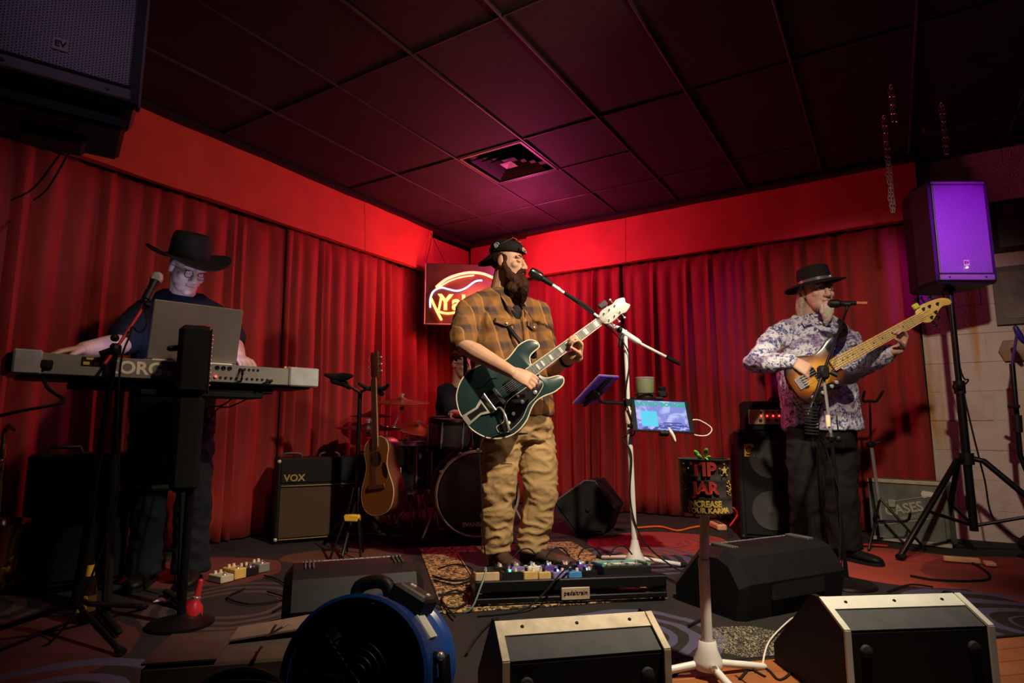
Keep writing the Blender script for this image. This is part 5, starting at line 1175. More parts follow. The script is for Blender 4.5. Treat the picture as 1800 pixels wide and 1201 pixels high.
# ---- guitar case amp on the right: grey green flight case
f0 = frame(atz(1530, 948, 0)+V(0, -.03, 0), atz(1648, 962, 0)-atz(1530, 948, 0), V(.5, .8, 0)); W_ = .44; H_ = .41
fc = thing('flight_case', 'grey green flight case with pale trim standing by the right curtain', 'case', f0.translation)
part('case_body', MB(f0).box((W_/2, .09, H_/2), (W_, .18, H_-.01), .008), M['silver_case'], fc, smooth=False)
for z in (.018, H_-.012): part('edge_trim', MB(f0).box((W_/2, -.004, z), (W_+.01, .016, .026), .004), M['pale_trim'], fc, smooth=False)
for x in (.010, W_-.010): part('edge_trim', MB(f0).box((x, -.004, H_/2), (.024, .014, H_-.06), .004), M['silver_case'], fc, smooth=False)
rot = Matrix.Rotation(-.0, 4, 'Y')
lf = f0 @ frame((W_*.46, -.003, H_*.50), (1, 0, .25), (-.25, 0, 1))
part('case_stripe', MB(lf).box((0, .075, .001), (.34, .004, .002)).box((-.02, -.062, .001), (.36, .004, .002)), M['pale_trim'], fc, smooth=False)
part('case_lettering', MB(lf).text('CASES', .085, Matrix.Translation((.0, .018, .0)), .0012, None, .95, .002).text('MIL SPEC', .030, Matrix.Translation((.02, -.038, 0)), .0012), mat('pale_print', (.42, .42, .36), .7), fc, smooth=False)
gs = [(p.x, p.y) for p in catmull([V(x, y, 0) for x, y in ((-.04, 0), (-.03, .022), (-.008, .018), (.010, .016), (.022, .012), (.06, .005), (.06, -.005), (.022, -.012), (.010, -.016), (-.008, -.018), (-.03, -.022))], 3, True)]
part('guitar_decal', MB(f0 @ frame((W_*.78, -.004, H_*.80), (1, 0, .05), (0, 0, 1))).prism(gs, .002), M['white_edge'], fc, 'white guitar shaped decal')
part('latch', MB(f0).box((W_*.3, -.008, H_*.62), (.04, .01, .05), .003), M['brushed'], fc)
# chrome guitar stand in front of it
g0 = V(2.44, 4.02, 0); gt = at(1531, 782, 4.02)
gs_ = thing('guitar_stand', 'chrome pole guitar stand with black yoke in front of the flight case', 'stand', g0)
part('pole', MB().tube([V(gt.x+.03, 4.02, .14), gt], .011, 10), M['chrome'], gs_)
part('upper_pole', MB().tube([gt, at(1529, 705, 4.02)], .007, 8), M['steel_black'], gs_)
part('clutch', MB().box(gt, (.05, .04, .035), .008).cyl(gt, gt+V(.05, -.02, .02), .010), M['black'], gs_)
y0 = at(1529, 705, 4.02); part('yoke', MB().tube([y0+V(-.06, -.05, .06), y0+V(-.045, 0, .0), y0, y0+V(.045, 0, .0), y0+V(.06, -.05, .06)], .009, 8, True, smooth=3), M['rubber'], gs_)
for dx_, dy_ in ((-.19, -.16), (.17, -.14), (.02, .17)): part('leg', MB().tube([V(gt.x+.03, 4.02, .30), V(gt.x+.03+dx_, 4.02+dy_, .012)], .008, 8, True), M['steel_black'], gs_)
part('cradle', MB().tube([V(gt.x-.08, 3.90, .22), V(gt.x-.07, 3.93, .17), V(gt.x+.03, 4.0, .16), V(gt.x+.13, 3.93, .17), V(gt.x+.14, 3.90, .22)], .008, 8, True, smooth=3), M['black'], gs_)
# ---- loudspeaker on tripod stand, right
def loudspeaker(fr_, W_, D_, H_, label, group=None, logo=True):
    """frame: x along the front, y backwards, z up; origin at front bottom centre"""
    t = thing('loudspeaker', label, 'loudspeaker', fr_.translation)
    pl = [(-W_/2, 0), (W_/2, 0), (W_/2, D_*.45), (W_*.30, D_), (-W_*.30, D_), (-W_/2, D_*.45)]
    mb = MB(fr_); R = []
    for z, s in ((0, .94), (.02, 1), (H_-.02, 1), (H_, .94)): R.append([V(x*s, D_*.3+(y-D_*.3)*s, z) for x, y in pl])
    part('cabinet', mb.loft(R), M['black'], t, smooth=False)
    part('grille', MB(fr_).box((0, -.004, H_*.52), (W_*.88, .014, H_*.86), .005), grille_mat(fr_), t, smooth=False)
    gt_ = mat('grey_trim', (.16, .13, .13), .5)
    part('grille_trim', MB(fr_).box((0, -.006, H_*.055), (W_*.90, .016, H_*.055), .004), gt_, t, smooth=False)
    part('grille_trim', MB(fr_).box((0, -.006, H_*.965), (W_*.90, .016, H_*.03), .004), gt_, t, smooth=False)
    lg = part('logo_plate', MB(fr_).box((0, -.013, H_*.19), (.036, .004, .036), .001), mat('logo_white', (.55, .38, .36), .5) if 'logo_white' not in bpy.data.materials else bpy.data.materials['logo_white'], t, smooth=False)
    part('logo_letters', MB(fr_ @ frame((0, -.0155, H_*.19), (1, 0, 0), (0, 0, 1))).text('EV', .024, I4, .0008, None, 1, .0008), M['black'], lg, smooth=False)
    for x in (-.30, .30): part('trim_screw', MB(fr_).lathe([(.006, 0), (.005, .003), (.001, .003)], (x*W_, -.014, H_*.055), (0, -1, 0), 8), M['steel_black'], t)
    return t
sp0 = V(2.83, 3.80, 0); bz = at(1690, 508, 3.75).z
fR = yawframe(V(2.77, 3.60, bz), 0)
SPK = loudspeaker(fR, .37, .36, .66, 'black loudspeaker with purple lit grille on the tripod stand at right')
part('pole_cup', MB(fR).lathe([(.03, -.02), (.03, .0)], (0, .15, 0), (0, 0, 1), 12), M['black'], SPK)
part('power_light', MB(fR).ball((.0, -.016, .66*.145), .005, 8, 6), M['led_white'], SPK)
pc_ = fR @ V(0, .15, 0); sb0 = V(pc_.x, pc_.y, 0)
stn = thing('speaker_stand', 'black tripod speaker stand under the purple lit loudspeaker', 'stand', sb0)
part('upper_pole', MB().tube([sb0+V(0, 0, .95), V(pc_.x, pc_.y, bz-.015)], .0175, 12), M['steel_black'], stn)
part('lower_pole', MB().tube([sb0+V(0, 0, .14), sb0+V(0, 0, 1.0)], .023, 12), M['steel_black'], stn)
part('collar', MB().tube([sb0+V(0, 0, .96), sb0+V(0, 0, 1.04)], .031, 12).box(sb0+V(-.035, -.03, 1.0), (.05, .03, .03), .006), M['black'], stn)
part('leg_hub', MB().tube([sb0+V(0, 0, .53), sb0+V(0, 0, .60)], .038, 12), M['black'], stn)
for a in (-2.88, -.60, 1.5):
    d = V(math.cos(a), math.sin(a), 0); ln = .56 if a != 1.5 else .30
    lg = part('leg', MB().tube([sb0+d*.035+V(0, 0, .565), sb0+d*.08+V(0, 0, .555), sb0+d*ln+V(0, 0, .03)], .017, 10, True), M['steel_black'], stn)
    part('rubber_foot', MB().tube([sb0+d*(ln-.02)+V(0, 0, .03), sb0+d*(ln+.02)+V(0, 0, .016)], .022, 8), M['rubber'], lg)
    part('brace', MB().tube([sb0+V(0, 0, .17), sb0+d*ln*.56+V(0, 0, .26)], .010, 8), M['steel_black'], stn)
cable('speaker_cable', [fR @ V(.05, .30, .08), fR @ V(.05, .26, -.10), at(1690, 655, 3.80), at(1702, 668, 3.78), at(1694, 685, 3.76), at(1705, 740, 3.76), at(1730, 840, 3.78), at(1752, 920, 3.80), V(3.15, 3.68, .02)], .005, M['rubber'], 'black cable looping down beside the tripod speaker stand', n=6)
# black tripod microphone stand folded against the white wall
s0 = V(3.26, 3.72, 0)
fs = thing('folded_stand', 'black folded microphone stand leaning at the right picture edge', 'stand', s0)
part('tube', MB().tube([V(3.27, 3.75, .02), at(1793, 800, 3.74), at(1779, 640, 3.78)], .015, 10), M['steel_black'], fs)
part('clutch', MB().tube([at(1787, 730, 3.75), at(1789, 760, 3.75)], .026, 10).box(at(1782, 715, 3.72), (.02, .08, .02), .004), M['black'], fs)
for a in (.4, 2.4, 4.6): part('leg', MB().tube([V(3.27, 3.75, .22), V(3.27+.16*math.cos(a), 3.75+.10*math.sin(a), .012)], .009, 8, True), M['steel_black'], fs)
part('blue_clip', MB().tube([at(1785, 576, 3.76), at(1792, 590, 3.76), at(1800, 602, 3.76)], [.014, .02, .012], 10, True).tube([at(1779, 640, 3.78), at(1788, 585, 3.76)], .008, 8), mat('blue_clip', (.03, .02, .22), .4), fs)
tag(solo('gear_bag', MB().ell((3.16, 3.58, .09), ((.26, 0, 0), (0, .13, 0), (0, 0, .09)), 20, 10).tube([(3.02, 3.52, .15), (3.10, 3.48, .22), (3.22, 3.48, .22), (3.30, 3.52, .15)], .010, 8, smooth=3), M['tolex'], 'x', 'x'), 'black soft gear bag slumped at the foot of the white wall', 'bag')
# ---- hanging loudspeaker at upper left
fL = frame(V(-1.25, 1.545, 1.675), V(.8, .6, 0), V(-.6, .8, 0))
HS = loudspeaker(fL, .385, .36, .66, 'large grey loudspeaker hung from the ceiling at upper left')
part('bracket', MB(fL).box((0, .17, -.028), (.34, .26, .05), .012).box((0, .22, -.05), (.16, .12, .05), .012), M['black'], HS, smooth=False)
for sx in (-1, 1): part('hanging_chain_strut', MB(fL).cyl((sx*.15, .2, .64), (sx*.15, .2, CEIL-1.70), .008, 8), M['steel_black'], HS)
part('cabinet_edge', MB(fL).box((.195, .02, .33), (.010, .03, .64), .003), mat('grey_edge', (.10, .10, .09), .5), HS, smooth=False)
cable('hanging_wire', [fL @ V(-.03, .30, -.04), at(140, 225, 1.95), at(110, 265, 2.2), at(60, 330, 2.6), at(20, 352, 2.9)], .004, M['rubber'], 'thin black wire hanging under the upper left loudspeaker, front one', n=5)
cable('hanging_wire', [fL @ V(.03, .33, -.04), at(155, 225, 2.1), at(122, 268, 2.3), at(85, 330, 2.7), at(60, 352, 2.9)], .004, M['rubber'], 'thin black wire hanging under the upper left loudspeaker, rear one', n=5)
# ================================================================== KEYBOARD RIG
KA, KB = atz(22, 614, 1.035), atz(560, 650, 1.035); kx = (KB-KA); KL = kx.length
kf = frame(KA-V(0, 0, .088), kx, V(-kx.y, kx.x, 0)); kyd = kf.to_3x3() @ V(0, 1, 0)
if kyd.y < 0: raise RuntimeError('keyboard frame')
def tp(px):
    lo, hi = 0.0, 1.0
    for _ in range(30):
        md = (lo+hi)/2; q_ = kf @ V(KL*md, 0, .044); lo, hi = (md, hi) if 900+FPX*q_.x/(q_.y*math.cos(TILT)+(q_.z-CAMZ)*math.sin(TILT)) < px else (lo, md)
    return lo
kb = thing('keyboard', 'silver grey stage keyboard with large block letters on its back panel', 'keyboard', kf @ V(KL/2, .15, 0))
part('keyboard_case', MB(kf).box((KL/2, .15, .042), (KL-.02, .30, .080), .006), M['korg_grey'], kb, smooth=False)
part('rear_panel', MB(kf).box((KL/2, .002, .044), (KL-.05, .008, .078), .002), M['korg_grey'], kb, smooth=False)
ec_ = mat('end_block', (.42, .42, .44), .4, .2)
for x in (.045, KL-.075): part('end_block', MB(kf).box((x, .14, .046), (.085 if x < .1 else .145, .31, .090), .006), ec_, kb, smooth=False)
part('end_cap', MB(kf).box((-.004, .15, .044), (.02, .26, .07), .006), M['black'], kb, smooth=False)
part('underside', MB(kf).box((KL/2, .15, -.002), (KL-.06, .26, .012), .003), M['black'], kb, smooth=False)
letters('keyboard_lettering', 'KORG', .070, kf @ frame((KL*tp(236), -.0025, .043), (1, 0, 0), (0, 0, 1)), (0, 0, 0), mat('cream_print', (.85, .80, .62), .6), kb, .001, 1.02, .0022)
letters('keyboard_lettering', 'TR', .03, kf @ frame((KL*tp(293), -.0025, .030), (1, 0, 0), (0, 0, 1)), (0, 0, 0), bpy.data.materials['cream_print'], kb, .001)
stk = boxpart('warning_sticker', kf, (KL*tp(160), -.003, .060), (.065, .002, .034), M['black'], kb, 0)
part('sticker_print', MB(kf).box((KL*tp(160), -.0045, .071), (.034, .001, .008)).box((KL*(tp(160)-.014), -.0045, .053), (.02, .001, .012)).box((KL*(tp(160)+.014), -.0045, .053), (.018, .001, .012)), M['gold_paint'], stk, smooth=False)
part('power_inlet', MB(kf).box((KL*tp(72), -.006, .040), (.07, .016, .032), .004), M['black'], kb, smooth=False)
for k in range(3): part('jack_socket', MB(kf).torus((KL*(tp(381)+.022*k), -.003, .066), (0, 1, 0), .0085, .002, 12, 5).lathe([(.007, 0), (.007, .001)], (KL*(tp(381)+.022*k), -.003, .066), (0, -1, 0), 10), M['steel_black'], kb)
for k in range(5): part('jack_socket', MB(kf).lathe([(.006, 0), (.005, .003), (.001, .002)], (KL*(tp(421)+.017*k), -.003, .066), (0, -1, 0), 9), M['black'], kb)
for k in range(12): part('jack_socket', MB(kf).lathe([(.0062, 0), (.005, .003), (.001, .002)], (KL*(tp(368)+.0195*k), -.003, .024), (0, -1, 0), 9), M['black'], kb)
part('indicator_light', MB(kf).ball((KL*tp(379), -.006, .028), .005, 8, 6), M['led_red'], kb)
part('card_slot', MB(kf).box((KL-.070, -.012, .034), (.062, .004, .012), .001), M['steel_black'], kb, smooth=False)
for x in (-.11, -.03): part('panel_screw', MB(kf).lathe([(.005, 0), (.004, .002), (.001, .002)], (KL+x, -.011, .030), (0, -1, 0), 8), M['steel_black'], kb)
nw = 36; kw = (KL-.30)/nw
for k in range(nw): part('white_key', MB(kf).box((.12+kw*(k+.5), .262, .078), (kw-.001, .13, .02), .001), M['white_key'], kb, smooth=False)
for k in range(nw):
    if k % 7 in (0, 1, 3, 4, 5): part('black_key', MB(kf).box((.12+kw*(k+1), .235, .092), (.010, .085, .012), .001), M['black_gloss'], kb, smooth=False)
for k in range(7): part('control_knob', MB(kf).lathe([(.007, 0), (.006, .010), (.002, .011)], (KL-.14+.018*k, .06, .088), (0, 0, 1), 8), M['chrome'] if k % 3 else M['gold_paint'], kb)
part('jack_plug', MB(kf).tube([V(KL*tp(421), -.002, .066), V(KL*tp(421), -.03, .060), V(KL*tp(420), -.045, .04)], .006, 8, smooth=3).tube([V(KL*tp(478), -.002, .024), V(KL*tp(466), -.05, .016), V(KL*tp(452), -.075, .0)], .006, 8, smooth=3), M['steel_black'], kb)
# keyboard stand (black Z legs)
ks = thing('keyboard_stand', 'black metal stand under the silver keyboard', 'stand', V((KA.x+KB.x)/2, (KA.y+KB.y)/2+.1, 0))
zk = (KA.z-.088)-.008
for y in (.07, .23): part('top_bar', MB(kf).box((KL*.5, y, -.024), (KL*.66, .05, .026), .004), M['rubber'], ks, smooth=False)
part('support_arm', MB(kf).box((KL*.56, .06, -.05), (KL*.42, .16, .024), .004), M['rubber'], ks, smooth=False)
for x in (tp(236), tp(362)):
    part('leg', MB(kf).tube([V(KL*x, .24, -.03), V(KL*x, .20, -.45), V(KL*x, .12, -zk+.02)], .018, 8), M['rubber'], ks)
    part('floor_bar', MB(kf).tube([V(KL*x, -.12, -zk+.014), V(KL*x, .36, -zk+.014)], .014, 8, True), M['rubber'], ks)
part('cross_bar', MB(kf).tube([V(KL*tp(236), .20, -.45), V(KL*tp(362), .20, -.45)], .014, 8), M['rubber'], ks)
# laptop
la, lb = kf @ V(KL*tp(250)+.03, .085, .084), kf @ V(KL*tp(250)+.39, .085, .084)
lx = (lb-la).normalized(); up = (V(0, 0, 1)*.965+V(lx.y, -lx.x, 0)*.20).normalized(); LW = .36
lp = thing('laptop', 'open silver laptop standing on the keyboard, lid back towards the camera', 'laptop', la+lx*LW/2)
lfm = frame(la+V(0, 0, .012), lx, up)
part('lid', MB(lfm).box((LW/2, .125, 0), (LW, .25, .007), .003), M['laptop'], lp, smooth=False)
nb_ = lfm.to_3x3() @ V(0, 0, 1); sb_ = -1 if nb_.y < 0 else 1
part('screen', MB(lfm).box((LW/2, .127, sb_*.0042), (LW*.93, .22, .001)), M['laptop_screen'], lp, smooth=False)
bfm = frame(la+V(0, 0, .007), lx, V(-lx.y, lx.x, 0))
bs_ = part('laptop_base', MB(bfm).box((LW/2, .125, 0), (LW, .25, .014), .003), M['laptop'], lp, smooth=False)
part('key_area', MB(bfm).box((LW/2, .10, .0075), (LW*.86, .10, .002)), M['black'], bs_, smooth=False)
part('hinge', MB(lfm).cyl((.02, -.004, 0), (LW-.02, -.004, 0), .006, 8), M['laptop'], lp)
# small dark monitor in front of the keyboard, on its own pole
mo = at(339, 640, 2.42); mf = yawframe(V(mo.x, mo.y, at(339, 690, 2.42).z), 28)
mt_ = thing('small_monitor', 'small black padded monitor case on a pole in front of the laptop', 'monitor speaker', V(mo.x, mo.y, 0))
part('monitor_case', MB(mf).box((0, .05, .13), (.115, .16, .28), .02), M['rubber'], mt_, smooth=False)
part('monitor_side', MB(mf).box((.060, .05, .13), (.006, .13, .26), .003), mat('red_lit_side', (.035, .008, .010), .5), mt_, smooth=False)  # black side edge, red light falling on it put into its colour
part('top_rim', MB(mf).box((.03, .05, .268), (.05, .12, .01), .004), M['red_plastic'], mt_, smooth=False)
for k in range(13): part('rivet', MB(mf).ball((.0635, .005+.004*math.sin(k), .03+.017*k), .0042, 6, 5), M['chrome'], mt_)
part('side_knob', MB(mf).cyl((-.055, .03, .18), (-.085, .03, .175), .012, 8).ball((-.085, .03, .175), .012, 8, 6), M['black'], mt_)
part('pole', MB().tube([V(mo.x, mo.y+.05, .03), V(mo.x, mo.y+.05, mf.translation.z+.02)], .016, 10), M['steel_black'], mt_)
part('lower_case', MB(mf).box((.0, .05, -.20), (.105, .12, .38), .02), M['rubber'], mt_, smooth=False)
part('round_base', MB().lathe([(.12, 0), (.12, .012), (.03, .03), (.018, .04)], (mo.x, mo.y+.05, 0), (0, 0, 1), 20), M['steel_black'], mt_)
# keyboard player's microphone on a black tripod boom stand
n0 = V(-1.60, 2.33, 0); nt_ = at(203, 615, 2.33)
kms = thing('microphone_stand', 'black tripod microphone stand in front of the keyboard at left', 'microphone stand', n0)
part('tube', MB().tube([n0+V(0, 0, .10), V(nt_.x, nt_.y, nt_.z)], .012, 10), M['steel_black'], kms)
part('lower_sleeve', MB().tube([n0+V(0, 0, .10), n0+(nt_-n0)*.45], .0165, 10), M['steel_black'], kms)
part('clutch', MB().box(nt_, (.035, .04, .05), .010).tube([nt_, nt_+V(-.045, -.02, -.02)], [.016, .012], 8).ball(nt_+V(.0, -.01, .045), .016, 8, 6), M['black'], kms)
part('boom_arm', MB().tube([at(184, 640, 2.30), nt_, at(248, 547, 2.40), at(262, 520, 2.42)], .0065, 8), M['red_plastic'], kms, 'dark red boom arm')
for a in (-.55, 3.35, 1.4):
    d = V(math.cos(a), math.sin(a), 0); lg = part('leg', MB().tube([n0+V(0, 0, .14), n0+d*.06+V(0, 0, .10), n0+d*.34+V(0, 0, .014)], .010, 8, True), M['steel_black'], kms)
    part('rubber_foot', MB().tube([n0+d*.32+V(0, 0, .018), n0+d*.355+V(0, 0, .014)], .013, 8), M['rubber'], lg)
mq0, mq1 = at(276, 488, 2.46), at(262, 516, 2.42); ax = (mq1-mq0).normalized()
mic = thing('microphone', 'black microphone with silver ball grille in front of the keyboard player', 'microphone', mq1)
part('mic_grille', MB().lathe([(.008, -.024), (.019, -.016), (.0245, .0), (.024, .012), (.020, .022)], mq0, ax, 18), mat('silver_mesh', (.42, .44, .42), .4, .5, bump=.6, bscale=500), mic)
part('mic_body', MB().tube([mq0+ax*.02, mq0+ax*.03, mq0+ax*.13], [.020, .0175, .011], 12), M['black'], mic)
part('mic_clip', MB().tube([mq0+ax*.075, mq0+ax*.12], .018, 10).ball(mq0+ax*.13+V(.012, 0, -.015), .014, 8, 6), M['black'], mic)
cable('microphone_cable', [mq0+ax*.13, at(256, 545, 2.40), at(258, 570, 2.38), at(246, 584, 2.36), at(232, 575, 2.35), at(228, 590, 2.34), at(212, 640, 2.30), at(206, 760, 2.28), at(200, 900, 2.28), V(-1.62, 2.25, .01), V(-1.9, 2.0, .006)], .004, M['rubber'], 'black lead looping from the silver ball microphone down its stand', n=6)
cable('power_cable', [kf @ V(KL*tp(72), -.012, .040), at(82, 680, 2.24), at(112, 703, 2.18), at(95, 712, 2.14), at(40, 722, 2.05), at(-30, 738, 1.9)], .006, M['rubber'], 'thick black power lead running left from the keyboard', n=6)
cable('audio_cable', [kf @ V(KL*tp(420), -.045, .04), at(417, 690, 2.75), at(392, 712, 2.75), at(360, 722, 2.8), at(330, 780, 2.85), V(-1.52, 2.85, .01)], .0035, M['rubber'], 'thin black lead drooping from the keyboard back panel, left one', n=6)
cable('audio_cable', [kf @ V(KL*tp(452), -.075, .0), at(436, 700, 2.80), at(405, 715, 2.80), at(378, 724, 2.82), at(350, 800, 2.85), V(-1.45, 2.80, .01)], .0035, M['rubber'], 'thin black lead drooping from the keyboard back panel, right one', n=6)
# beer bottle
bt = V(-1.67, 2.50, 0)
bo = thing('beer_bottle', 'dark glass bottle with yellow labels on the floor beside the left microphone stand', 'bottle', bt)
part('bottle_glass', MB().lathe([(.028, .0), (.0305, .006), (.0305, .125), (.026, .150), (.015, .180), (.0128, .218), (.0140, .222), (.0140, .232), (.010, .234)], bt, (0, 0, 1), 20), mat('brown_glass', (.020, .010, .004), .08, coat=.5), bo)
part('neck_label', MB().lathe([(.0165, .176), (.0136, .218)], bt, (0, 0, 1), 18, False), M['yellow'], bo)
part('body_label', MB().lathe([(.0310, .045), (.0310, .105)], bt, (0, 0, 1), 20, False), mat('dark_label', (.10, .055, .012), .6), bo)
part('label_stripe', MB().box(bt+V(.012, -.0295, .075), (.012, .003, .062)).box(bt+V(-.012, -.0295, .060), (.012, .003, .03)), M['yellow'], bo, smooth=False)
# saxophone on a stand at the left edge
sx0 = V(-2.33, 2.80, 0)
sx = thing('saxophone', 'brass saxophone standing on the floor at the left picture edge', 'saxophone', sx0)
part('sax_body', MB().tube([V(-2.37, 2.86, .68), V(-2.36, 2.85, .55), V(-2.34, 2.83, .30), V(-2.32, 2.81, .14), V(-2.29, 2.79, .085), V(-2.255, 2.77, .10), V(-2.24, 2.76, .16)], [.014, .017, .028, .036, .042, .048, .050], 16, smooth=5), M['brass'], sx)
part('bell', MB().lathe([(.049, 0), (.054, .08), (.062, .15), (.075, .19), (.082, .20), (.078, .197), (.058, .14), (.045, .02)], V(-2.24, 2.76, .15), (.12, -.05, 1), 24, False), M['brass'], sx)
part('neck', MB().tube([V(-2.37, 2.86, .67), V(-2.365, 2.85, .735), V(-2.33, 2.82, .77), V(-2.28, 2.78, .76)], [.013, .012, .011, .009], 10, smooth=5), M['brass'], sx)
part('mouthpiece', MB().tube([V(-2.29, 2.785, .763), V(-2.23, 2.74, .745)], [.012, .006], 10), M['black_gloss'], sx)
for k in range(11): part('key_cup', MB().lathe([(.018, 0), (.019, .004), (.012, .008), (.004, .009)], V(-2.355+.0035*k+.012, 2.815-.003*k, .60-.045*k), (.6, -.8, .1), 12), M['brass'], sx)
for k in range(4): part('key_cup', MB().lathe([(.024, 0), (.025, .005), (.012, .010)], V(-2.20+.005*k, 2.745, .14+.05*k), (.9, -.4, 0), 12), M['brass'], sx)
part('key_rod', MB().tube([V(-2.33, 2.80, .62), V(-2.30, 2.775, .18)], .003, 6).tube([V(-2.35, 2.80, .60), V(-2.32, 2.77, .20)], .003, 6), M['brass'], sx)
st_ = thing('saxophone_stand', 'low black folding stand under the saxophone', 'stand', V(-2.30, 2.82, 0))
for a in (.3, 2.3, 4.4): part('leg', MB().tube([V(-2.30, 2.82, .16), V(-2.30+.20*math.cos(a), 2.82+.20*math.sin(a), .010)], .008, 8, True), M['steel_black'], st_)
part('upright', MB().tube([V(-2.30, 2.88, .12), V(-2.36, 2.91, .40)], .008, 8), M['steel_black'], st_)
# dark cabinet behind the keyboard player's microphone
f0 = yawframe(V(-2.08, 2.98, 0), 30)
cb = thing('speaker_cabinet', 'black speaker cabinet in the dark corner left of the keyboard player', 'speaker cabinet', f0.translation)
boxpart('cabinet_body', f0, (0, .13, .32), (.42, .26, .62), M['tolex'], cb, .012); boxpart('grille', f0, (0, -.006, .32), (.38, .014, .56), M['rubber'], cb, .004)
part('handle', MB(f0).tube([V(-.15, .1, .63), V(-.14, .1, .66), V(-.02, .1, .66), V(-.01, .1, .63)], .010, 8), M['black'], cb)
for sx_ in (-.17, .17): part('foot', MB(f0).box((sx_, .05, .006), (.04, .04, .012)).box((sx_, .21, .006), (.04, .04, .012)), M['rubber'], cb)

# ================================================================== BACK LINE
# combo amp
va, vb = V(-1.545, 4.06, 0), V(-.92, 4.36, 0)
f0 = frame(va, vb-va, V(-(vb-va).y, (vb-va).x, 0)); VW = .70; VH = .55
vx = thing('guitar_amplifier', 'black guitar combo amplifier with brown grille cloth by the left curtain', 'amplifier', f0 @ V(VW/2, .13, 0))
boxpart('amp_body', f0, (VW/2, .13, VH/2+.012), (VW, .26, VH-.02), M['tolex'], vx, .012)
boxpart('grille_cloth', f0, (VW/2, -.003, VH*.36), (VW*.93, .012, VH*.58), M['gold_grille'], vx, .003)
boxpart('top_cloth', f0, (VW/2, -.003, VH*.83), (VW*.93, .012, VH*.24), M['rubber'], vx, .003)
for z in (VH*.675, VH*.055): part('gold_piping', MB(f0).cyl((.03, -.008, z), (VW-.03, -.008, z), .0035, 6), mat('dull_gold', (.50, .34, .12), .4, .5), vx)
letters('amp_lettering', 'VOX', .062, f0 @ frame((.11, -.011, VH*.765), (1, 0, 0), (0, 0, 1)), (0, 0, 0), bpy.data.materials['dull_gold'], vx, .002, 1.0, .0012)
for x in (.10, .35, .60): part('carry_handle', MB(f0).tube([V(x-.07, .12, VH-.004), V(x-.05, .12, VH+.026), V(x+.05, .12, VH+.026), V(x+.07, .12, VH-.004)], .008, 8, True, smooth=3), M['leather'], vx)
for x in (.012, VW-.012):
    for z in (.03, VH-.02): part('corner_cap', MB(f0).ball((x, .004, z), .014, 8, 6), M['brushed'], vx)
for x in (.06, VW-.06): part('foot', MB(f0).box((x, .06, .006), (.04, .04, .012)).box((x, .20, .006), (.04, .04, .012)), M['rubber'], vx)
# tall double guitar hanger stand
q0 = V(-.985, 3.92, 0); qt = at(633, 690, 3.92)
gs = thing('guitar_stand', 'tall black two-arm guitar stand holding the acoustic guitar', 'stand', q0)
part('pole', MB().tube([V(qt.x, 3.92, .10), qt], .014, 10), M['steel_black'], gs)
part('arm', MB().tube([qt, at(612, 678, 3.90), at(600, 668, 3.86)], .009, 8), M['steel_black'], gs); part('arm', MB().tube([qt, at(646, 683, 3.90), at(655, 680, 3.87)], .009, 8), M['steel_black'], gs)
def yoke(c, d): return MB().tube([c+V(-.10, -.05, .02), c+V(-.05, -.015, -.01), c, c+V(.05, -.015, -.01), c+V(.085, -.05, .015)], [.010, .014, .020, .014, .010], 8, True, smooth=4).tube([c, c+V(.02, .06, -.035)], .02, 8, True)
part('yoke', MB().tube([at(572, 659, 3.80), at(585, 662, 3.82), at(603, 663, 3.83), at(618, 661, 3.80)], [.010, .020, .028, .012], 8, True, smooth=4).tube([at(588, 668, 3.84), at(606, 674, 3.86), at(614, 682, 3.88)], [.028, .024, .012], 8, True), M['rubber'], gs); part('yoke', yoke(at(662, 681, 3.86), 0), M['rubber'], gs)
for a in (.5, 2.6, 4.7): part('leg', MB().tube([V(qt.x, 3.92, .30), V(qt.x+.27*math.cos(a), 3.92+.27*math.sin(a), .014)], .010, 8, True), M['steel_black'], gs)
part('lower_pad', MB().tube([at(628, 800, 3.92), at(655, 806, 3.86), at(672, 803, 3.84)], .013, 8, True), M['rubber'], gs)
# acoustic guitar hanging on it
ga, gb = at(663, 856, 3.74), at(659, 690, 3.82); x_ = (gb-ga).normalized(); nn_ = (V(-.75, -1, .05)).normalized(); GF = frame(ga, x_, nn_.cross(x_)); S = 1.0
ac = thing('acoustic_guitar', 'amber acoustic guitar hanging on the tall black stand before the curtain', 'guitar', ga)
hf = [(-.165, 0), (-.158, .075), (-.125, .135), (-.06, .165), (.0, .160), (.07, .125), (.12, .108), (.17, .115), (.22, .128), (.265, .112), (.295, .06), (.30, .0)]
o2 = [(p.x, p.y) for p in catmull([V(x, y*.86, 0) for x, y in hf]+[V(x, -y*.86, 0) for x, y in hf[1:-1]][::-1], 4, True)]
part('guitar_body', MB(GF).prism(o2, .10, .004), M['mahogany'], ac); tpz = part('soundboard', MB(GF).prism([(x*.985, y*.98) for x, y in o2], .003), M['spruce'], ac); tpz.location = GF.to_3x3() @ V(0, 0, .003)
part('binding', MB(GF).tube([V(x, y, 0) for x, y in o2]+[V(*o2[0], 0)], .0032, 5), mat('aged_binding', (.58, .36, .20), .4), ac)
part('sound_hole', MB(GF).lathe([(.048, .003), (.048, .0042), (.001, .0042)], (.165, 0, 0), (0, 0, 1), 20), M['black'], ac)
part('pickguard', MB(GF).ell((.09, -.075, .003), ((.05, .01, 0), (-.004, .025, 0), (0, 0, .002)), 12, 6), M['black_gloss'], ac)
part('bridge', MB(GF).box((.0, 0, .008), (.028, .15, .010), .003), M['mahogany'], ac)
part('neck', MB(GF).loft([[V(x, wd*math.cos(a), .004+(.005 if math.sin(a) > 0 else .02)*math.sin(a)) for a in [2*PI*i/10 for i in range(10)]] for x, wd in ((.28, .028), (.66, .022), (.68, .022))]), M['mahogany'], ac)
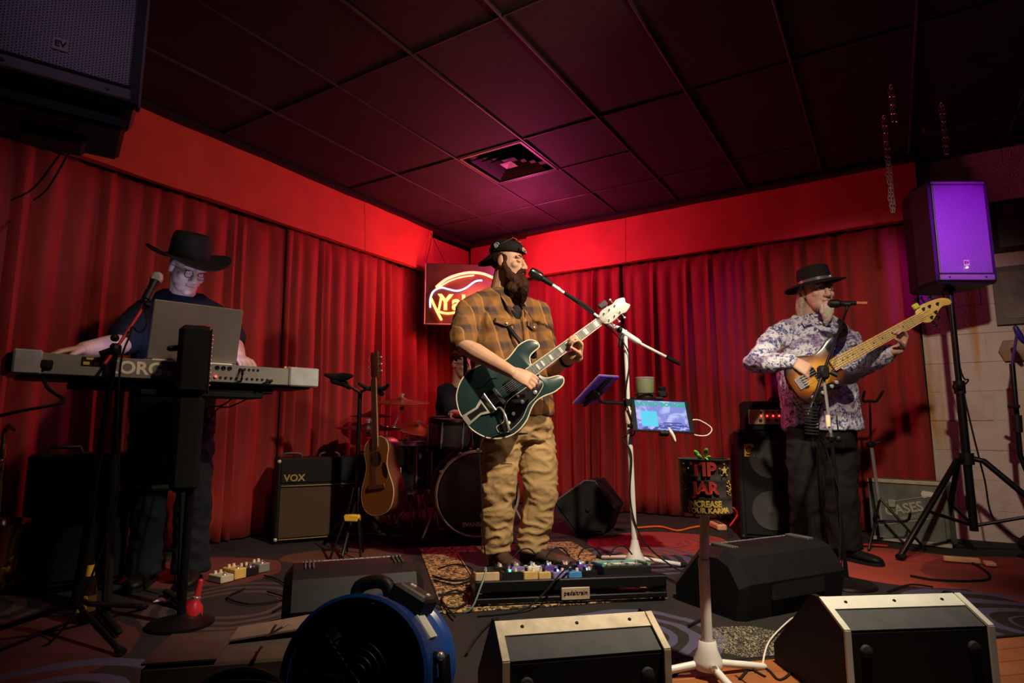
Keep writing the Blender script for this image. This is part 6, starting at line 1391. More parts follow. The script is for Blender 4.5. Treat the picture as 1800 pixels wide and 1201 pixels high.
part('fretboard', MB(GF).box((.45, 0, .009), (.44, .048, .006), .001), M['mahogany'], ac, smooth=False)
part('fretboard_edge', MB(GF).cyl((.24, -.026, .008), (.67, -.023, .008), .002, 5), bpy.data.materials['aged_binding'], ac)
hdk = part('headstock', MB(GF).prism([(.67, .022), (.69, .034), (.84, .036), (.85, .02), (.84, 0), (.85, -.02), (.84, -.036), (.69, -.034), (.67, -.022)], .016, .003), M['mahogany'], ac)
for k in range(3):
    for s_ in (-1, 1): part('tuning_peg', MB(GF).cyl((.71+.045*k, s_*.03, -.006), (.71+.045*k, s_*.052, -.006), .003, 6).ell((.71+.045*k, s_*.058, -.006), ((.009, 0, 0), (0, .008, 0), (0, 0, .004)), 8, 6), M['chrome'], hdk)
for k in range(6): part('string', MB(GF).tube([V(0, (-.025+.01*k), .013), V(.67, (-.018+.0072*k), .013)], .0007, 4), M['bronze'], ac)
# folded A-frame stand with yellow head
a0 = at(619, 911, 3.70)
af = thing('folding_stand', 'small black A-frame stand with a yellow plastic top beside the combo amplifier', 'stand', V(a0.x, a0.y, 0))
part('yellow_top', MB().box(a0, (.095, .04, .042), .008), M['yellow'], af, 'yellow plastic top')
for x in (-.04, .04):
    part('leg', MB().tube([V(a0.x+x, a0.y-.01, a0.z), V(a0.x+x*2.2, a0.y-.12, .012)], .007, 8, True), M['steel_black'], af); part('leg', MB().tube([V(a0.x+x, a0.y+.01, a0.z), V(a0.x+x*1.2, a0.y+.10, .012)], .007, 8, True), M['steel_black'], af)
    part('back_post', MB().tube([V(a0.x+x*.8, a0.y, a0.z), V(a0.x+x*.4+.012, a0.y+.02, a0.z+.17)], .005, 8, True), M['steel_black'], af)
# ---- drum kit
def drum(name, label, c, axis, R, D, sh, head, hoop=M['chrome'], nl=8, legs=None):
    ax = Vector(axis).normalized(); t = thing(name, label, 'drum', c); x = ax.orthogonal().normalized(); y = ax.cross(x)
    part('shell', MB().lathe([(R*.965, -D/2), (R*.975, -D/2+.01), (R*.975, D/2-.01), (R*.965, D/2)], c, ax, 32, False), sh, t)
    for s in (-1, 1):
        part('drum_head', MB().lathe([(R*.95, 0), (R*.94, .006), (.01, .009)], c+ax*s*D/2*.985, ax*s, 32), head, t)
        part('hoop', MB().lathe([(R*.97, -.018), (R*1.02, -.018), (R*1.03, -.008), (R*1.03, .012), (R*1.0, .018), (R*.97, .014)], c+ax*s*D/2, ax*s, 36, False), hoop, t)
    for k in range(nl):
        a = 2*PI*(k+.5)/nl; d = x*math.cos(a)+y*math.sin(a); part('lug', MB().tube([c+d*R*1.01-ax*D*.30, c+d*R*1.01+ax*D*.30], [.008, .008], 6).tube([c+d*R*1.03-ax*D*.49, c+d*R*1.03+ax*D*.49], .0035, 5), M['chrome'], t)
    return t, x, y
bc = at(829, 873, 4.30); bax = V(-.12, -1, 0); R_ = .288; bc = V(bc.x, 4.48, R_*1.03+.005)
hoopm = mat('bronze_hoop', (.46, .38, .32), .35, .4)
bd, xx, yy_ = drum('bass_drum', 'black bass drum with metal hoops behind the singer', bc, V(.22, -1, 0), R_, .40, M['shell_smoke'], M['skin_head'], hoopm, 10)
fx = V(.22, -1, 0).normalized(); rxv = V(1, .22, 0).normalized()
letters('drum_lettering', 'EVANS', .040, frame(bc+fx*.212-rxv*.045-V(0, 0, .205), rxv, (0, 0, 1)), (0, 0, 0), M['white_edge'], bd, .001, 1.0, .0012)
for s in (-1, 1):
    part('spur', MB().tube([bc+fx*.08+rxv*s*.27-V(0, 0, .08), bc+fx*.16+rxv*s*.37-V(0, 0, bc.z-.012)], .008, 8, True), M['chrome'], bd)
    for a in (.6, 1.1, 1.57, 2.0, 2.6): 
        if s > 0: part('hoop_claw', MB().box(bc+fx*.20+(rxv*math.cos(a)+V(0, 0, 1)*math.sin(a))*R_*1.03, (.025, .05, .022), .005), M['chrome'], bd)
part('tom_holder', MB().tube([bc+V(0, .05, R_*.97), bc+V(-.0, .04, R_+.16)], .016, 10).tube([bc+V(0, .04, R_+.12), bc+V(-.09, .02, R_+.20)], .011, 8).tube([bc+V(0, .04, R_+.12), bc+V(.10, .02, R_+.20)], .011, 8), M['chrome'], bd)
tm = at(790, 762, 4.50); drum('tom_drum', 'dark rack tom mounted on the bass drum, left of the singer', V(tm.x, tm.y, tm.z), V(.06, -.10, 1), .15, .19, M['shell_smoke'], M['rubber'], M['steel_black'], 6)
tm = at(866, 765, 4.52); drum('tom_drum', 'dark rack tom mounted on the bass drum, behind the singer', V(tm.x, tm.y, tm.z), V(-.06, -.10, 1), .15, .19, M['shell_smoke'], M['rubber'], M['steel_black'], 6)
fl_ = at(722, 820, 4.78); ft, _, _ = drum('floor_tom', 'smoked grey floor tom on three legs behind the acoustic guitar', V(fl_.x, fl_.y, fl_.z), V(0, 0, 1), .185, .36, M['shell_smoke'], M['skin_head'], M['chrome'], 8)
for a in (.3, 2.4, 4.5): part('leg', MB().tube([V(fl_.x+.20*math.cos(a), fl_.y+.20*math.sin(a), fl_.z), V(fl_.x+.215*math.cos(a), fl_.y+.215*math.sin(a), .012)], .007, 8, True), M['chrome'], ft)
sn = at(752, 800, 5.15); sd, _, _ = drum('snare_drum', 'small dark snare drum in front of the drummer', V(sn.x, 5.0, .60), V(0, -.1, 1), .17, .14, M['steel_black'], M['skin_head'], M['chrome'], 8)
part('snare_stand', MB().tube([V(sn.x, 5.0, .52), V(sn.x, 5.0, .30)], .012, 8).tube([V(sn.x-.2, 4.85, .01), V(sn.x, 5.0, .32), V(sn.x+.2, 4.86, .01)], .008, 8).tube([V(sn.x, 5.0, .32), V(sn.x, 5.2, .01)], .008, 8), M['chrome'], sd)
def cymbal(px, py, Y, R, label, m, tilt=(0, 0), base=None, topper=True, boom=None, name='cymbal'):
    c = at(px, py, Y); ax = V(tilt[0], tilt[1], 1).normalized(); b0 = base or V(c.x, Y+.05, 0)
    t = thing(name, label, 'cymbal', b0)
    part('cymbal_plate', MB().lathe([(.008, .016), (.02, .018), (.042, .004), (R*.6, -.010), (R, -.022), (R*.99, -.025), (R*.6, -.014), (.042, 0), (.008, .008)], c, ax, 36), m, t)
    part('wing_nut', MB().tube([c+ax*.012, c+ax*.05], [.012, .010], 8).cyl(c+ax*.04-V(.018, 0, 0), c+ax*.04+V(.018, 0, 0), .005, 6), M['chrome'], t)
    j = V(b0.x, b0.y, c.z-.12) if boom is None else boom
    part('tilter', MB().tube([c-ax*.01, c-ax*.06], .012, 8).ball(c-ax*.065, .02, 10, 6), M['chrome'], t)
    part('stand_pole', MB().tube([c-ax*.06, j, V(b0.x, b0.y, j.z-.05), V(b0.x, b0.y, .20)], .009, 8).ball(j, .022, 10, 6), M['chrome'], t)
    for k in range(3):
        a = 2*PI*k/3+1.0; lg = part('leg', MB().tube([V(b0.x, b0.y, .34), V(b0.x+.15*math.cos(a), b0.y+.15*math.sin(a), .014)], .0075, 8, True), M['chrome'], t)
    return t
cymbal(707, 703, 4.70, .215, 'upper bronze crash cymbal lit red left of the drummer', M['bronze'], (.03, -.12), V(-.80, 4.74, 0), boom=at(692, 752, 4.72))
cymbal(654, 727, 4.86, .165, 'dark small cymbal behind the hanging guitar neck, middle height', M['dark_bronze'], (.02, -.06), V(-1.02, 4.98, 0))
cymbal(648, 748, 4.55, .24, 'wide dark ride cymbal low behind the hanging guitar neck', M['dark_bronze'], (.03, -.05), V(-1.06, 4.83, 0))
cymbal(735, 750, 4.95, .17, 'red lit tilted cymbal just left of the rack tom', M['bronze'], (.18, -.28), V(-.80, 5.16, 0), boom=at(742, 790, 5.0))
cymbal(792, 738, 4.62, .19, 'flat dark hi-hat cymbal over the rack tom', M['dark_bronze'], (0, -.05), V(-.62, 4.80, 0))
# angled wedge monitor by the back curtain
a_, b_2, c_ = at(985, 884, 4.35), at(1037, 846, 4.40), at(1079, 890, 4.45)
kw = thing('monitor_wedge', 'black wedge monitor standing on edge before the back curtain right of the singer', 'monitor speaker', V(.50, 4.42, 0))
pts = [at(972, 884, 4.36), at(1012, 940, 4.36), at(1062, 940, 4.44), at(1080, 893, 4.46), at(1045, 846, 4.44), at(1028, 845, 4.42)]; pts = [V(p.x, p.y, max(p.z, .008)) for p in pts]
bk = V(.12, .30, 0)
part('cabinet', MB().loft([pts, [p+bk for p in pts]]), M['tolex'], kw, smooth=False)
cx_ = sum((p for p in pts), V(0, 0, 0))/6
part('grille', MB().loft([[cx_+(p-cx_)*.90+V(-.004, -.010, 0) for p in pts], [cx_+(p-cx_)*.90+V(0, .006, 0) for p in pts]]), M['rubber'], kw, smooth=False)
part('edge_trim', MB().tube(pts[3:]+[pts[0]], .006, 6), M['grey_panel'], kw); part('badge', MB().ball(cx_+V(-.006, -.014, -.02), .016, 10, 6), M['black_gloss'], kw)
# power strip and orange cables at the back curtain
f0 = frame(atz(1248, 920, .03), atz(1290, 940, .03)-atz(1248, 920, .03), (.3, 1, 0)); ps = thing('power_strip', 'tan power strip on the floor behind the tip jar', 'power strip', f0.translation)
part('strip_body', MB(f0).box((.09, .03, -.005), (.20, .07, .045), .010), M['tweed'], ps, smooth=False)
for k in range(3): part('outlet', MB(f0).box((.04+.05*k, .03, .018), (.03, .03, .004), .002), M['black'], ps, smooth=False)
cable('extension_cord', [atz(1120, 928, .01), atz(1160, 926, .01), atz(1190, 933, .01), atz(1215, 928, .01), atz(1248, 922, .02)], .007, M['orange'], 'orange extension cord along the back curtain to the power strip')
cable('extension_cord', [at(1283, 925, 4.2), at(1296, 905, 4.2), at(1288, 893, 4.2), atz(1300, 922, .06), atz(1308, 925, .01)], .006, M['red_plastic'], 'red looped cord rising behind the tip jar')
cable('extension_cord', [atz(1312, 955, .01), atz(1325, 950, .02), atz(1338, 958, .02), atz(1345, 968, .01)], .007, M['yellow'], 'short yellow cord behind the right floor monitor')
cable('extension_cord', [atz(1480, 962, .01), atz(1520, 958, .01), atz(1560, 960, .01)], .007, M['red_plastic'], 'red cord on the floor by the flight case')
# ================================================================== FRONT LINE
def wedge(fr_, W_, D_, H_, label, body, edge, top_band=True):
    """floor monitor seen from its back; frame x along width, y away from camera, z up, origin at the near bottom left"""
    t = thing('monitor_wedge', label, 'monitor speaker', fr_ @ V(W_/2, D_/2, 0))
    sl = .10; zn = H_*.80; sp_ = lambda k: (sl*k, zn+(H_-zn)*k)
    prof = [(0.0, 0), (D_, 0), (D_, H_*.25), (sl+.03, H_), (sl, H_), (.0, zn)]
    part('cabinet', MB(fr_).loft([[V(x, y, z) for y, z in prof] for x in (.016, W_-.016)]), body, t, smooth=False)
    for x0 in (0, W_-.016):
        pr = [(-.010, 0), (D_+.006, 0), (D_+.006, H_*.25), (sl+.034, H_+.008), (sl-.004, H_+.008), (-.010, zn+.006)]
        part('side_panel', MB(fr_).loft([[V(x, y, z) for y, z in pr] for x in (x0, x0+.016)]), body, t, smooth=False)
        for (ya, za), (yb, zb) in (((-.010, .006), (-.010, zn+.006)), ((-.010, zn+.006), (sl-.004, H_+.008))):
            d_ = V(0, yb-ya, zb-za).normalized(); n_ = V(0, -d_.z, d_.y); a_, b_ = V(0, ya, za), V(0, yb, zb)
            part('edge_trim', MB(fr_).loft([[V(x, 0, 0)+p+n_*o for x, o in ((x0-.0005, -.003), (x0-.0005, .004), (x0+.0165, .004), (x0+.0165, -.003))] for p in (a_, b_)]), edge, t, smooth=False)
    part('rear_panel', MB(fr_).loft([[V(x, y, z) for y, z in ((.004, .012), (-.004, .012), (-.004, zn-.004), (.004, zn-.004))] for x in (.020, W_-.020)]), M['rubber'], t, smooth=False)
    def strip(k0, k1, up): (y0, z0), (y1, z1) = sp_(k0), sp_(k1); return [[V(x, y0, z0-.002), V(x, y0-up*.45, z0+up*.9), V(x, y1-up*.45, z1+up*.9), V(x, y1, z1-.002)] for x in (.0165, W_-.0165)]
    part('sloped_panel', MB(fr_).loft(strip(.0, .62, .004)), M['grey_panel'], t, smooth=False)
    part('top_strip', MB(fr_).loft(strip(.63, 1.04, .008)), edge, t, smooth=False)
    ny = V(0, -(H_-zn), sl).normalized()
    for x in (.16, .5, .84): part('screw', MB(fr_).lathe([(.005, 0), (.004, .002), (.001, .002)], V(W_*x, sp_(.84)[0], sp_(.84)[1])+ny*.0085, ny, 8), M['steel_black'], t)
    for x in (.14, .86):
        for z in (.18, .62): part('rubber_foot', MB(fr_).lathe([(.017, 0), (.015, .010), (.006, .012)], (W_*x, -.003, H_*z), (0, -1, 0), 12), M['grey_screen'], t)
    return t
def wfr(px0, py0, px1, py1, H_, Dt):
    a = atz(px0, py0, H_); b = atz(px1, py1, H_); d = (b-a); n_ = V(-d.y, d.x, 0).normalized(); o = a-n_*Dt; return frame(V(o.x, o.y, 0), d, V(-d.y, d.x, 0)), d.length
H1 = .27; D1 = .36
f0, w0 = wfr(869, 1092, 1143, 1074, H1+.010, .10); wedge(f0, w0, D1, H1, 'black floor monitor with pale wood edges, front centre below the pedalboard', M['tolex'], M['raw_wood_edge'])
f0, w0 = wfr(1438, 1049, 1684, 1042, H1+.010, .10); wedge(f0, w0, D1, H1, 'black floor monitor with white painted edges, front right', M['tolex'], M['white_edge'])
# black moulded stage monitors
def blackwedge(fr_, W_, D_, H_, label):
    t = thing('monitor_wedge', label, 'monitor speaker', fr_ @ V(W_/2, D_/2, 0))
    prof = [(0.03, 0), (D_, 0), (D_, H_*.3), (D_*.60, H_*.97), (D_*.30, H_), (.06, H_*.90), (.0, H_*.55)]
    R = []
    for x, s in ((0, .86), (.03, 1), (W_-.03, 1), (W_, .86)): R.append([V(x, D_*.5+(y-D_*.5)*s, z*(s if z > .01 else 1)) for y, z in prof])
    part('cabinet', MB(fr_).loft(R), M['black'], t, smooth=False)
    for x0 in (.07, W_-.10):
        for k in range(3): part('vent_rib', MB(fr_).box((x0+.014*k, D_*.42, H_*1.0), (.007, D_*.30, .012), .003), M['grey_panel'], t, smooth=False)
    part('grille', MB(fr_).loft([[V(x, y, z) for y, z in ((D_+.004, H_*.30), (D_*.62, H_*.98), (D_*.60, H_*.95), (D_-.01, H_*.28))] for x in (.06, W_-.06)]), M['grille'], t, smooth=False)
    part('rear_recess', MB(fr_).box((W_/2, .012, H_*.40), (W_*.5, .02, H_*.3), .006), M['rubber'], t, smooth=False)
    return t
f0, w0 = wfr(500, 1000, 722, 985, .26, .13); blackwedge(f0, w0+.04, .42, .26, 'black moulded stage monitor on the floor behind the blue fan')
f0, w0 = wfr(1262, 966, 1432, 945, .26, .13); blackwedge(f0, w0+.04, .42, .26, 'black moulded stage monitor on the floor between tip jar and bassist')
# pedalboard with pedals
pf = frame(V(-.155, 2.68, 0), V(.99, .14, 0), V(-.14, .99, 0)); PW = .845
pbd = thing('pedalboard', 'black metal pedalboard full of effects pedals in front of the singer', 'pedalboard', pf @ V(PW/2, .16, 0))
zt = lambda y: .105-.055*(y/.33)
for y in (0.02, .115, .21, .305): part('rail', MB(pf).box((PW/2, y, zt(y)), (PW, .065 if y > .05 else .05, .014), .003), M['steel_black'], pbd, smooth=False)
part('front_rail', MB(pf).box((PW/2, .0, .085), (PW, .012, .045), .003), M['steel_black'], pbd, smooth=False); part('lower_rail', MB(pf).box((PW/2, .0, .028), (PW, .014, .022), .003), M['steel_black'], pbd, smooth=False)
for x in (.008, PW-.008): part('side_plate', MB(pf).loft([[V(xx_, y, z) for y, z in ((0, .015), (.33, .015), (.33, .055), (0, .112))] for xx_ in (x-.008, x+.008)]), M['steel_black'], pbd, smooth=False)
for x in (.04, PW-.04): part('rubber_foot', MB(pf).box((x, .03, .012), (.03, .03, .008)).box((x, .30, .012), (.03, .03, .008)), M['rubber'], pbd)
npm = part('name_plate', MB(pf).box((.43, -.016, .050), (.125, .008, .052), .003), mat('plate_tan', (.44, .32, .23), .5), pbd, smooth=False)
letters('plate_lettering', 'pedaltrain', .026, pf @ frame((.43, -.0215, .054), (1, 0, 0), (0, 0, 1)), (0, 0, 0), M['black'], npm, .0008)
PG = 'effects pedals on the singer pedalboard'
def pedal(x, y, w_, d_, h_, m, label, knobs=3, led=None, foot=True, top=None):
    z = zt(y+d_/2)+.008; f_ = pf @ Matrix.Translation((x, y, z)) @ Matrix.Rotation(-.165, 4, 'X')
    t = thing('effects_pedal', label, 'pedal', f_.translation, PG)
    part('pedal_case', MB(f_).box((w_/2, d_/2, h_/2), (w_, d_, h_), .004), m, t, smooth=False)
    if top: part('face_plate', MB(f_).box((w_/2, d_/2, h_+.001), (w_*.88, d_*.86, .002)), top, t, smooth=False)
    for k in range(knobs): part('control_knob', MB(f_).lathe([(.0075, 0), (.0065, .013), (.002, .014)], (w_*(k+.5)/knobs, d_*.25, h_), (0, 0, 1), 10), M['cream'] if k % 2 else M['black'], t)
    if led: part('indicator_light', MB(f_).ball((w_*.5, d_*.48, h_+.003), .005, 8, 6), led, t)
    if foot: part('foot_switch', MB(f_).lathe([(.009, 0), (.009, .005), (.006, .007), (.006, .016), (.002, .017)], (w_*.5, d_*.8, h_), (0, 0, 1), 10), M['chrome'], t)
    return t
pc1 = mat('cream_pedal', (.46, .33, .19), .5); pc2 = mat('tan_pedal', (.52, .35, .13), .5); pc3 = mat('blue_pedal', (.05, .22, .50), .4); pc4 = mat('lilac_pedal', (.20, .16, .42), .4); pc5 = mat('mint_pedal', (.10, .30, .24), .45); pc6 = mat('violet_pedal', (.10, .05, .28), .4)
t = pedal(.0, .012, .105, .11, .040, pc1, 'cream tuner pedal with a dark face, leftmost on the pedalboard', 0, None, True, M['black'])
pedal(.115, .012, .085, .11, .038, M['black_gloss'], 'black pedal with a green light beside the cream tuner pedal', 2, M['led_green'])
pedal(.210, .010, .062, .11, .038, pc2, 'tan pedal left of a black switch near the pedalboard front', 2); pedal(.275, .010, .055, .11, .034, pc2, 'shorter tan pedal with a black clip', 1)
pedal(.340, .012, .062, .11, .032, pc4, 'lilac pedal near the pedalboard middle', 2, M['led_blue']); pedal(.408, .012, .060, .12, .032, pc3, 'bright blue pedal at the pedalboard middle', 2)
pedal(.476, .012, .062, .11, .034, M['black_gloss'], 'black pedal with a blue light right of the bright blue pedal', 3, M['led_blue'])
for k, (m_, lb) in enumerate(((M['black_gloss'], 'black pedal in the back row, leftmost'), (pc4, 'lilac pedal in the back row with white knobs'), (M['white_edge'], 'white pedal in the back row'), (pc6, 'violet pedal in the back row'), (M['black'], 'black pedal in the back row with a red light'), (pc6, 'violet pedal in the back row, right one'))):
    pedal(.10+.078*k, .185, .066, .11, .050, m_, lb, 3, M['led_red'] if k == 4 else (M['led_blue'] if k in (3, 5) else None))
t = pedal(.575, .05, .225, .19, .050, M['black'], 'large multi switch pedal framed in mint green at the right end', 0, None, False, M['black_gloss'])
f_ = pf @ Matrix.Translation((.575, .05, zt(.14)+.008)) @ Matrix.Rotation(-.165, 4, 'X')
part('mint_frame', MB(f_).tube([V(.006, .01, .056), V(.0, .185, .060), V(.225, .185, .060), V(.219, .01, .056)], .008, 8), pc5, t)
part('white_panel', MB(f_).box((.11, .165, .053), (.19, .035, .006), .002), M['white_edge'], t, smooth=False)
for k in range(3): part('foot_switch', MB(f_).lathe([(.014, .05), (.014, .056), (.008, .06), (.008, .070), (.002, .071)], (.045+.065*k, .06, 0), (0, 0, 1), 10), M['chrome'], t)
for k in range(4):
    x = .18+.15*k; cable('patch_cable', [pf @ V(x, .13, .17), pf @ V(x+.03, .15, .20), pf @ V(x+.08, .16, .205), pf @ V(x+.12, .17, .165)], .0035, M['rubber'], ('thin black patch lead arching over the pedalboard, %s' % ('left end', 'left of middle', 'right of middle', 'right end')[k]), 'cable', None)
cable('pedal_lead', [pf @ V(.42, .0, .17), pf @ V(.36, -.02, .13), pf @ V(.28, -.05, .06), pf @ V(.18, -.09, .01), pf @ V(.0, -.12, .006)], .004, M['rubber'], 'black lead crossing the pedalboard front below the tan pedals')
cable('pedal_lead', [pf @ V(.05, .03, .15), pf @ V(.02, -.02, .09), pf @ V(-.03, -.06, .01), pf @ V(-.12, -.03, .006), V(-.40, 2.5, .008)], .004, mat('teal_lead', (.10, .14, .14), .5), 'grey teal lead dropping from the cream tuner pedal')
for k, (pts, lb) in enumerate((([(770, 1000), (800, 992), (830, 1000), (822, 1018), (790, 1020), (760, 1012)], 'black lead coiled on the leopard rug, farthest loop'), ([(762, 1020), (800, 1028), (832, 1020), (815, 1040), (770, 1046)], 'black lead coiled on the leopard rug, middle loop'), ([(770, 1062), (800, 1070), (826, 1052), (800, 1038), (776, 1052), (800, 1085)], 'black lead coiled on the leopard rug, nearest loop'))):
    cable('floor_cable', [atz(x, y, .014+.002*k) for x, y in pts], .0042, M['rubber'], lb)
# blue drum fan, front left
fc = V(-.345, 1.54, .180); fax = V(-.13, -.96, .24).normalized(); FR = .166
fan = thing('drum_fan', 'blue round floor fan with black control box and white label, front left of centre', 'fan', V(fc.x, fc.y+.1, 0))
part('drum_housing', MB().lathe([(FR*1.0, .10), (FR*1.05, .095), (FR*1.05, .07), (FR*1.0, .06), (FR*.99, -.14), (FR*1.05, -.15), (FR*1.06, -.18), (FR*1.0, -.19), (FR*.96, -.18), (FR*.95, .09)], fc, fax, 48, False), M['blue_fan'], fan)
fx_ = fax.cross(V(0, 0, 1)).normalized(); fu = fx_.cross(fax).normalized()
for s in (1,):
    for k in range(9):
        r = FR*(.16+.094*k); part('guard_ring', MB().torus(fc+fax*.085, fax, r, .0022, 40, 5), M['steel_black'], fan)
for k in range(8):
    a = PI*k/4; part('guard_spoke', MB().tube([fc+fax*.082, fc+fax*.082+(fx_*math.cos(a)+fu*math.sin(a))*FR*.96], .003, 6), M['steel_black'], fan)
hub = part('motor_hub', MB().lathe([(.055, .05), (.06, .03), (.06, -.10), (.03, -.12)], fc, fax, 20), M['black'], fan)
for k in range(5):
    a = 2*PI*k/5; d = fx_*math.cos(a)+fu*math.sin(a); e = fax.cross(d); part('fan_blade', MB().loft([[fc+d*r+e*(w_*c)+fax*(sl*c-.02+th) for c, th in ((-1, .002), (1, .002), (1, -.002), (-1, -.002))] for r, w_, sl in ((.055, .03, .02), (.13, .06, .03), (FR*.88, .075, .025))]), M['black'], hub, smooth=False)
part('rear_cover', MB().lathe([(FR*.94, -.17), (FR*.3, -.18), (.01, -.18)], fc, fax, 32), M['black'], fan)
def onfan(a, z, r=1.0): return fc+fax*z+(fx_*math.cos(a)+fu*math.sin(a))*FR*r
if (onfan(0, 0)-fc).x > 0: aa = 1.05
else: aa = PI-1.05
def fanbox(name, a, z, w_, d_, h_, m, parent, lift=0.0, bev=.006):
    c = onfan(a, z, 1.0+lift); nrm_ = (c-(fc+fax*z)).normalized(); return part(name, MB(frame(c, fax, nrm_.cross(fax))).box((0, 0, h_/2-.006), (d_, w_, h_), bev), m, parent, smooth=False)
sgn_ = 1 if aa < PI/2 else -1
cb_ = fanbox('control_box', PI/2-sgn_*.46, -.06, .095, .13, .042, M['black'], fan)
fanbox('control_plate', PI/2-sgn_*.46, -.06, .082, .095, .047, mat('dark_plate', (.05, .03, .035), .35), cb_)
for k, o_ in enumerate((-.10, -.06, .14)): fanbox('dial_mark', PI/2-sgn_*(.46+o_), -.06, .008, .018 if k == 2 else .010, .052, M['white_edge'], cb_, 0, .002)
fanbox('label', PI/2-sgn_*.90, -.02, .062, .066, .009, M['paper'], fan, 0, 0)
hp_ = [onfan(PI/2+sgn_*a, -.07, r) for a, r in ((-.10, 1.0), (-.02, 1.16), (.12, 1.22), (.36, 1.20), (.46, 1.0))]
part('carry_handle', MB().tube(hp_, .018, 10, smooth=4), M['black'], fan)
for s in (-1, 1): part('floor_leg', MB().tube([onfan(-PI/2+s*.75, .04, 1.0), V(onfan(-PI/2+s*.8, .06).x, onfan(-PI/2+s*.8, .06).y, .016), V(onfan(-PI/2+s*.8, -.2).x, onfan(-PI/2+s*.8, -.2).y, .016), onfan(-PI/2+s*.75, -.16, 1.0)], .014, 8, True), M['steel_black'], fan)
part('side_bracket', MB().tube([onfan(PI/2-sgn_*1.35, .0, 1.0), onfan(PI/2-sgn_*1.37, .0, 1.13), onfan(PI/2-sgn_*1.60, .0, 1.15), onfan(PI/2-sgn_*1.75, .0, 1.0)], .016, 10, True), M['black'], fan); part('bracket_bolt', MB().ball(onfan(PI/2-sgn_*1.34, .02, 1.12), .010, 8, 6), M['chrome'], fan)
# cardboard box and small ribbed fan at the bottom left
bxo = atz(282, 1128, .20); f0 = frame(V(bxo.x, bxo.y, 0), V(.97, .20, 0), V(-.20, .97, 0))
cbx = thing('storage_box', 'brown storage box with half open lid at bottom left of the picture', 'box', f0 @ V(.2, .05, 0))
boxpart('box_body', f0, (.21, -.02, .09), (.42, .22, .18), M['box_brown'], cbx, .006)
part('box_flap', MB(f0).loft([[V(.0, .09, .185), V(.17, .09, .185), V(.17, -.13, .186), V(.0, -.13, .186)], [V(.0, .09, .190), V(.17, .09, .190), V(.17, -.13, .191), V(.0, -.13, .191)]]), M['box_brown'], cbx, smooth=False)
part('box_flap', MB(f0).loft([[V(.17, .10, .19), V(.43, .14, .21), V(.43, .03, .205), V(.17, .0, .188)], [V(.17, .10, .195), V(.43, .14, .215), V(.43, .03, .21), V(.17, .0, .193)]]), mat('lighter_card', (.20, .145, .11), .7), cbx, smooth=False)
part('box_seam', MB(f0).box((.20, -.131, .10), (.36, .004, .006)), M['black'], cbx, smooth=False)
sc_ = V(-.565, 1.33, .13); sax_ = V(.15, -.85, .5).normalized()
sf = thing('desk_fan', 'small dark ribbed fan beside the storage box, bottom edge of the picture', 'fan', V(sc_.x, sc_.y+.05, 0))
part('fan_shell', MB().lathe([(.118, .035), (.126, .03), (.128, -.01), (.105, -.07), (.05, -.09), (.01, -.09)], sc_, sax_, 28), M['black'], sf)
ux = sax_.cross(V(0, 0, 1)).normalized(); uy = ux.cross(sax_)
for k in range(9):
    y_ = -.088+.022*k; hw = math.sqrt(max(.118**2-y_**2, 0)); part('grille_rib', MB().tube([sc_+sax_*.040+ux*t_*hw+uy*(y_+.012*(1-t_*t_)) for t_ in (-1, -.5, 0, .5, 1)], .0030, 6, smooth=3), mat('grey_brown_rib', (.16, .13, .10), .5) if k == 0 else bpy.data.materials['grey_brown_rib'], sf)
part('rim', MB().torus(sc_+sax_*.036, sax_, .122, .006, 32, 6), M['grey_panel'], sf)
part('fan_base', MB().lathe([(.10, 0), (.10, .012), (.04, .02), (.018, .03), (.015, .08)], (sc_.x, sc_.y+.05, 0), (0, 0, 1), 20), M['black'], sf)
cable('bent_wire', [atz(470, 1118, .22), at(492, 1105, 1.55), at(507, 1096, 1.6)], .003, M['brushed'], 'thin bent wire sticking up beside the storage box, right one'); cable('bent_wire', [atz(474, 1116, .21), at(483, 1102, 1.56), at(491, 1093, 1.62)], .003, M['brushed'], 'thin bent wire sticking up beside the storage box, left one')
# small red glass bottle, paper scrap and the left pedal group
rb = atz(338, 1092, 0); rd = thing('glass_bottle', 'small red glass bottle leaning over on the carpet at lower left', 'bottle', rb)
part('bottle_body', MB().tube([rb+V(.0, 0, .012), rb+V(.0, 0, .02), rb+V(.0, 0, .055), rb+V(.004, 0, .072), rb+V(.012, 0, .095), rb+V(.022, 0, .15)], [.028, .036, .036, .022, .012, .010], 16, True), M['red_plastic'], rd)
part('bottle_collar', MB().lathe([(.013, 0), (.016, .004), (.016, .012), (.012, .016)], rb+V(.008, 0, .080), (.2, 0, 1), 12), M['chrome'], rd)
pp = atz(284, 1058, .012); solo('paper_scrap', MB().loft([[pp+V(*p) for p in ((-.03, -.01, 0), (-.01, .012, .012), (.02, .008, .004), (.04, .016, .014), (.03, .0, .0), (.0, -.008, .004))], [pp+V(*p)+V(0, 0, .003) for p in ((-.03, -.01, 0), (-.01, .012, .012), (.02, .008, .004), (.04, .016, .014), (.03, .0, .0), (.0, -.008, .004))]]), M['paper'], 'crumpled white paper scrap on the floor by the dark bottle', 'paper')
lg0 = atz(388, 1028, 0); lf0 = frame(lg0, atz(465, 1010, 0)-lg0, (-.2, 1, 0)); LPG = 'pedals on the floor by the keyboard stand'
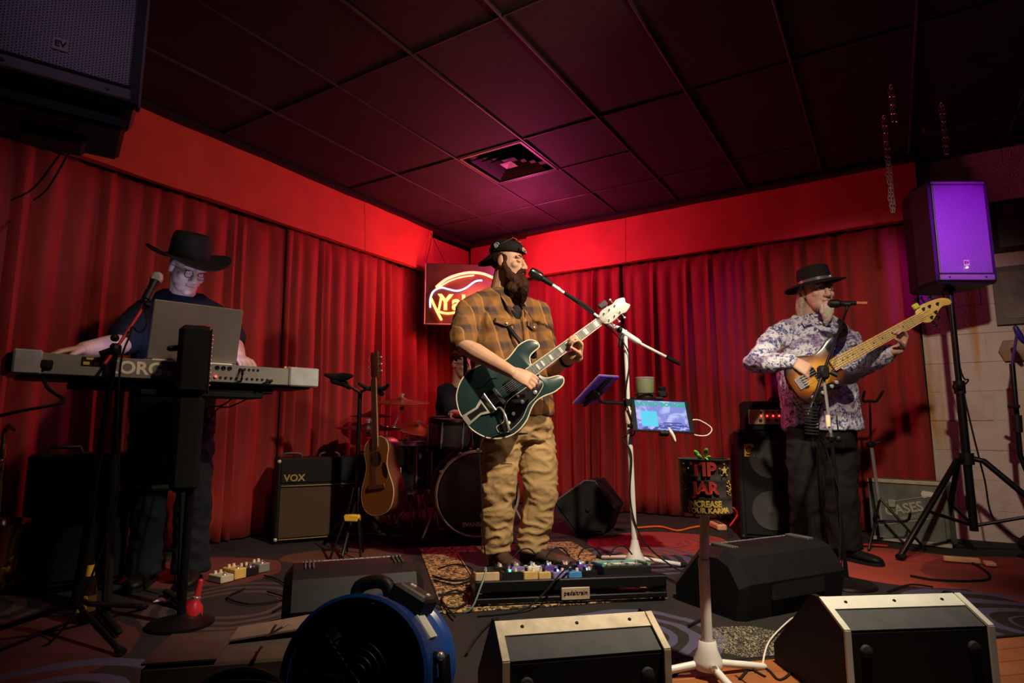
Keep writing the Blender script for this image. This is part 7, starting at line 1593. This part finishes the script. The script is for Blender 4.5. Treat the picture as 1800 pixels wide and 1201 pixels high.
for k, (x, y, w_, d_, h_, m_, lb) in enumerate(((.0, .0, .07, .11, .035, M['pale_trim'], 'pale metal pedal on the floor right of the keyboard stand, nearest'), (.08, .01, .065, .11, .05, M['gold_paint'], 'gold pedal on the floor right of the keyboard stand'), (.155, .02, .07, .11, .04, M['black_gloss'], 'black pedal on the floor beside the gold one'), (.232, .03, .065, .10, .045, M['korg_grey'], 'silver pedal on the floor behind the black stage monitor'))):
    t = thing('effects_pedal', lb, 'pedal', lf0 @ V(x+w_/2, y+d_/2, 0), LPG)
    part('pedal_case', MB(lf0).box((x+w_/2, y+d_/2, h_/2+.002), (w_, d_, h_), .004), m_, t, smooth=False)
    for j in range(2): part('control_knob', MB(lf0).lathe([(.008, 0), (.007, .014), (.002, .015)], (x+w_*(.3+.4*j), y+d_*.75, h_+.002), (0, 0, 1), 10), M['cream'], t)
    part('foot_switch', MB(lf0).lathe([(.009, 0), (.006, .006), (.006, .014), (.002, .015)], (x+w_*.5, y+d_*.25, h_+.002), (0, 0, 1), 10), M['chrome'], t)
# cables on the dark carpet
for pts, lb in (([(0, 1142), (60, 1118), (130, 1090), (170, 1078)], 'thin lead across the floor at the bottom left corner'), ([(430, 1035), (400, 1050), (440, 1062), (500, 1052), (470, 1040)], 'looped lead on the carpet below the left pedals'), ([(465, 1012), (490, 1020), (520, 1045), (480, 1075)], 'lead running from the left pedals towards the blue fan'),
                ([(1300, 1195), (1325, 1170), (1350, 1178), (1370, 1196), (1392, 1180), (1380, 1168)], 'tangled black lead on the wood floor right of the tip jar'), ([(1180, 1190), (1215, 1174), (1290, 1166), (1345, 1190)], 'black lead crossing the tip jar stand leg'), ([(1160, 1010), (1200, 1030), (1250, 1070), (1210, 1100)], 'lead on the carpet between the pedalboard and tip jar'),
                ([(820, 1150), (838, 1120), (866, 1096), (850, 1180)], 'lead looped on the floor left of the front centre monitor'), ([(1340, 1170), (1352, 1128), (1386, 1092), (1400, 1084)], 'thin pale lead arching beside the front right monitor'), ([(600, 960), (640, 945), (690, 950), (720, 940)], 'lead on the carpet in front of the drum kit'), ([(1560, 1040), (1600, 1028), (1640, 1032)], 'lead on the carpet behind the front right monitor')):
    cable('floor_cable', [atz(x, y, .010) for x, y in pts], .0045 if 'pale' not in lb else .003, M['rubber'] if 'pale' not in lb else M['cream_cloth'], lb)
tg = atz(1690, 984, .02); solo('plug_adapter', MB(frame(tg, (.9, -.4, 0), (.4, .9, 0))).box((0, 0, 0), (.17, .035, .03), .006).box((.12, -.03, -.005), (.05, .07, .02), .005), M['tweed'], 'pale plug adapter and strip on the red carpet at right', 'adapter', smooth=False)
cable('floor_cable', [tg+V(.05, 0, -.01), atz(1738, 1008, .01), atz(1728, 1020, .008), atz(1650, 1020, .008), atz(1600, 1012, .008)], .005, M['rubber'], 'black cord from the plug adapter across the red carpet')
